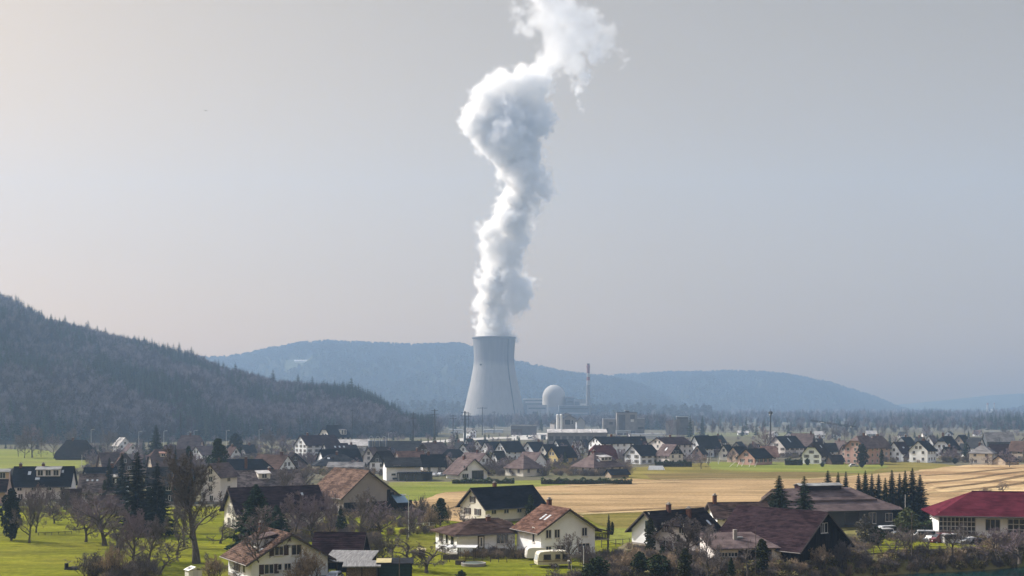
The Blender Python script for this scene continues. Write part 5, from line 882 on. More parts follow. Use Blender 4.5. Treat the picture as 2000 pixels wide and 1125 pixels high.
for a in [
 ('oval1', 290, 1098, 1002, 84, 'bare tree between the purplish twiggy tree and the tallest tree', 'bare_tree', GO), ('apple2', 232, 1092, 1015, 76, 'low branching tree left of the purplish twiggy tree', 'fruit_tree', GO), ('oval2', 150, 1030, 962, 56, 'twiggy tree in front of the small plaster outbuilding', 'bare_tree', GO), ('shrub2', 285, 1132, 1070, 66, 'bare thicket right of the tangled tan shrub', 'shrub', GS), ('apple1', 345, 1085, 1018, 64, 'fruit tree just left of the tallest trunk', 'fruit_tree', GO), ('oval1', 180, 1022, 948, 60, 'bare tree before the garden house', 'bare_tree', GO), ('apple3', 455, 1056, 990, 50, 'bare tree before the white farmhouse gable', 'fruit_tree', GO), ('shrub1', 420, 1132, 1082, 44, 'tan shrub at the left corner of the nearest white house', 'shrub', GS),
 ('cypress', 22, 1056, 953, 44, 'dark bushy evergreen at the left edge of the meadow', 'evergreen_tree', GC), ('oval1', 57, 1061, 958, 62, 'bare tree standing right beside the dark bushy evergreen', 'bare_tree', GO),
 ('oval2', 70, 1041, 940, 58, 'tall bare tree close behind the one by the bushy evergreen', 'bare_tree', GO), ('apple1', 106, 1023, 972, 46, 'small fruit tree farthest back in the open meadow', 'fruit_tree', GO),
 ('apple2', 167, 1059, 972, 70, 'drooping bare fruit tree left of the broad grey one', 'fruit_tree', GO), ('broad', 205, 1066, 955, 120, 'broad grey bare tree in front of the garden house', 'bare_tree', GO),
 ('oval2', 258, 1107, 985, 105, 'purplish twiggy tree before the dark spruces', 'bare_tree', GO), ('giant', 384, 1101, 866, 112, 'tallest bare tree with thick dark trunk and upswept limbs', 'bare_tree', GO),
 ('oval1', 359, 1068, 978, 60, 'bare tree half behind the trunk of the tallest tree', 'bare_tree', GO), ('apple3', 312, 1122, 1052, 84, 'gnarled low fruit tree at the lower edge left of the white garden hut', 'fruit_tree', GO),
 ('apple1', 430, 1062, 1010, 60, 'spreading bare tree between tallest tree and large spruce', 'fruit_tree', GO), ('slim', 235, 1128, 1008, 46, 'thin young tree with straight black stem', 'young_tree', GO),
 ('apple2', 408, 1128, 1075, 40, 'little bare tree beside the white garden hut', 'young_tree', GO), ('oval1', 340, 1040, 958, 54, 'bare tree in front of the dark green boarded building', 'bare_tree', GO),
 ('oval1', 130, 1000, 950, 40, 'bare tree against the wall of the blue roofed terrace', 'bare_tree', GO), ('oval2', 96, 1008, 948, 44, 'bare tree hiding the end of the blue roofed terrace', 'bare_tree', GO),
 ('shrub2', 185, 1126, 1070, 70, 'bare brown thicket at the lower edge of the meadow', 'shrub', GS), ('shrub1', 222, 1130, 1062, 60, 'tangled tan shrub right of the brown thicket', 'shrub', GS),
 ('fir2', 268, 1046, 881, 104, 'left and taller of the two dark blue spruces', 'spruce', GC), ('fir2', 307, 1048, 902, 80, 'right and narrower of the two dark blue spruces', 'spruce', GC),
 ('narrowfir', 214, 985, 893, 34, 'grey green fir behind the roof terrace house', 'fir', GC), ('narrowfir', 238, 1000, 884, 44, 'fir just left of the two dark blue spruces', 'fir', GC),
 ('thuja', 204, 986, 936, 12, 'narrow clipped thuja in front of the striped roof', 'thuja', GC), ('fir1', 305, 905, 829, 42, 'tall dark fir below the wooded hill', 'fir', GC),
 ('fir2', 343, 952, 869, 18, 'slim fir top beside the beige half hipped house', 'fir', GC), ('pine', 426, 962, 855, 52, 'dark spreading pine above the tallest bare tree', 'pine', GC),
 ('cypress', 459, 897, 845, 32, 'rounded blue green cypress by the road', 'cypress', GC), ('pine', 368, 950, 870, 28, 'dark pine top inside the crown of the tallest bare tree', 'pine', GC),
 ('spruce', 500, 1072, 944, 104, 'large dark green spruce behind the nearest white house', 'spruce', GC), ('spruce', 540, 1062, 985, 70, 'lower dark spruce joined to the right of the large one', 'spruce', GC),
 ('slim', 506, 1140, 985, 110, 'young tree with flat side branches before the nearest white house', 'young_tree', GB), ('shrub1', 605, 1138, 1066, 62, 'tan shrub at the right corner of the nearest white house', 'shrub', GS),
 ('shrub1', 575, 1142, 1100, 40, 'low tan bush under the windows of the nearest white house', 'shrub', GS), ('slim', 462, 1142, 1098, 26, 'small bare bush at the left wall of the nearest white house', 'shrub', GS),
 ('broad', 575, 1052, 955, 90, 'purplish bare tree right of the large spruce', 'bare_tree', GB), ('broad', 612, 1056, 968, 84, 'purplish bare tree before the long purple roof', 'bare_tree', GB),
 ('oval2', 645, 1048, 958, 62, 'bare tree left of the small dark fir', 'bare_tree', GB), ('cone', 666, 1040, 985, 28, 'small dark fir among purplish bare trees', 'fir', GC),
 ('oval1', 703, 1062, 950, 76, 'tall bare tree before the barn gable', 'bare_tree', GB), ('broad', 741, 1046, 972, 92, 'round bare tree on the lawn right of the barn', 'bare_tree', GB),
 ('apple3', 794, 1053, 1000, 44, 'small fruit tree under the lamp post', 'fruit_tree', GB), ('oval2', 808, 1042, 985, 60, 'bare tree just behind the lamp post', 'bare_tree', GB),
 ('oval1', 548, 985, 905, 60, 'bare tree over the striped tile roof', 'bare_tree', GB), ('oval1', 590, 970, 910, 70, 'bare tree above the left end of the old tile barn', 'bare_tree', GB), ('oval2', 632, 1010, 955, 50, 'bare tree at the right end of the long purple roof', 'bare_tree', GB),
 ('shrub2', 735, 1090, 1030, 60, 'loose bare bush behind the slatted shed', 'shrub', GS), ('apple3', 766, 1088, 1040, 50, 'spindly bare tree between slatted shed and lawn', 'fruit_tree', GB), ('shrub2', 700, 1082, 1035, 56, 'bare bush behind the firewood shed', 'shrub', GS),
 ('apple1', 802, 1112, 1040, 92, 'left of the two gnarled apple trees on the front lawn', 'fruit_tree', GB), ('apple2', 834, 1120, 1048, 96, 'right of the two gnarled apple trees on the front lawn', 'fruit_tree', GB),
 ('pine', 860, 1028, 972, 40, 'dark green bushy pine at the meadow corner', 'pine', GC), ('shrub1', 842, 1030, 985, 34, 'tan bush left of the bushy pine', 'shrub', GS), ('shrub1', 872, 1022, 985, 26, 'tan bush right of the bushy pine', 'shrub', GS), ('shrub2', 825, 1022, 960, 36, 'dark bare bush at the end of the old tile barn', 'shrub', GS),
 ('cone', 1036, 1018, 962, 28, 'small fir in front of the navy roofed farmhouse', 'fir', GC), ('apple3', 910, 1040, 985, 50, 'bare tree before the farmhouse gable', 'fruit_tree', GB), ('apple3', 1010, 1092, 1045, 52, 'bare tree between bungalow and tall white house', 'fruit_tree', GB),
 ('oval1', 1112, 1112, 1038, 64, 'bare tree right of the caravan', 'bare_tree', GB), ('shrub2', 1150, 1112, 1060, 52, 'twiggy bush below the balcony', 'shrub', GS), ('round', 1168, 1128, 1088, 50, 'dark evergreen bush below the balcony', 'evergreen_bush', GS), ('round', 1150, 1135, 1102, 36, 'small evergreen bush at the lower edge below the balcony', 'evergreen_bush', GS),
 ('slim', 1083, 1132, 1098, 28, 'thin bush in front of the caravan wheel', 'shrub', GS), ('round', 901, 1136, 1114, 22, 'little round evergreen at the lower edge of the front lawn', 'evergreen_bush', GS), ('narrowfir', 1189, 1046, 1003, 14, 'thin dark conifer behind the balcony', 'fir', GC), ('thuja', 1196, 1046, 1018, 9, 'narrow conifer at the balcony corner', 'thuja', GC),
 ('shrub1', 1236, 1118, 1066, 66, 'reddish tan bush in front of the green shuttered farmhouse', 'shrub', GS), ('round', 1250, 1122, 1078, 36, 'ivy covered shrub left of the large dark bush', 'evergreen_bush', GS), ('round', 1286, 1124, 1084, 62, 'large dark evergreen bush below the half hipped house', 'evergreen_bush', GS), ('shrub1', 1316, 1124, 1078, 54, 'tan shrub beside the large dark bush', 'shrub', GS),
 ('cone', 1294, 1090, 1062, 18, 'little cone shaped conifer at the half hipped house wall', 'conifer', GC), ('ivy', 1270, 1082, 1010, 26, 'ivy clad tree between the two dark roofed farmhouses', 'ivy_tree', GC), ('thuja', 1325, 1096, 1042, 15, 'brown green thuja pillar in front of the half hipped house', 'thuja', GC),
 ('oval1', 1342, 1102, 998, 118, 'big bare garden tree with silvery limbs', 'bare_tree', GB), ('ivy', 1338, 1136, 1068, 30, 'black ivy pillar on the river bank', 'ivy_tree', GC), ('slim', 1326, 1134, 1050, 30, 'thin stem left of the black ivy pillar', 'young_tree', GB),
 ('slim', 1382, 1130, 1030, 52, 'slender bare tree left of the bank cypress', 'young_tree', GB), ('slim', 1401, 1126, 1062, 34, 'thin small tree before the lean to windows', 'young_tree', GB), ('cone', 1428, 1128, 1086, 20, 'ragged cypress leaning on the bank', 'conifer', GC),
 ('fork', 1462, 1124, 1052, 44, 'forked bare stump tree beside the ivy covered trunk', 'bare_tree', GB), ('ivy', 1488, 1116, 1050, 32, 'thick ivy covered trunk in front of the lean to', 'ivy_tree', GC),
 ('shrub1', 1602, 1104, 1062, 42, 'pale fluffy bush in front of the black barn', 'shrub', GS), ('shrub2', 1645, 1098, 1050, 40, 'bare bush right of the pale fluffy one', 'shrub', GS), ('greyleaf', 1690, 1066, 1006, 42, 'grey leaved round tree at the barn corner', 'tree', GC), ('round', 1712, 1066, 1028, 34, 'grey green bush right of the grey leaved tree', 'evergreen_bush', GS),
 ('fir1', 1522, 1040, 928, 80, 'broad fir on the left behind the black barn', 'fir', GC), ('fir3', 1571, 1040, 929, 66, 'ragged fir on the right behind the black barn', 'fir', GC), ('pale', 1772, 1046, 992, 52, 'yellow green bamboo clump by the parked vehicles', 'bamboo', GS),
 ('apple3', 1722, 1080, 1030, 40, 'bare orchard tree nearest the grey leaved bush', 'fruit_tree', GB), ('apple1', 1747, 1077, 1022, 50, 'leaning dark orchard tree', 'fruit_tree', GB), ('apple2', 1766, 1080, 1030, 40, 'orchard tree left of the tall pole', 'fruit_tree', GB), ('apple3', 1784, 1082, 1030, 40, 'orchard tree right of the tall pole', 'fruit_tree', GB), ('apple1', 1816, 1083, 1035, 44, 'orchard tree with bent stem', 'fruit_tree', GB),
 ('apple2', 1861, 1082, 1018, 56, 'reddish orchard tree below the paned gates', 'fruit_tree', GB), ('apple3', 1882, 1074, 1022, 40, 'pale orchard tree below the paned gates', 'fruit_tree', GB), ('oval2', 1950, 1092, 1028, 76, 'spreading bare tree on the bank at right', 'bare_tree', GB), ('broad', 1992, 1098, 1025, 80, 'dense bare tree cut by the right edge', 'bare_tree', GB), ('shrub1', 1930, 1086, 1052, 50, 'purplish bush on the bank below the entrance doors', 'shrub', GS), ('apple3', 1963, 966, 937, 34, 'small bare tree behind the crimson roof', 'fruit_tree', GB), ('shrub1', 1926, 968, 950, 22, 'low bush behind the crimson roof', 'shrub', GS),
 ('thuja', 1906, 1050, 1022, 12, 'little palm like bush beside the entrance doors', 'evergreen_bush', GS)]:
    tree(*a[:6], name=a[6], cat=('shrub' if a[6] in ('shrub', 'evergreen_bush') else 'tree'), group=a[7])
GR = 'firs in the row beside the crimson hall'
for i, (px, yt, w) in enumerate([(1617, 918, 32), (1637, 921, 24), (1652, 920, 22), (1677, 924, 26), (1690, 918, 28), (1703, 924, 24), (1716, 925, 26), (1729, 932, 24), (1742, 917, 28), (1757, 924, 26), (1768, 918, 28), (1782, 913, 34), (1797, 926, 34)]):
    ordn = ['first', 'second', 'third', 'fourth', 'fifth', 'sixth', 'seventh', 'eighth', 'ninth', 'tenth', 'eleventh', 'twelfth', 'last'][i]
    tree(('fir2', 'fir1', 'fir2')[i % 3], px, 1012 + (i * 7) % 13, yt, w * 1.55, ordn + ' fir from the left in the dark row beside the crimson roofed hall', name='fir', cat='tree', group=GR)
# village and valley trees -----------------------------------------------------------
GV, GG, GL = 'bare trees in the village', 'bare trees of the grove by the old barn', 'bare trees lining the valley floor'
for a in [('far1', 63, 894, 826, 62, 'tallest tree of the leafless grove', GG), ('far2', 48, 895, 838, 34, 'left hand tree of the leafless grove', GG), ('far2', 36, 892, 850, 26, 'small tree at the outer end of the leafless grove', GG), ('far3', 80, 893, 836, 30, 'slender tree right of the tallest in the leafless grove', GG), ('far1', 104, 890, 846, 36, 'tree at the barn end of the leafless grove', GG), ('far2', 140, 878, 832, 40, 'bare tree rising behind the large old barn', GG),
          ('far2', 212, 888, 834, 44, 'pale bare tree left of the small white house', GV), ('far1', 232, 910, 870, 40, 'bare tree before the mottled mauve roof', GV), ('far2', 530, 888, 836, 50, 'feathery bare tree by the road junction', GV), ('far1', 556, 890, 845, 44, 'bare tree right of the feathery one', GV), ('far2', 495, 884, 852, 30, 'small bare tree at the roadside', GV), ('far1', 595, 915, 880, 40, 'bush like bare tree below the three storey house', GV), ('far2', 660, 920, 888, 60, 'brown bare thicket over the garage roofs', GV),
          ('far1', 925, 900, 858, 40, 'dark bare tree between the white gables and the mast', GV), ('far1', 1130, 896, 858, 40, 'dark bare tree left of the white apartment block', GV), ('far1', 1493, 893, 832, 50, 'large round bare tree under the antenna mast', GV), ('far2', 1225, 932, 905, 26, 'bare tree at the garage on the stubble edge', GV), ('far3', 1369, 920, 896, 14, 'young tree on the green left of the goal posts', GV), ('far3', 1383, 916, 896, 10, 'thinner young tree on the green left of the goal posts', GV), ('far2', 1670, 906, 866, 44, 'pinkish bare tree before the salmon pink house', GV), ('far1', 1972, 912, 886, 34, 'dark fruit tree beside the ploughed field', GV), ('far2', 1898, 910, 892, 12, 'young tree before the cream villa', GV), ('far1', 1930, 909, 888, 26, 'bush like tree at the cream villa wall', GV),
          ('far3', 886, 892, 868, 20, 'bare tree by the little spruce', GV), ('far2', 960, 925, 893, 40, 'bare garden tree left of the cream bungalow', GV), ('far2', 1316, 905, 880, 24, 'bare bush under the balcony chalet', GV), ('far1', 1350, 912, 885, 40, 'dark bare bush right of the balcony chalet', GV), ('far1', 1430, 905, 878, 30, 'bare tree beside the dusky rose house', GV)]:
    tree(*a[:6], name='bare_tree', cat='tree', group=a[6])
for a in [('farfir', 848, 888, 846, 20, 'taller dark fir on the gravel road'), ('farfir', 836, 886, 850, 14, 'lower dark fir on the gravel road'), ('farfir', 860, 884, 855, 10, 'tiny fir right of the two dark firs'), ('farfir', 893, 880, 842, 20, 'little spruce with open layered boughs'), ('cypress', 1684, 914, 866, 26, 'broad dark evergreen covering the salmon pink house'), ('thuja', 1722, 912, 876, 10, 'black pillar shaped conifer by the rose house'), ('farfir', 1409, 870, 846, 14, 'small fir on the far meadow'), ('farfir', 1886, 893, 846, 16, 'rising cypress left of the cream villa'), ('farfir', 1952, 880, 856, 7, 'small fir before the blue grey hall'), ('farfir', 1738, 876, 846, 12, 'dark fir behind the rose house'), ('cone', 1057, 843, 818, 9, 'lone dark conifer in the industrial yard'), ('farfir', 588, 914, 880, 10, 'thin fir at the white gable'), ('round', 1577, 909, 895, 11, 'clipped round shrub at the white porch house'), ('round', 1606, 912, 903, 10, 'dark ball shaped shrub on the green'), ('cypress', 1865, 906, 894, 12, 'dark square bush by the ploughed field')]:
    tree(*a[:6], name='conifer' if a[0] != 'round' else 'shrub', cat='tree' if a[0] != 'round' else 'shrub', group='evergreens of the village')
lr = random.Random(3)
LINE = [(1308, 850, 812, 'far1', 22), (1324, 850, 816, 'far2', 18), (1348, 852, 808, 'farfir', 16), (1372, 850, 810, 'farfir', 15), (1362, 852, 815, 'far3', 14), (1392, 850, 818, 'far3', 14), (1404, 848, 815, 'far3', 11), (1416, 849, 816, 'far3', 12), (1427, 847, 814, 'far3', 11), (1440, 849, 820, 'far3', 10), (1450, 850, 829, 'farfir', 9), (1470, 848, 826, 'far3', 10),
        (1521, 846, 830, 'far3', 9), (1540, 849, 826, 'farfir', 9), (1561, 849, 824, 'far3', 9), (1569, 848, 829, 'far3', 8), (1578, 849, 831, 'far3', 7), (1587, 850, 832, 'far3', 8), (1610, 856, 828, 'far2', 16), (1630, 858, 830, 'far2', 18), (1650, 858, 833, 'far1', 20), (1685, 851, 832, 'far1', 12), (1715, 852, 832, 'far3', 8), (1724, 852, 830, 'far2', 12), (1741, 848, 826, 'far3', 10), (1770, 850, 828, 'far2', 16), (1784, 851, 834, 'far3', 8), (1810, 852, 836, 'far1', 20), (1836, 850, 830, 'far3', 8), (1852, 851, 829, 'far3', 11), (1884, 851, 829, 'far3', 12), (1905, 852, 838, 'far2', 14), (1960, 850, 835, 'far2', 18), (1985, 850, 838, 'far1', 14)]
ORD = ['first', 'second', 'third', 'fourth', 'fifth', 'sixth', 'seventh', 'eighth', 'ninth', 'tenth']
def ordinal(i): return (ORD[i] if i < 10 else '%d%s' % (i + 1, {1: 'st', 2: 'nd', 3: 'rd'}.get((i + 1) % 10, 'th') if (i + 1) // 10 != 1 else 'th'))
for i, (px, py, yt, k, w) in enumerate(LINE):
    fir = k == 'farfir'
    tree(k, px, py + 2, yt, w, '%s tree from the left in the hazy line behind the village' % ordinal(i), name='conifer' if fir else 'bare_tree', cat='tree', group=GL)
# ------------------------------------------------------------------ woods that nobody could count
def scatter(name, pts, protos, seed, size=(.8, 1.2), weights=None, kinds=None, sizes=None):
    """a wood: points carrying kind, turn and size, instanced with geometry nodes"""
    rnd = np.random.RandomState(seed); n = len(pts)
    me = bpy.data.meshes.new(name); me.from_pydata([tuple(p) for p in pts], [], [])
    k = kinds if kinds is not None else rnd.choice(len(protos), n, p=weights)
    for nm, ty, data in (('pick', 'INT', np.asarray(k, dtype=np.int32)), ('turn', 'FLOAT', rnd.uniform(0, 6.28, n).astype(np.float32)), ('size', 'FLOAT', (rnd.uniform(*size, n) if sizes is None else np.asarray(sizes)).astype(np.float32))):
        at = me.attributes.new(nm, ty, 'POINT'); at.data.foreach_set('value', data)
    o = obj(name, me); tag(o, kind='stuff')
    c = bpy.data.collections.new(name + '_kinds')
    for i, p in enumerate(protos):
        q = bpy.data.objects.new('%s_%02d' % (name, i), p); c.objects.link(q)
    g = bpy.data.node_groups.new(name, 'GeometryNodeTree'); g.interface.new_socket('Geometry', in_out='INPUT', socket_type='NodeSocketGeometry'); g.interface.new_socket('Geometry', in_out='OUTPUT', socket_type='NodeSocketGeometry')
    N, l = g.nodes, g.links; gi = N.new('NodeGroupInput'); go = N.new('NodeGroupOutput'); ip = N.new('GeometryNodeInstanceOnPoints'); ci = N.new('GeometryNodeCollectionInfo')
    ci.inputs['Collection'].default_value = c; ci.inputs['Separate Children'].default_value = True; ci.inputs['Reset Children'].default_value = True; ip.inputs['Pick Instance'].default_value = True
    def attr(nm, ty):
        a = N.new('GeometryNodeInputNamedAttribute'); a.data_type = ty; a.inputs['Name'].default_value = nm; return a.outputs[0]
    cx = N.new('ShaderNodeCombineXYZ'); l.new(attr('turn', 'FLOAT'), cx.inputs['Z']); l.new(cx.outputs[0], ip.inputs['Rotation']); l.new(attr('pick', 'INT'), ip.inputs['Instance Index']); l.new(attr('size', 'FLOAT'), ip.inputs['Scale'])
    l.new(gi.outputs[0], ip.inputs['Points']); l.new(ci.outputs[0], ip.inputs['Instance']); l.new(ip.outputs[0], go.inputs[0])
    md = o.modifiers.new('wood', 'NODES'); md.node_group = g; return o
def joined(key):
    """trunk and crown of a small tree as one mesh"""
    tm, cm, h, w = PROTO[key]; me = bpy.data.meshes.new('wood_tree'); bm = bmesh.new(); bm.from_mesh(cm); n = len(bm.faces); bm.from_mesh(tm); bm.faces.ensure_lookup_table()
    k = len(cm.materials)
    for f in bm.faces[n:]: f.material_index = 0 if k > 1 else k
    bm.to_mesh(me); bm.free()
    for m in cm.materials: me.materials.append(m)
    if k == 1: me.materials.append(M_bark)
    return me
M_wb = flat('wood_twigs', (0.078, 0.07, 0.088), .95, .05); M_wb2 = flat('wood_twigs_pale', (0.19, 0.175, 0.2), .95, .05)
P('wood1', bare_tree, 41, H=18, trunk=.3, r0=.22, spread=.8, up=.35, n1=9, kids=(6,), levels=2, lens=(.34, .5), gnarl=.2, width=9, tw=.11, twig=M_wb)
P('wood2', bare_tree, 42, H=17, trunk=.3, r0=.22, spread=.8, up=.3, n1=10, kids=(6,), levels=2, lens=(.36, .5), gnarl=.25, width=10, tw=.12, twig=M_wb2)
P('woodfir', conifer, 43, H=21, rad=4.2, layers=13, per=8, cards=3, m=leafmat('hill_needles', (0.016, 0.034, 0.034), (0.05, 0.085, 0.08))); P('woodfir2', conifer, 44, H=19, rad=4.2, layers=12, per=8, cards=3, m=leafmat('hill_needles_pale', (0.04, 0.065, 0.055), (0.1, 0.15, 0.125)))
P('tinyfir', conifer, 45, H=18, rad=4.2, layers=5, per=6, cards=2, m=M_needle); P('tinyleaf', leafy, 46, H=16, rad=5.5, m=leafmat('far_crowns', (0.03, 0.032, 0.025), (0.06, 0.055, 0.045)), n=70, shape='round', leaf=2.2, stem=.15)
wr = np.random.RandomState(12)
def clump(x, y, s): return math.sin(x / s + 1.3) * math.sin(y / s * 1.4 + .7) + .5 * math.sin(x / s * 2.7 + y / s * 1.9)
pts, kinds = [], []
for _ in range(15500):
    p = wr.uniform(-330, 846); t = wr.beta(1.05, 1.0) * 1.06; q = left_pt(p, max(.015, t))
    if p > 700 and wr.rand() < .3: continue
    c = clump(q.x, q.y, 60); pts.append(q); fir = c > .25 + (.45 if t > .9 else 0) + wr.normal(0, .35); kinds.append((2 if wr.rand() < .6 else 3) if fir else (0 if wr.rand() < .6 else 1))
scatter('hillside_forest', pts, [joined('wood1'), joined('wood2'), joined('woodfir'), joined('woodfir2')], 5, (.6, 1.15), kinds=kinds)
# ridges far away: crowns along the skyline and over the slopes
pts, kinds = [], []
for pt, a, b_, n in ((back_pt, 150, 1390, 13000), (right_pt, 1060, 1835, 8500), (edge_pt, 1845, 2150, 900), (terr_pt, 690, 1390, 700)):
    for _ in range(n):
        p = wr.uniform(a, b_); t = 1.02 - abs(wr.normal(0, .10)) if wr.rand() < .35 else wr.uniform(.02, 1.0); q = pt(p, t)
        if q.z < 1 and t > .5: continue
        if pt is back_pt and 555 < p < 612 and .53 < t < .71 + .05 * math.sin(p * .2): continue
        pts.append(q); kinds.append(0 if wr.rand() < .4 else 1)
scatter('ridge_woods', pts, [joined('tinyfir'), joined('tinyleaf')], 6, (.7, 1.25), kinds=kinds)
def hill_meadow(pt, p0, p1, t0, t1, dt=0.0, m=None):
    b = MB(); n, k = 14, 6; idx = []
    for i in range(n + 1):
        row = []; p = p0 + (p1 - p0) * i / n
        for j in range(k + 1): t = t0 + (t1 - t0) * j / k + dt * i / n; v = pt(p, t); row.append(len(b.v)); b.v.append((v.x, v.y, v.z + 2.0))
        idx.append(row)
    for r0, r1 in zip(idx, idx[1:]):
        for j in range(k): b.f.append((r0[j], r1[j], r1[j + 1], r0[j + 1])); b.m.append(0)
    tag(b.build('hillside_meadow', mat('pale_pasture', (0.06, 0.065, 0.035), .95, col2=(0.1, 0.1, 0.06), scale=.02), smooth=True), kind='structure')
hill_meadow(back_pt, 557, 610, .55, .70)
# riverside woods across the valley
pts, kinds = [], []
sizes = []
def band(x0, x1, d0, d1, n, firs, s0, s1, gap=-.75):
    for _ in range(n):
        d = wr.uniform(d0, d1); q = Vector((tx(wr.uniform(x0, x1), d), d, 0))
        if abs(q.x - tower.location.x) < 66 and abs(q.y - TD) < 70: continue
        g_ = clump(q.x, q.y, 75)
        if g_ < gap: continue
        pts.append(q); sizes.append(wr.uniform(s0, s1) * (1 + .18 * g_)); kinds.append((2 if wr.rand() < .5 else 3) if wr.rand() < firs * (1 + g_) else (0 if wr.rand() < .65 else 1))
band(1230, 2080, 3300, 3900, 2300, .1, 1.0, 1.6); band(1230, 2080, 2350, 2750, 1500, .2, .8, 1.35, -.4); band(1230, 2080, 1650, 1950, 750, .2, .5, .95, -.1); band(1300, 2080, 1180, 1500, 260, .12, .35, .75, -.2)
band(740, 1240, 1750, 2050, 1100, .08, .7, 1.1, -.5); band(740, 1240, 1450, 1700, 420, .06, .45, .85, -.1); band(680, 860, 1130, 1500, 420, .12, .6, 1.0); band(840, 1240, 2300, 2430, 700, .1, .9, 1.3)
band(1900, 2080, 1500, 1750, 170, .9, .8, 1.1); band(1740, 1860, 2000, 2200, 120, .8, .9, 1.15); band(1205, 1300, 1500, 1650, 130, .05, .9, 1.1)
scatter('riverside_woods', pts, [joined('wood1'), joined('wood2'), joined('woodfir'), joined('woodfir2')], 8, sizes=sizes, kinds=kinds)
# scrub on the river bank and hedges round the gardens
P('scrub1', bare_tree, 51, H=1.6, trunk=.1, r0=.03, spread=1.0, up=.25, n1=4, kids=(4,), levels=2, multi=8, gnarl=.3, width=1.8, tw=.014, twig=M_twigo); P('scrub2', bare_tree, 52, H=1.8, trunk=.1, r0=.03, spread=1.0, up=.2, n1=4, kids=(4,), levels=2, multi=8, gnarl=.35, width=2.2, tw=.014, twig=M_twig)
P('bramble', leafy, 53, H=1.3, rad=1.1, m=leafmat('bramble_leaves', (0.09, 0.085, 0.03), (0.26, 0.22, 0.1)), n=260, shape='round', leaf=.14, stem=.02)
pts, kinds = [], []
for _ in range(1700):
    x = wr.uniform(-12, 118); y = interp(x, BANK) + wr.uniform(-9, -.8); z = ground_z(x, y)
    if z < WATER_Z + .3: continue
    pts.append(Vector((x, y, z - .08))); r_ = wr.rand(); kinds.append(0 if r_ < .36 else (1 if r_ < .62 else 2))
scatter('riverbank_scrub', pts, [joined('scrub1'), joined('scrub2'), joined('bramble')], 9, (.5, 1.25), kinds=kinds)
# undergrowth in the village: low bushes between the houses
pts, kinds = [], []
for _ in range(4200):
    px = wr.uniform(0, 2000); py = wr.uniform(872, 930); lim = 936 if px < 1230 else 904
    if py > lim or (px < 170 and py < 925): continue
    if 1380 < px < 1720 and py > 898: continue
    pts.append(ground_at(px, py)); r_ = wr.rand(); kinds.append(0 if r_ < .4 else (1 if r_ < .75 else 2))
for _ in range(1000):
    px = wr.uniform(0, 2000); py = wr.uniform(852, 926); lim = 932 if px < 1230 else 903
    if py > lim or (px < 170 and py > 880) or (1380 < px < 1720 and py > 896) or (1310 < px < 1500 and py < 858): continue
    pts.append(ground_at(px, py)); kinds.append(3 if wr.rand() < .75 else 4)
P('garden_tree', bare_tree, 61, H=3.6, trunk=.2, r0=.06, spread=1.0, up=.2, n1=8, kids=(5, 4), levels=2, lens=(.42, .5), gnarl=.25, width=3.0, tw=.035, twig=M_twigp); P('garden_fir', conifer, 62, H=3.4, rad=.8, layers=10, per=8, cards=3, m=M_needle)
scatter('village_undergrowth', pts, [joined('scrub1'), joined('scrub2'), joined('bramble'), joined('garden_tree'), joined('garden_fir')], 10, (.8, 2.0), kinds=kinds)
# garden undergrowth near the river
pts, kinds = [], []
for (x0, x1, y0, y1, n) in ((1180, 1400, 1088, 1116, 150), (1225, 1400, 1072, 1090, 50), (640, 860, 1000, 1046, 160), (560, 740, 1030, 1062, 140), (0, 250, 985, 1008, 90), (900, 1060, 1082, 1092, 50), (1390, 1600, 1096, 1108, 50), (1700, 2010, 1050, 1060, 90), (1925, 2020, 1058, 1072, 60), (1620, 1700, 1060, 1086, 60), (170, 300, 1112, 1135, 60)):
    for _ in range(n):
        q = ground_at(wr.uniform(x0, x1), wr.uniform(y0, y1)); q.z = ground_z(q.x, q.y); pts.append(q); r_ = wr.rand(); kinds.append(0 if r_ < .45 else (1 if r_ < .8 else 2))
scatter('garden_undergrowth', pts, [joined('scrub1'), joined('scrub2'), joined('bramble')], 11, (.5, 1.2), kinds=kinds)
# skyline firs that stand out on the wooded hill
GK = 'firs standing out on the skyline of the wooded hill'
for i, (p, h) in enumerate([(100, 24), (127, 26), (168, 24), (172, 27), (190, 24), (206, 24), (262, 22), (350, 26), (374, 24), (436, 22), (460, 24), (533, 28), (582, 26), (610, 25), (686, 28), (700, 24)]):
    q = left_pt(p, .985); tm, cm, h0, w0 = PROTO['farfir']; o = empty('fir', q, wr.uniform(0, 6)); o.scale = (h / h0 * 1.2,) * 2 + (h / h0,); tag(o, '%s fir from the left standing out on the wooded skyline' % ordinal(i), 'tree', GK); obj('trunk', tm, o); obj('crown', cm, o)
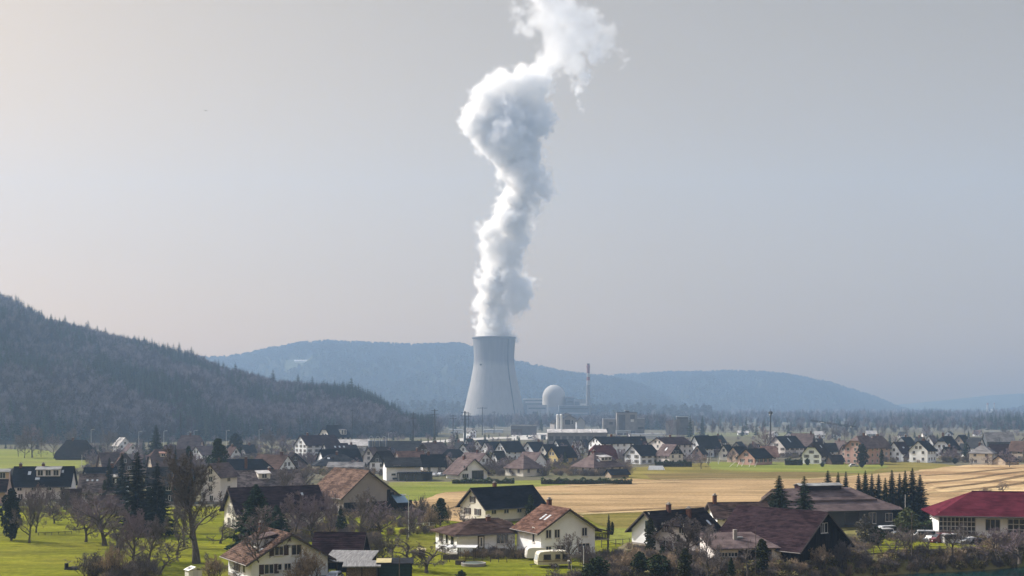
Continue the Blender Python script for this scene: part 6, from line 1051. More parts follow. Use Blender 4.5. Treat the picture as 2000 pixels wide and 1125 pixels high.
# ------------------------------------------------------------------ helpers for placing things on a wall
def on_face(h, face, px, py=None):
    """where the sight line through a photo column meets a wall: (u along the wall, height)"""
    o, W, L = h[0], h[1], h[2]; a = o.rotation_euler.z; c = o.location
    n0 = {'F': (0, -1), 'L': (-1, 0), 'R': (1, 0)}[face]; off = L / 2 if face == 'F' else W / 2
    rot = lambda v: Vector((v[0] * math.cos(a) - v[1] * math.sin(a), v[0] * math.sin(a) + v[1] * math.cos(a)))
    n = rot(n0); t = rot({'F': (1, 0), 'L': (0, -1), 'R': (0, 1)}[face]); p0 = Vector((c.x, c.y)) + n * off
    k = (px - 1000) / FPX; y = n.dot(p0) / (n.x * k + n.y); q = Vector((k * y, y)); u = (q - p0).dot(t)
    return u, (z_at(py, y) if py is not None else 0.0)
def rect_on(h, face, x0, x1, y0, y1):
    u0, z0 = on_face(h, face, x0, y1); u1, z1 = on_face(h, face, x1, y0); ua, zt = on_face(h, face, x0, y0); ub, zb_ = on_face(h, face, x1, y1)
    return (u0 + u1) / 2, ((zt + z1) + (z0 + zb_)) / 4, u1 - u0, ((zt + z1) - (z0 + zb_)) / 2
def place_on(h, face, u, z):
    o, W, L = h[0], h[1], h[2]; return {'F': ((u, -L / 2, z), 0), 'R': ((W / 2, u, z), R(90)), 'L': ((-W / 2, -u, z), R(-90))}[face]
M_alu = flat('pale_aluminium', (0.55, 0.55, 0.54), 0.45); M_wh = flat('white_enamel', (0.72, 0.71, 0.68), 0.4, 0.5); M_tyre = flat('tyre', (0.015, 0.015, 0.016), 0.9); M_wood_l = mat('pale_timber', (0.28, 0.22, 0.15), 0.9, col2=(0.4, 0.33, 0.24), scale=2, stretch=(1, 1, 4)); M_log = mat('firewood', (0.12, 0.095, 0.075), 0.95, col2=(0.3, 0.24, 0.19), scale=6)
M_sheet = mat('corrugated_sheet', (0.13, 0.127, 0.125), 0.9, col2=(0.27, 0.265, 0.26), scale=1.5, stretch=(3, .4, 1)); M_yel = mat('yellow_panel', (0.42, 0.36, 0.2), 0.8, var=.1); M_pole = mat('weathered_pole', (0.1, 0.085, 0.075), 0.95, var=.3, scale=3)
# paned gates and entrance of the crimson roofed hall
for (x0, x1, y0, y1, nx, nz) in ((1834, 1905, 1001, 1046, 9, 5), (1968, 2046, 1014, 1056, 7, 4)):
    u, z, w, h = rect_on(hO, 'L', x0, x1, y0, y1); loc, a = place_on(hO, 'L', u, z)
    b = MB()
    for i in range(nx + 1): x = -w / 2 + w * i / nx; b.box((x - .07, -.12, -h / 2), (x + .07, -.004, h / 2))
    for j in range(nz + 1): q = -h / 2 + h * j / nz; b.box((-w / 2 - .07, -.13, q - .07), (w / 2 + .07, -.003, q + .07))
    g = b.build('gate', M_alu, hO[0]); g.location = loc; g.rotation_euler = (0, 0, a)
    pm = MB(); pm.box((-w / nx / 2 + .07, -.05, -h / nz / 2 + .07), (w / nx / 2 - .07, -.005, h / nz / 2 - .07)); pme = pm.mesh('pane', M_glass)
    for i in range(nx):
        for j in range(nz): obj('pane', pme, g, (-w / 2 + w * (i + .5) / nx, 0, -h / 2 + h * (j + .5) / nz))
u, z, w, h = rect_on(hO, 'L', 1925, 1953, 1015, 1036); hO[5]('L', u, z, w, h, 3)
# balcony of the tall white house
W_, L_ = hG[1], hG[2]
b = MB(); b.box((W_ / 2 + .01, -L_ / 2 + .3, 2.7), (W_ / 2 + 3.0, L_ / 2 - .5, 2.9)); bal = b.build('balcony', M_plinth, hG[0])
b = MB()
for k in range(24): y = -L_ / 2 + .3 + (L_ - .8) * k / 23; b.box((W_ / 2 + 2.94, y - .04, 2.902), (W_ / 2 + 3.0, y + .04, 3.75))
for k in range(10): x = W_ / 2 + .1 + 2.8 * k / 9; b.box((x - .04, -L_ / 2 + .3, 2.902), (x + .04, -L_ / 2 + .36, 3.75))
b.box((W_ / 2 + .01, -L_ / 2 + .28, 3.752), (W_ / 2 + 3.02, -L_ / 2 + .38, 3.85)); b.box((W_ / 2 + 2.92, -L_ / 2 + .382, 3.752), (W_ / 2 + 3.02, L_ / 2 - .5, 3.85)); b.build('railing', M_trim, bal)
for y in (-L_ / 2 + .5, L_ / 2 - .8): b = MB(); b.box((W_ / 2 + 2.7, y - .1, -.1), (W_ / 2 + 2.9, y + .1, 2.698)); b.build('post', M_trim, bal)
b = MB(); b.slab([(W_ / 2 + .8, -L_ / 2 + .2, 4.75), (W_ / 2 + 3.4, -L_ / 2 + .2, 4.1), (W_ / 2 + 3.4, L_ / 2 - .3, 4.1), (W_ / 2 + .8, L_ / 2 - .3, 4.75)], .15); b.build('canopy', ROOF['brown'], hG[0])
for y in (-L_ / 2 + .5, L_ / 2 - .8): b = MB(); b.box((W_ / 2 + 2.7, y - .07, 2.901), (W_ / 2 + 2.84, y + .07, 4.06)); b.build('canopy_post', M_trim, bal)
# bungalow door and steps
u, z, w, h = rect_on(hF, 'R', 935, 944, 1042, 1064); loc, a = place_on(hF, 'R', u, 2.2)
b = MB(); b.box((-.6, -.1, -1.15), (.6, -.004, 1.15)); d_ = b.build('door', M_trim, hF[0]); d_.location = loc; d_.rotation_euler = (0, 0, a)
b = MB(); b.box((-.42, -.13, -1.0), (.42, -.101, 1.0)); b.build('door_leaf', M_wh, d_); b = MB(); b.box((-.12, -.15, -.6), (.12, -.131, .8)); b.build('door_pane', M_glass, d_)
b = MB(); 
for k in range(6): b.box((-.8 + .9 * (k > 0) + (k - 1) * .38 * (k > 0), -1.3, -1.16 - .2 * k - .1), (.9 + .38 * k, -.05, -1.16 - .2 * k))
s_ = b.build('steps', M_plinth, d_)
b = MB(); b.tube((-.8, -1.28, -1.1), (-.8, -1.28, -.15), .03, .03, 4); b.tube((.9, -1.28, -1.1), (.9, -1.28, -.15), .03, .03, 4); b.tube((-.8, -1.28, -.15), (.9, -1.28, -.15), .03, .03, 4); b.tube((.9, -1.28, -.15), (2.9, -1.28, -1.3), .03, .03, 4); b.tube((2.9, -1.28, -1.3), (2.9, -1.28, -2.2), .03, .03, 4); b.build('handrail', M_dark, d_)
# old tile barn: dark lower half, side wing and the glass lean to
def planks(h, x0, x1, z0, z1, m, n=None, face='F', proud=.05):
    o, W, L = h[0], h[1], h[2]; n = n or max(2, int((x1 - x0) / .9)); yf = -L / 2
    for q in range(n):
        a, c = x0 + (x1 - x0) * q / n + .02, x0 + (x1 - x0) * (q + 1) / n - .02; b = MB(); b.box((a, yf - proud - .015 * (q % 2), z0), (c, yf - .004, z1)); b.build('plank', m, o)
planks(hP, -hP[1] * .49, hP[1] * .49, 0, 2.9, WALL['darkwood'], 22)
for q in range(7):          # boards of the open right wing, under the long slope
    a = hP[1] * (.12 + .052 * q); t_ = hP[3] - (a + hP[1] * .052 + .3 * hP[1] / 2) * (hP[3] - 1.6) / (hP[1] / 2 * 1.3) - .35
    if t_ > 3: b = MB(); b.box((a + .02, -hP[2] / 2 - .06, 2.91), (a + hP[1] * .052 - .02, -hP[2] / 2 - .004, t_)); b.build('plank', WALL['darkwood'], hP[0])
b = MB(); b.slab([(hP[1] * .18, -hP[2] / 2 - 3.2, 2.6), (hP[1] * .36, -hP[2] / 2 - 3.2, 2.6), (hP[1] * .36, -hP[2] / 2 - .01, 4.4), (hP[1] * .18, -hP[2] / 2 - .01, 4.4)], .1); b.build('glass_canopy', flat('blue_glass', (0.09, 0.15, 0.2), .3), hP[0])
# the farm hall's stepped roof: a raised upper tier and a ridge vent
o_, W_, L_, Hr_ = hN[:4]; sl_ = (Hr_ - .6 * Hr_) / (W_ / 2); xe = (W_ / 2 + 1.6) * .6; ya, yb = -L_ / 2 - 1.3, L_ / 2 + 1.6 - .9 * (W_ / 2 + 1.6)
b = MB(); b.slab([(0, ya, Hr_ + .5), (0, yb, Hr_ + .5), (xe, yb + .9 * xe * .75, Hr_ + .5 - sl_ * xe), (xe, ya, Hr_ + .5 - sl_ * xe)][::-1], .45); b.slab([(-xe, ya, Hr_ + .5 - sl_ * xe), (-xe, yb + .9 * xe * .75, Hr_ + .5 - sl_ * xe), (0, yb, Hr_ + .5), (0, ya, Hr_ + .5)][::-1], .45); up = b.build('upper_roof', ROOF['mauve'], o_)
b = MB(); b.box((-1.3, -L_ * .3, Hr_ + .2), (1.3, L_ * .12, Hr_ + 1.1)); rv = b.build('ridge_vent', ROOF['purple'], o_); b = MB(); b.slab([(-1.7, -L_ * .31, Hr_ + 1.1), (0, -L_ * .31, Hr_ + 1.55), (0, L_ * .13, Hr_ + 1.55), (-1.7, L_ * .13, Hr_ + 1.1)][::-1], .12); b.slab([(0, -L_ * .31, Hr_ + 1.551), (1.7, -L_ * .31, Hr_ + 1.1), (1.7, L_ * .13, Hr_ + 1.1), (0, L_ * .13, Hr_ + 1.551)][::-1], .12); b.build('vent_roof', ROOF['lead'], rv)
# ------------------------------------------------------------------ sheds, carport and lean to
def lean_to(name, x0, x1, ybase, yaw, depth, zf, zb2, mw, mr, label, cat, ov=.5, group=None):
    yaw_ = R(yaw); d = depth_at(ybase); c = ((x0 + x1) / 2 - 1000) / FPX * d; w = (x1 - x0) / FPX * d / max(.3, math.cos(yaw_)) / 2
    o = empty(name, (c, d + depth / 2, 0), yaw_); tag(o, label, cat, group)
    b = MB(); P0 = [(-w, -depth / 2), (w, -depth / 2), (w, depth / 2), (-w, depth / 2)]; zt = [zf, zf, zb2, zb2]
    for i in range(4): j = (i + 1) % 4; b.poly([(*P0[i], -.2), (*P0[j], -.2), (*P0[j], zt[j] - .05), (*P0[i], zt[i] - .05)])
    if mw: b.build('wall', mw, o)
    s = (zb2 - zf) / depth
    b = MB(); b.slab([(-w - ov, -depth / 2 - ov, zf - s * ov), (w + ov, -depth / 2 - ov, zf - s * ov), (w + ov, depth / 2, zb2), (-w - ov, depth / 2, zb2)], .16); b.build('roof', mr, o)
    return o, w * 2, depth
lt = lean_to('lean_to', 1386, 1546, 1101, 9, 7.5, 2.7, 4.4, WALL['pinkwhite'], ROOF['mauve'], 'low whitewashed lean to with garage opening before the big black barn', 'outbuilding')
def part_box(o, name, a, b_, m): b = MB(); b.box(a, b_); return b.build(name, m, o)
Wl = lt[1]; yf = -lt[2] / 2
part_box(lt[0], 'garage_opening', (-Wl * .5 + Wl * .30, yf - .06, 0), (-Wl * .5 + Wl * .72, yf - .004, 2.25), M_trim)
for k in range(4): part_box(lt[0], 'plank', (-Wl * .5 + Wl * (.30 + .105 * k) + .03, yf - .12, .05), (-Wl * .5 + Wl * (.405 + .105 * k) - .03, yf - .061, 2.2), WALL['darkwood'])
for (fx, n_) in ((.05, 3), (.17, 3), (.84, 3)):
    f, p = win_meshes(1.6, .6, n_, False); w_ = obj('window', f, lt[0], (-Wl * .5 + Wl * fx + .8, yf, 1.55)); obj('pane', p, w_)
b = MB(); b.box((-Wl * .5 + Wl * .34, -.1, 3.2), (-Wl * .5 + Wl * .34 + .6, .5, 5.2)); c_ = b.build('chimney', M_plinth, lt[0]); part_box(lt[0], 'skylight', (-Wl * .5 + Wl * .4, .4, 3.72), (-Wl * .5 + Wl * .47, .9, 3.95), M_sky)
cp = lean_to('carport', 640, 722, 1128, -6, 6, 2.5, 3.4, None, M_sheet, 'open carport with sloping corrugated roof sheltering a car', 'carport')
for sx in (-1, 1):
    for sy in (-1, 1): part_box(cp[0], 'post', (sx * cp[1] * .46 - .08, sy * 2.7 - .08, -.1), (sx * cp[1] * .46 + .08, sy * 2.7 + .08, 2.3 if sy < 0 else 3.1), M_trim)
part_box(cp[0], 'back_wall', (-cp[1] / 2, 2.9, -.1), (cp[1] / 2, 3.0, 3.1), WALL['darkwood'])
fw = lean_to('firewood_shed', 675, 736, 1138, 3, 2.6, 2.5, 2.9, None, M_sheet, 'open shed stacked full of split firewood', 'shed')
part_box(fw[0], 'back_wall', (-fw[1] / 2, 1.1, -.1), (fw[1] / 2, 1.2, 2.7), WALL['darkwood'])
for sx in (-1, 0, 1): part_box(fw[0], 'post', (sx * fw[1] * .48 - .08, -1.25, -.1), (sx * fw[1] * .48 + .08, -1.09, 2.4), M_trim)
b = MB(); rl = random.Random(4); nx_ = 26
for j in range(11):
    for i in range(nx_):
        x = -fw[1] * .46 + fw[1] * .92 * (i + .5 * (j % 2) + .25) / nx_; b.tube((x, -.95 - rl.uniform(0, .16), .18 + j * .19), (x, .9, .18 + j * .19), .1, .1, 6)
lo = empty('firewood_stack', (fw[0].location.x, fw[0].location.y, 0), fw[0].rotation_euler.z); tag(lo, 'stack of split logs filling the open shed', 'firewood')
tag(b.build('log', M_log, lo), kind='stuff')
ss = lean_to('slatted_shed', 737, 802, 1136, 4, 4, 2.7, 3.0, WALL['darkwood'], ROOF['slate'], 'dark garden shed with horizontal green slats and a yellow roof panel', 'shed', ov=.25)
sm_ = MB(); sm_.box((-ss[1] / 2 + .1, -.07, -.07), (ss[1] / 2 - .1, -.003, .07)); sme = sm_.mesh('slat', WALL['green'])
for k in range(12): obj('slat', sme, ss[0], (0, -2.0, .25 + k * .2))
b = MB(); b.slab([(-ss[1] / 2 - .3, -2.3, 2.83), (-ss[1] / 2 + 1.9, -2.3, 2.83), (-ss[1] / 2 + 1.9, .6, 3.1), (-ss[1] / 2 - .3, .6, 3.1)], .05); b.build('roof_panel', M_yel, ss[0])
gh = empty('garden_hut', ground_at(378, 1136), R(35)); tag(gh, 'small white plastic garden hut under the tallest bare tree', 'garden hut')
part_box(gh, 'wall', (-1.0, -.8, 0), (1.0, .8, 1.75), M_wh); b = MB(); b.slab([(-1.15, -1, 1.76), (0, -1, 2.25), (0, 1, 2.25), (-1.15, 1, 1.76)], .05); b.slab([(0, -1, 2.251), (1.15, -1, 1.76), (1.15, 1, 1.76), (0, 1, 2.251)], .05); r_ = b.build('roof', M_wh, gh)
for k in (-.45, .2): b = MB(); b.slab([(-.8, k, 1.95), (-.35, k, 2.14), (-.35, k + .35, 2.14), (-.8, k + .35, 1.95)], .02); b.build('roof_light', M_glass, r_)
part_box(gh, 'door', (-.4, -.84, .05), (.4, -.804, 1.6), M_alu)
# low dark carport beside the white modern house
ca = lean_to('carport', 776, 842, 940, 0, 7, 2.9, 3.0, None, ROOF['navy'], 'flat dark carport built against the plain white modern house', 'carport', ov=.2)
part_box(ca[0], 'back_wall', (-ca[1] / 2, 3.2, -.1), (ca[1] / 2, 3.4, 2.9), WALL['slate']); 
for k in range(5): x = -ca[1] / 2 + ca[1] * k / 4; part_box(ca[0], 'post', (x - .15, -3.4, -.1), (x + .15, -3.1, 2.74), WALL['slate'])
for k in (0, 1, 2): x = -ca[1] / 2 + ca[1] * (k + .2) / 4; part_box(ca[0], 'door', (x, -3.0, 0), (x + ca[1] * .2, -2.9, 2.6), WALL['slate'])
# ------------------------------------------------------------------ vehicles
def wheel_at(o, x, y, r=.31, wd=.2):
    b = MB(); b.tube((x, y - wd / 2, r), (x, y + wd / 2, r), r, r, 14); w = b.build('wheel', M_tyre, o); b = MB(); b.tube((x, y - wd / 2 - .01, r), (x, y + wd / 2 + .01, r), r * .55, r * .55, 10); b.build('rim', M_alu, w)
def loft(secs, m, name, o, smooth=True):
    """skin a row of closed cross sections"""
    b = MB(); k = len(secs[0]); 
    for s in secs: b.v.extend(s)
    for i in range(len(secs) - 1):
        for j in range(k): q = (j + 1) % k; b.f.append((i * k + j, i * k + q, (i + 1) * k + q, (i + 1) * k + j)); b.m.append(0)
    b.f.append(tuple(range(k))[::-1]); b.m.append(0); n = (len(secs) - 1) * k; b.f.append(tuple(n + j for j in range(k))); b.m.append(0)
    return b.build(name, m, o, smooth=smooth)
def car(px, py, rz, colr, label, kind='car', group='cars parked in the village'):
    o = empty('parked_car', ground_at(px, py), R(rz)); tag(o, label, 'car', group); m = flat('car_paint_' + colr[0], colr[1], .3, .5)
    van = kind == 'van'; L = 4.9 if van else 4.2; hb, ht = (1.0, 2.0) if van else (.92, 1.45)
    prof = ([(-L / 2, .35), (-L / 2, 1.0), (-L / 2 + .15, 1.9), (-L / 2 + .4, 2.0), (L / 2 - 1.5, 2.0), (L / 2 - .7, 1.15), (L / 2 - .05, .95), (L / 2, .4)] if van else [(-L / 2, .35), (-L / 2 + .02, .85), (-L / 2 + .45, .95), (-L / 2 + .75, 1.38), (-.9, 1.46), (.3, 1.42), (1.05, .96), (L / 2 - .15, .8), (L / 2, .4)])
    secs = []
    for y, sh in ((-.84, .0), (-.86, .35), (-.7, 1.0), (.7, 1.0), (.86, .35), (.84, .0)):
        secs.append([(x, y * (1 if z < 1.0 else .9), z if z < hb else hb + (z - hb) * sh) for x, z in prof])
    loft(secs, m, 'body', o, False)
    for s in (-1, 1):
        pts = [(x, z) for x, z in prof if z > hb]
        b = MB(); yy = s * .8
        zz0, zz1 = hb + .06, ht - .16; xa, xb = (-L / 2 + .35, L / 2 - 1.2) if van else (-1.45, .6)
        b.slab([(xa, yy - .02, zz1), (xb - .25, yy - .02, zz1), (xb - .25, yy + .02, zz1), (xa, yy + .02, zz1)], zz1 - zz0); b.build('side_window', M_glass, o)
    x0, z0, x1, z1 = (L / 2 - 1.42, 1.92, L / 2 - .78, 1.2) if van else (.36, 1.4, 1.0, 1.0)
    b = MB(); b.poly([(x0 + .03, -.6, z0), (x1 + .03, -.68, z1), (x1 + .03, .68, z1), (x0 + .03, .6, z0)]); b.poly([(x0 + .02, -.6, z0 - .02), (x0 + .02, .6, z0 - .02), (x1 + .02, .68, z1 - .02), (x1 + .02, -.68, z1 - .02)]); b.build('windscreen', M_glass, o)
    for x in (-L / 2 + .8, L / 2 - .8):
        for y in (-.78, .78): wheel_at(o, x, y)
    for y in (-.6, .6): part_box(o, 'headlight', (L / 2 - .1, y - .17, .62), (L / 2 + .01, y + .17, .76), M_alu)
    return o
SIL, WHT, DRK, GRY = ('silver', (0.42, 0.44, 0.46)), ('white', (0.5, 0.5, 0.5)), ('black', (0.02, 0.02, 0.024)), ('grey', (0.16, 0.17, 0.18))
car(652, 1136, -100, SIL, 'silver car with large windscreen under the corrugated carport')
car(848, 931, 80, WHT, 'white car beside the carport of the plain white modern house'); car(862, 930, 60, SIL, 'silver car parked right of the white one near the plain white modern house', group='cars parked in the village')
car(1366, 896, 10, WHT, 'white van parked by the small rosy gabled house', kind='van'); car(1749, 901, 15, SIL, 'silver car at the left end of the long tan garage'); car(1781, 902, 5, WHT, 'white car before the middle of the long tan garage'); car(1668, 912, 0, WHT, 'white car at the foot of the dark evergreen')
GVv = 'vehicles parked at the farm hall and crimson hall'
for px, py, rz, c, k, lb in ((1722, 1052, 200, WHT, 'van', 'white van parked first beside the farm hall'), (1738, 1046, 20, SIL, 'van', 'silver van behind the first white van'), (1756, 1053, 10, GRY, 'car', 'grey car between white vans and bamboo'), (1803, 1056, 170, WHT, 'van', 'white roofed van just right of the bamboo clump'), (1824, 1060, 30, GRY, 'car', 'dark grey car before the left hall corner'), (1841, 1062, 190, ('maroon', (0.12, 0.02, 0.025)), 'van', 'dark red van below the paned gate'), (1864, 1063, 10, WHT, 'van', 'white van below the right end of the paned gate'), (1892, 1064, 185, WHT, 'car', 'white roofed car before the palm like bush'), (1912, 1066, 0, DRK, 'car', 'black car at the right end of the vehicle row')):
    car(px, py, rz, c, lb, k, GVv)
def industrial_vehicle(px, py, label): return car(px, py, 5, WHT, label, 'van', 'vehicles in the industrial yard')
industrial_vehicle(1036, 858, 'white lorry like van standing on the gravel yard')
# caravan
cv = empty('caravan', ground_at(1080, 1107), R(14)); tag(cv, 'cream touring caravan parked on the lawn before the tall white house', 'caravan')
M_cv = mat('caravan_skin', (0.62, 0.58, 0.47), .5, var=.05, scale=1, spec=.4)
prof = [(-2.75, .5), (-2.85, 1.0), (-2.6, 2.2), (-2.35, 2.48), (-1.6, 2.58), (1.7, 2.58), (2.4, 2.42), (2.75, 1.7), (2.8, .9), (2.65, .5)]
loft([[(x * .995, -1.08, z * .99) for x, z in prof], [(x, -1.1, z) for x, z in prof], [(x, 1.1, z) for x, z in prof]], M_cv, 'body', cv, False)
for x0, x1, z0, z1 in ((-1.75, -.75, 1.45, 2.0), (.2, .75, 1.5, 2.0), (1.35, 2.2, 1.45, 2.0)):
    f, p = win_meshes(x1 - x0, z1 - z0, 1, False, 'dark'); w_ = obj('window', f, cv, ((x0 + x1) / 2, -1.1, (z0 + z1) / 2)); obj('pane', p, w_)
b = MB(); b.slab([(-2.84, -.85, 1.25), (-2.66, -.85, 2.05), (-2.66, .85, 2.05), (-2.84, .85, 1.25)], .05); b.build('front_window', M_sky, cv)
part_box(cv, 'trim_band', (-2.7, -1.125, .98), (2.7, -1.103, 1.12), SHUT['tan']); part_box(cv, 'roof_vent', (-.2, -.3, 2.582), (.4, .3, 2.7), M_wh); part_box(cv, 'door', (.85, -1.13, .6), (1.25, -1.104, 2.1), M_cv)
wheel_at(cv, .1, -1.0, .33, .22); wheel_at(cv, .1, 1.0, .33, .22); b = MB(); b.tube((-2.8, 0, .5), (-3.9, 0, .42), .06, .05, 6); b.tube((-3.6, 0, .42), (-3.6, 0, 0), .05, .05, 6); b.build('drawbar', M_dark, cv)
cv2 = empty('trailer', ground_at(1046, 1093), R(14)); tag(cv2, 'white covered trailer tucked behind the caravan', 'trailer')
loft([[(x * .6, -.9, z * .8) for x, z in prof], [(x * .6, .9, z * .8) for x, z in prof]], M_wh, 'body', cv2, False); wheel_at(cv2, 0, -.85); wheel_at(cv2, 0, .85)
# ------------------------------------------------------------------ garden things
pl = empty('garden_pool', ground_at(925, 1105)); tag(pl, 'round covered garden pool on the lawn below the bungalow', 'pool')
b = MB(); b.lathe([(1.95, 0), (2.0, .5), (1.85, .55), (1.8, .42), (0, .5)], 28); b.build('rim', M_plinth, pl); b = MB(); b.lathe([(1.78, .44), (.9, .5), (0, .53)], 24); b.build('cover', flat('pool_cover', (0.05, 0.07, 0.05), .6), pl)
pg = empty('pergola', ground_at(897, 1092), R(-6)); tag(pg, 'flat white pergola roof on thin posts in front of the bungalow', 'pergola')
for x in (-2.6, 0, 2.6):
    for y in (-1, 1): part_box(pg, 'post', (x - .06, y - .06, 0), (x + .06, y + .06, 2.0), M_pole)
b = MB(); b.slab([(-3, -1.3, 2.1), (3, -1.3, 2.1), (3, 1.3, 2.25), (-3, 1.3, 2.25)], .1); b.build('roof', M_alu, pg)
for px, py, w, h, lb in ((880, 1093, 2.6, .8, 'long dark planter left of the garden pool'), (899, 1103, 1.6, .7, 'short dark planter touching the garden pool')):
    q = empty('planter', ground_at(px, py)); tag(q, lb, 'planter', 'planters before the bungalow'); part_box(q, 'box', (-w / 2, -.4, 0), (w / 2, .4, h), M_pole); part_box(q, 'soil', (-w / 2 + .08, -.32, h), (w / 2 - .08, .32, h + .08), M_soil)
ft = empty('fountain_box', ground_at(824, 1090)); tag(ft, 'small sunlit sloping hatch roof on the lawn left of the bungalow', 'garden hatch'); b = MB(); b.slab([(-.8, -.6, 1.5), (.7, -.6, 1.3), (.7, .5, 1.6), (-.8, .5, 1.8)], .08); b.build('lid', M_yel, ft); part_box(ft, 'box', (-.5, -.4, 0), (.5, .4, 1.3), M_pole)
st = empty('tree_stump', ground_at(130, 1113)); tag(st, 'black upright tree stump on the meadow', 'tree stump'); b = MB(); b.lathe([(.42, 0), (.33, .3), (.3, 1.0), (.26, 1.05), (0, 1.05)], 9); b.build('stump', flat('char', (0.012, 0.01, 0.009), .95), st)
b = MB(); b.lathe([(.95, 0), (.85, .3), (.55, .55), (.2, .62), (0, .63)], 12); hp = b.build('earth_heap', flat('heap_soil', (0.015, 0.012, 0.01), 1), smooth=True); hp.location = ground_at(142, 1113); hp.scale = (1.1, .8, .9); tag(hp, 'dark rounded earth heap right of the black tree stump', 'earth heap')
def fence(a, b_, n, h, label, rails=(.45, .95), m=None, group='garden fences'):
    A, B = ground_at(*a), ground_at(*b_); o = empty('fence', (A + B) / 2); o.rotation_euler = (0, 0, math.atan2((B - A).y, (B - A).x)); L = (B - A).length; tag(o, label, 'fence', group); m = m or M_pole
    pm = MB(); pm.box((-.05, -.05, -.1), (.05, .05, h)); pme = pm.mesh('post', m)
    for i in range(n): obj('post', pme, o, (-L / 2 + L * i / (n - 1), 0, 0))
    for r in rails: part_box(o, 'rail', (-L / 2, -.085, h * r - .04), (L / 2, -.052, h * r + .04), m)
fence((862, 1098), (990, 1099), 9, 1.3, 'wooden garden fence in front of the pergola'); fence((1560, 1098), (1690, 1082), 9, 1.1, 'wire fence along the bank below the black barn', rails=(.3, .6, .9)); fence((1690, 1086), (1850, 1082), 11, 1.5, 'thin fence across the orchard', rails=(.25, .55, .9)); fence((815, 1032), (850, 1030), 4, 1.1, 'pale rail fence beside the bungalow meadow', m=M_alu); fence((75, 1046), (140, 1043), 6, .6, 'low dark rail between the meadow trees', rails=(.9,)); fence((1175, 1070), (1230, 1066), 5, 1.4, 'thin fence in the gap right of the balcony', rails=(.4, .9))
hd = empty('hedge', ground_at(1135, 946)); tag(hd, 'long dark clipped hedge along the stubble field', 'hedge')
def hedge_body(o, x0, x1, h, dp, seed):
    rnd = random.Random(seed); b = MB(); n = int((x1 - x0) * h * 45)
    core = MB(); core.box((x0 + .1, -dp / 2 + .1, -.1), (x1 - .1, dp / 2 - .1, h - .12)); core.build('stems', M_bark, o)
    for _ in range(n):
        f = rnd.random(); p = Vector((rnd.uniform(x0, x1), (-dp / 2 if f < .6 else rnd.uniform(-dp / 2, dp / 2)) + rnd.uniform(-.08, .08), rnd.uniform(0, h) if f < .6 else h + rnd.uniform(-.08, .1)))
        a = Vector((rnd.gauss(0, 1), rnd.gauss(0, .7), rnd.gauss(0, 1))).normalized() * .2; c = a.orthogonal().normalized() * .15; b.poly([p - a, p + c, p + a, p - c])
    for _ in range(int((x1 - x0) * 26)):
        x = rnd.uniform(x0, x1); p = Vector((x, rnd.uniform(-dp * .7, dp * .6), h + (.5 + .45 * math.sin(x * .9 + seed) + .35 * math.sin(x * 2.3)) * rnd.random())); a = Vector((rnd.gauss(0, 1), rnd.gauss(0, .7), rnd.gauss(0, 1))).normalized() * .3; c = a.orthogonal().normalized() * .22; b.poly([p - a, p + c, p + a, p - c])
    tag(b.build('foliage', M_ever, o), kind='stuff')
hedge_body(hd, -13.5, 17, 1.2, 1.5, 1)
for px, py, x0, x1, h, lb in ((935, 945, -9, 12, 1.0, 'dark hedge before the broad fronted house'), (1310, 912, -7, 9, 2.0, 'dark hedge below the balcony chalet'), (1550, 909, -4, 4, 2.3, 'tall square hedge behind the green before the porch house'), (1810, 1040, -3, 3, 1.8, 'square hedge at the left end of the crimson hall')):
    q = empty('hedge', ground_at(px, py)); tag(q, lb, 'hedge', 'hedges'); hedge_body(q, x0, x1, h, 1.4, px)
# tent like cover, goals and leaning poles on the green
tn = empty('cold_frame', ground_at(1281, 918), R(0)); tag(tn, 'low white polytunnel tent at the field edge', 'tent'); b = MB(); b.slab([(-3.4, -1.6, .1), (3.6, -1.6, .1), (2.9, 0, 1.8), (-2.8, 0, 1.8)], .05); b.slab([(-2.8, 0, 1.801), (2.9, 0, 1.801), (3.6, 1.6, .1), (-3.4, 1.6, .1)], .05); b.build('cover', M_alu, tn)
for x in (-3, -1, 1, 3): part_box(tn, 'hoop', (x - .04, -1.63, 0), (x + .04, -1.56, .9), M_steel)
GL_ = 'leaning white poles on the green'
for i, (px, py, dx, h) in enumerate([(1424, 912, 3.0, 2.4), (1439, 912, 1.3, 2.5), (1448, 911, 1.4, 2.6), (1463, 912, .8, 2.4), (1474, 912, 1.0, 2.4), (1380, 905, .7, 2.6), (1403, 907, .6, 3.0)]):
    q = empty('leaning_pole', ground_at(px, py)); tag(q, ordinal(i) + ' leaning white pole ' + ('before the bright pink house, counted from the left' if i < 5 else 'near the tall goal posts'), 'pole', GL_); b = MB(); b.tube((0, 0, -.1), (dx, 0, h), .11, .09, 6); b.build('pole', M_wh, q)
gp = empty('goal_frame', ground_at(1395, 905)); tag(gp, 'tall bare goal posts with wire between at the green', 'goal frame')
for x in (-1.8, 1.8): b = MB(); b.tube((x, 0, 0), (x, 0, 5.2), .09, .07, 6); b.build('post', M_alu, gp)
b = MB(); b.tube((-1.8, 0, 1.6), (1.8, 0, 1.6), .05, .05, 5); b.build('crossbar', M_alu, gp)
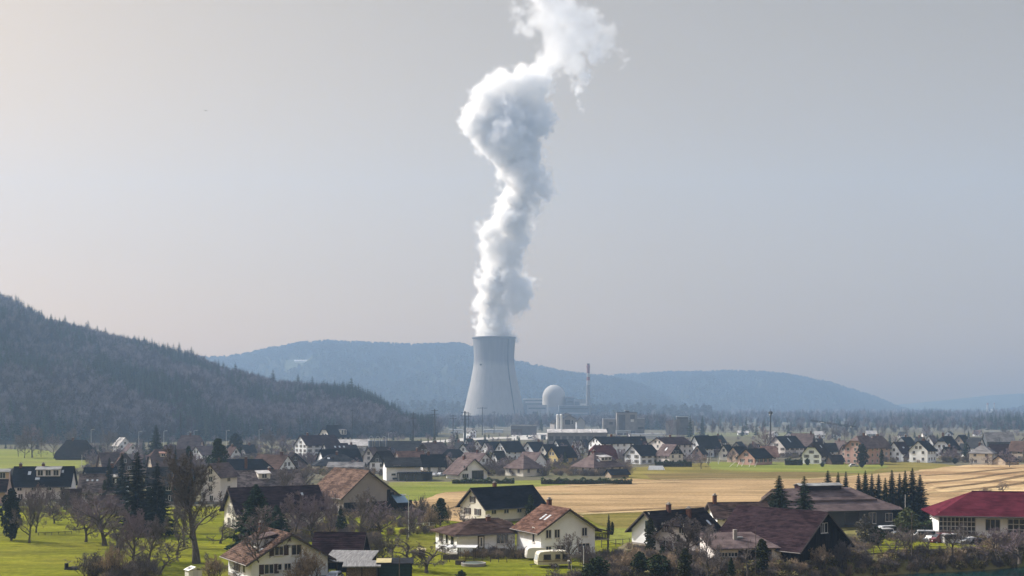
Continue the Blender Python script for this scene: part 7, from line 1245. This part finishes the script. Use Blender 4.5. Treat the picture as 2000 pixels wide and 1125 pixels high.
# ------------------------------------------------------------------ poles, lamps, masts
def lamp(px, py, ytop, label, head=True, m=None, r=.09, arm=1.2, group='street lamps'):
    q = empty('street_lamp', ground_at(px, py)); tag(q, label, 'street lamp', group); H_ = z_at(ytop, q.location.y); b = MB(); b.tube((0, 0, 0), (0, 0, H_), r, r * .6, 7); b.build('post', m or M_alu, q)
    if head: b = MB(); b.tube((0, 0, H_ - .05), (arm * .6, 0, H_ + .1), r * .5, r * .4, 5); b.build('arm', m or M_alu, q); part_box(q, 'lamp_head', (arm * .5, -.18, H_ + .1), (arm * 1.25, .18, H_ + .26), M_wh)
lamp(798, 1050, 968, 'street lamp on the lawn right of the old tile barn', arm=-1.0); lamp(1140, 1124, 1066, 'short grey lamp post in front of the balcony house', head=False, r=.1); lamp(780, 1140, 1086, 'thin pole standing before the slatted shed', head=False, r=.09, m=M_pole); lamp(1476, 1122, 1028, 'pale pole with cap behind the ivy covered trunk', head=False, r=.06, m=M_pole); lamp(1781, 1086, 1000, 'tall thin pole in the orchard', head=False, r=.1, m=M_pole); lamp(1768, 1036, 966, 'grey pole beside the row of firs', head=False, r=.08); lamp(1116, 1124, 1098, 'white bent garden lamp right of the caravan', r=.05, arm=-.5)
for px, py, yt, lb in ((178, 882, 839, 'slim road lamp above the old barn'), (271, 884, 843, 'slim road lamp left of the tall dark fir'), (320, 884, 842, 'slim road lamp right of the tall dark fir'), (367, 886, 844, 'left lamp of the pair over the rosy roof'), (379, 886, 841, 'right lamp of the pair over the rosy roof'), (442, 884, 841, 'road lamp left of the rounded cypress'), (506, 884, 839, 'road lamp at the junction right of the rounded cypress'), (759, 884, 846, 'road lamp behind the farm shed'), (160, 912, 888, 'short post on the meadow edge by the old barn'), (236, 950, 905, 'pole beside the navy roof with small white gable'), (1484, 905, 878, 'lamp by the bright pink house'), (1608, 894, 858, 'white pole between the porch house and the salmon pink house')):
    lamp(px, py, yt, lb, r=.13, arm=1.6, head=yt < 860)
GPy = 'power line poles'
def pylon(px, py, ytop, arms, r, label, m=None):
    q = empty('power_pole', ground_at(px, py)); tag(q, label, 'power pole', GPy); H_ = z_at(ytop, q.location.y); r *= 1.35; b = MB(); b.tube((0, 0, -.2), (0, 0, H_), r, r * .6, 8); b.build('pole', m or M_steel_d, q)
    for k, w in enumerate(arms):
        z = H_ - 1.0 - k * H_ * .11; b = MB(); b.box((-w, -.16, z - .18), (w, .16, z + .18)); c = b.build('crossarm', m or M_steel_d, q)
        b = MB()
        for x in (-w * .92, -w * .5, w * .5, w * .92): b.tube((x, 0, z - .101), (x, 0, z - .8), .09, .09, 5)
        b.build('insulators', M_dark, c)
    return q, H_
M_steel_d = flat('pole_steel', (0.035, 0.04, 0.045), .85)
for a in ((908, 862, 803, (3.0, 3.6, 3.6), .75, 'thickest dark power pole, left of the cooling tower foot'), (849, 866, 799, (2.6, 3.2, 3.2), .55, 'dark power pole right of the wooded hill, tallest in its group'), (885, 858, 810, (2.6, 3.0), .35, 'thin power pole between the two dark ones'), (915, 852, 806, (2.4, 2.8), .3, 'thin grey power pole right of the thickest dark pole'), (942, 850, 795, (5.0,), .35, 'tall single armed power pole before the cooling tower'), (965, 848, 803, (2.0,), .25, 'faint short armed pole before the middle of the cooling tower'), (688, 868, 799, (1.2,), .3, 'faint tall pole in front of the wooded hill'), (807, 880, 805, (1.6, 1.6), .32, 'thin tall pole rising above the farm shed'), (353, 880, 806, (), .3, 'faint pole above the rosy hipped roof'), (13, 0, 0, (), 0, '')):
    if a[1]: pylon(*a)
for px, y0, y1, lb in ((809, 894, 864, 'white topped pole in front of the farm shed'),): lamp(px, y0, y1, lb, r=.14, arm=.6)
mast = empty('antenna_mast', ground_at(1505, 872)); tag(mast, 'tall dark antenna mast with bulging head platform', 'mast'); Hm = z_at(797, mast.location.y); Z = lambda y: z_at(y, mast.location.y)
b = MB(); b.tube((0, 0, 0), (0, 0, Z(804)), .62, .45, 10); b.build('shaft', M_steel_d, mast); b = MB(); b.lathe([(.5, Z(810)), (1.3, Z(807.5)), (1.5, Z(805.5)), (.9, Z(803.5)), (.4, Z(803))], 12); b.build('platform', M_steel_d, mast); b = MB(); b.tube((0, 0, Z(804)), (0, 0, Hm), .2, .06, 6); b.build('antenna', M_steel_d, mast)
for a_ in (0, 2.1, 4.2): b = MB(); b.box((-.2, -.15, 0), (.2, .15, 2.2)); p_ = b.build('panel_antenna', M_alu, mast); p_.location = (1.2 * math.cos(a_), 1.2 * math.sin(a_), Z(811)); p_.rotation_euler = (0, 0, a_)
# tower crane
cr = empty('tower_crane', ground_at(1664, 862)); tag(cr, 'dark tower crane with long jib pointing left', 'crane'); dC = cr.location.y; Zc = lambda y: z_at(y, dC); Xc = lambda p: (p - 1664) / FPX * dC
def truss(name, p0, p1, w, n, r, o):
    p0, p1 = Vector(p0), Vector(p1); b = MB(); ax = (p1 - p0).normalized(); s1 = ax.orthogonal().normalized() * w; s2 = ax.cross(s1)
    C = [s1 + s2, s1 - s2, -s1 - s2, -s1 + s2]
    for c in C: b.tube(p0 + c, p1 + c, r, r, 4)
    for i in range(n):
        a, c = p0.lerp(p1, i / n), p0.lerp(p1, (i + 1) / n)
        for k in range(4): b.tube(a + C[k], c + C[(k + 1) % 4], r * .7, r * .7, 3)
    return b.build(name, M_steel_d, o)
truss('mast', (0, 0, 0), (0, 0, Zc(832)), .55, 14, .12, cr); truss('jib', (0, 0, Zc(833)), (Xc(1583), 0, Zc(821)), .45, 26, .1, cr); truss('luffing_arm', (0, 0, Zc(833)), (Xc(1672), 0, Zc(821)), .35, 5, .1, cr); b = MB(); b.box((Xc(1666) - .6, -.6, Zc(834)), (Xc(1669) + .9, .6, Zc(832))); b.build('counterweight', M_steel_d, cr); part_box(cr, 'cab', (-1.4, -.6, Zc(835)), (-.56, .6, Zc(832.5)), M_alu)
part_box(cr, 'trolley', (Xc(1606) - 1.2, -.5, Zc(824.5) - .6), (Xc(1606) + 1.2, .5, Zc(824.5)), M_wh)
# pair of thin chimneys far off at right
for px, yt, w, lb in ((1929, 787, 2.4, 'thicker left chimney of the far works at the right end of the valley'), (1942, 786, 1.4, 'thin right chimney of the far works at the right end of the valley')):
    d = 3300; q = empty('factory_chimney', (tx(px, d), d, 0)); tag(q, lb, 'chimney', 'chimneys of the far works'); b = MB(); b.lathe([(w * 1.3, 0), (w, z_at(yt, d)), (w * .7, z_at(yt, d))], 14); b.build('shaft', M_conc, q); b = MB(); b.lathe([(w * 1.08, z_at(yt + 3, d)), (w * 1.08, z_at(yt + 1, d)), (w * .9, z_at(yt + 1, d))], 14); b.build('band', MR, q)
block('far_works', 1930, 1939, 804, 826, 3350, 20, M_white, 'white block between the two far chimneys', 'factory', extras=[('window_band', 1931, 1938, 806, 808, M_blueg)]); block('far_works', 1941, 1950, 801, 826, 3380, 20, M_blueg, 'grey block right of the thin far chimney', 'factory', extras=[('window_band', 1942, 1949, 804, 806, M_dark)])
# ------------------------------------------------------------------ works behind the village
def shed_row(name, x0, x1, ytop, yeave, ybase, label, nroof, mr, mw, yaw=0, depth=16):
    d = depth_at(ybase); c = tx((x0 + x1) / 2, d); w = (x1 - x0) / FPX * d / 2; o = empty(name, (c, d + depth / 2, 0), R(yaw)); tag(o, label, 'industrial building', 'works behind the village'); ze, zr = z_at(yeave, d), z_at(ytop, d + depth / 2)
    b = MB(); b.box((-w, -depth / 2, -.2), (w, depth / 2, ze)); b.build('wall', mw, o)
    for k in range(nroof):
        a, e = -w - .4 + (2 * w + .8) * k / nroof, -w - .4 + (2 * w + .8) * (k + 1) / nroof - .35; b = MB(); b.slab([(a, -depth / 2 - .6, ze + .1), (e, -depth / 2 - .6, ze + .1), (e, 0, zr), (a, 0, zr)], .25); b.slab([(a, 0, zr + .003), (e, 0, zr + .003), (e, depth / 2 + .6, ze + .1), (a, depth / 2 + .6, ze + .1)], .25); b.build('roof_panel', mr, o)
    return o, w, depth, ze
M_wall_i = mat('works_concrete', (0.19, 0.18, 0.18), .9, col2=(0.27, 0.255, 0.25), scale=.25); M_wall_d = mat('works_dark', (0.1, 0.1, 0.11), .9, var=.2, scale=.2)
sr = shed_row('works_shed', 1070, 1186, 838, 845, 870, 'long works shed with four pale sloping roof panels', 4, ROOF['pale'], M_wall_i, depth=18)
for k in range(9): x = -sr[1] + sr[1] * 2 * (k + .5) / 9; part_box(sr[0], 'window', (x - 1.6, -sr[2] / 2 - .12, sr[3] * .35), (x + 1.6, -sr[2] / 2 - .004, sr[3] * .72), M_wall_d)
block('works_hall', 998, 1048, 832, 850, 1200, 22, M_wall_d, 'flat dark open hall on the gravel yard', 'industrial building', roof=ROOF['lead'], extras=[('bay', 1000, 1020, 838, 849, M_trim), ('fascia', 998, 1048, 829.5, 832, ROOF['lead'])])
H(1074, 1140, 810, 849, 5, 1.3, .62, M_wall_i, 'slate', 'grey gabled works building with roof lantern', name='works_building', cat='industrial building', group='works behind the village', chim=(), wins=[('F', -1.5, 12.5, 5, 4.5, 1, None, 'dark'), ('F', 3.2, 12.5, 1.5, 4, 1, None)], ov=1.2, far=True)
H(1096, 1116, 806, 846, 5, 1.0, .9, M_wall_i, 'slate', 'small roof lantern house on the grey works building', name='roof_lantern', cat='industrial building', group='works behind the village', chim=(), auto=False)
H(1124, 1142, 815, 850, 5, 1.2, .8, M_pale, 'slate', 'pale gabled annex right of the grey works building', name='works_annex', cat='industrial building', group='works behind the village', chim=(), auto=False)
for px, lb in ((1089, 'left one of two white silo tubes beside the grey works building'), (1096, 'right one of two white silo tubes beside the grey works building')):
    d = 1180; q = empty('silo_tube', (tx(px, d), d, 0)); tag(q, lb, 'silo', 'white silo tubes'); b = MB(); b.lathe([(1.3, 0), (1.3, z_at(810, d)), (.5, z_at(808.5, d)), (0, z_at(808.5, d))], 14); b.build('tank', M_white, q, smooth=False); b = MB(); b.tube((1.35, 0, 0), (1.35, 0, z_at(809, d)), .15, .15, 4); b.build('ladder', M_dark, q)
block('gravel_works', 1205, 1244, 806, 872, 1250, 12, M_wall_i, 'tall concrete gravel works tower with dark recess', 'industrial building', extras=[('recess', 1209, 1221, 810, 862, M_wall_d), ('window', 1231, 1240, 810, 818, M_wall_d), ('window', 1232, 1238, 819, 824, M_alu), ('opening', 1224, 1240, 842, 856, M_wall_d)], roof=M_wall_d)
block('gravel_works', 1221, 1229, 802, 812, 1255, 4, M_wall_d, 'little hoist house on top of the concrete tower', 'industrial building', extras=[('window', 1223, 1227, 804, 806, M_glass)])
block('gravel_works', 1178, 1205, 819, 872, 1260, 10, M_wall_i, 'lower left wing of the concrete gravel works', 'industrial building', extras=[('window', 1190, 1197, 824, 829, M_wall_d), ('recess', 1184, 1188, 836, 858, M_wall_d)])
block('gravel_works', 1244, 1259, 818, 872, 1260, 10, M_wall_i, 'lower right wing of the concrete gravel works', 'industrial building', extras=[('recess', 1246, 1257, 834, 838, M_wall_d)])
block('conveyor_frame', 1204, 1232, 842, 852, 1200, 6, M_pale, 'pale loading frame before the concrete gravel works', 'industrial building', extras=[('opening', 1206, 1216, 846, 862, M_wall_d), ('opening', 1219, 1228, 846, 862, M_wall_d)])
H(1301, 1356, 818, 850, -12, .8, .88, mat('pale_works_wall', (0.27, 0.255, 0.25), .9, var=.1, scale=.2), 'grey', 'square concrete hall with low roof and ventilation lantern', name='works_building', cat='industrial building', group='works behind the village', chim=(), auto=False, ov=.6)
block('roof_lantern', 1322, 1344, 814.5, 822, 1200, 5, M_wall_d, 'ventilation lantern on the square concrete hall', 'industrial building', extras=[('window_band', 1323, 1343, 815.5, 817, M_glass)])
block('works_hall', 876, 902, 840, 852, 1290, 16, M_white, 'low white hall left of the tall single armed pole', 'industrial building', extras=[('door', 880, 884, 843, 850, M_blueg)])
H(905, 930, 836, 856, 40, 1.2, .7, 'white', 'grey', 'small white works house under the tall single armed pole', name='works_house', cat='industrial building', group='works behind the village', chim=(), wsz=(1.5, 1.5))
block('works_hall', 945, 982, 841, 848, 1320, 18, M_pale, 'low hazy hall left of the flat dark open hall', 'industrial building', extras=[('window_band', 948, 980, 843, 845, M_white)])
block('container_stack', 1056, 1066, 850, 858, 1020, 4, M_steel, 'grey containers at the end of the gravel yard', 'container', extras=[('door', 1057, 1061, 851.5, 857, M_blueg), ('door', 1062, 1065, 851.5, 857, M_pale)])
block('greenhouse', 1230, 1300, 849, 857, 1050, 14, M_white, 'low whitish greenhouse behind the apartment blocks', 'greenhouse', extras=[('window_band', 1232, 1298, 852, 854, M_sky)])
# silo tanks on the mill
GT = 'silo tanks on the mill'
for i, (px, lb) in enumerate(((725, 'left silo tank on the mill'), (738, 'middle silo tank on the mill'), (750, 'right silo tank on the mill'))):
    d = depth_at(898) + 6; q = empty('silo_tank', (tx(px, d), d, 0)); tag(q, lb, 'silo tank', GT); z0, z1 = z_at(880, d), z_at(861, d); r = 6.2 / FPX * d
    b = MB(); b.lathe([(r, 0), (r, z1), (r * .9, z1 + .15), (0, z1 + .2)], 18); b.build('tank', M_blueg, q); b = MB(); b.tube((r * .6, -r * .85, z0), (r * .6, -r * .85, z1 + 1), .12, .12, 5); b.build('pipe', M_alu, q)
    b = MB()
    for k in range(12): a0, a1 = math.pi * k / 12, math.pi * (k + 1) / 12; b.tube((-r * .7 * math.cos(a0) , 0, z1 + .2 + 2.2 * math.sin(a0)), (-r * .7 * math.cos(a1), 0, z1 + .2 + 2.2 * math.sin(a1)), .1, .1, 4)
    b.build('filling_pipe', M_alu, q)
sk = empty('chimney_smoke', (0, 0, 0))
bpy.data.objects.remove(sk)
# white terrace house details on the ridge
q = empty('hill_farm', back_pt(596, .66)); tag(q, 'long white roofed farm building high on the distant ridge', 'farm building'); b = MB(); b.box((-32, -6, 0), (32, 6, 5)); b.build('wall', M_white, q); b = MB(); b.slab([(-34, -7, 5), (34, -7, 5), (34, 0, 9), (-34, 0, 9)], .4); b.slab([(-34, 0, 9.003), (34, 0, 9.003), (34, 7, 5), (-34, 7, 5)], .4); b.build('roof', ROOF['pale'], q)
# a bird in the sky
bd = empty('bird', (tx(402, 260), 260, z_at(216, 260)), R(30)); tag(bd, 'tiny dark bird gliding in the pale sky at left', 'bird')
M_bird = flat('bird_feathers', (0.015, 0.014, 0.014), .9); b = MB(); b.lathe([(0, -.16), (.03, -.1), (.045, 0), (.03, .1), (0, .16)], 8); bb = b.build('body', M_bird, bd, smooth=True); bb.rotation_euler = (R(90), 0, 0)
for s in (-1, 1): b = MB(); b.slab([(s * .03, -.06, .02), (s * .22, -.03, .08), (s * .42, .03, .03), (s * .2, .07, .06), (s * .03, .06, .02)][::(1 if s > 0 else -1)], .012); b.build('wing', M_bird, bd)
b = MB(); b.slab([(-.03, .13, .01), (.03, .13, .01), (.06, .26, .01), (-.06, .26, .01)], .01); b.build('tail', M_bird, bd)
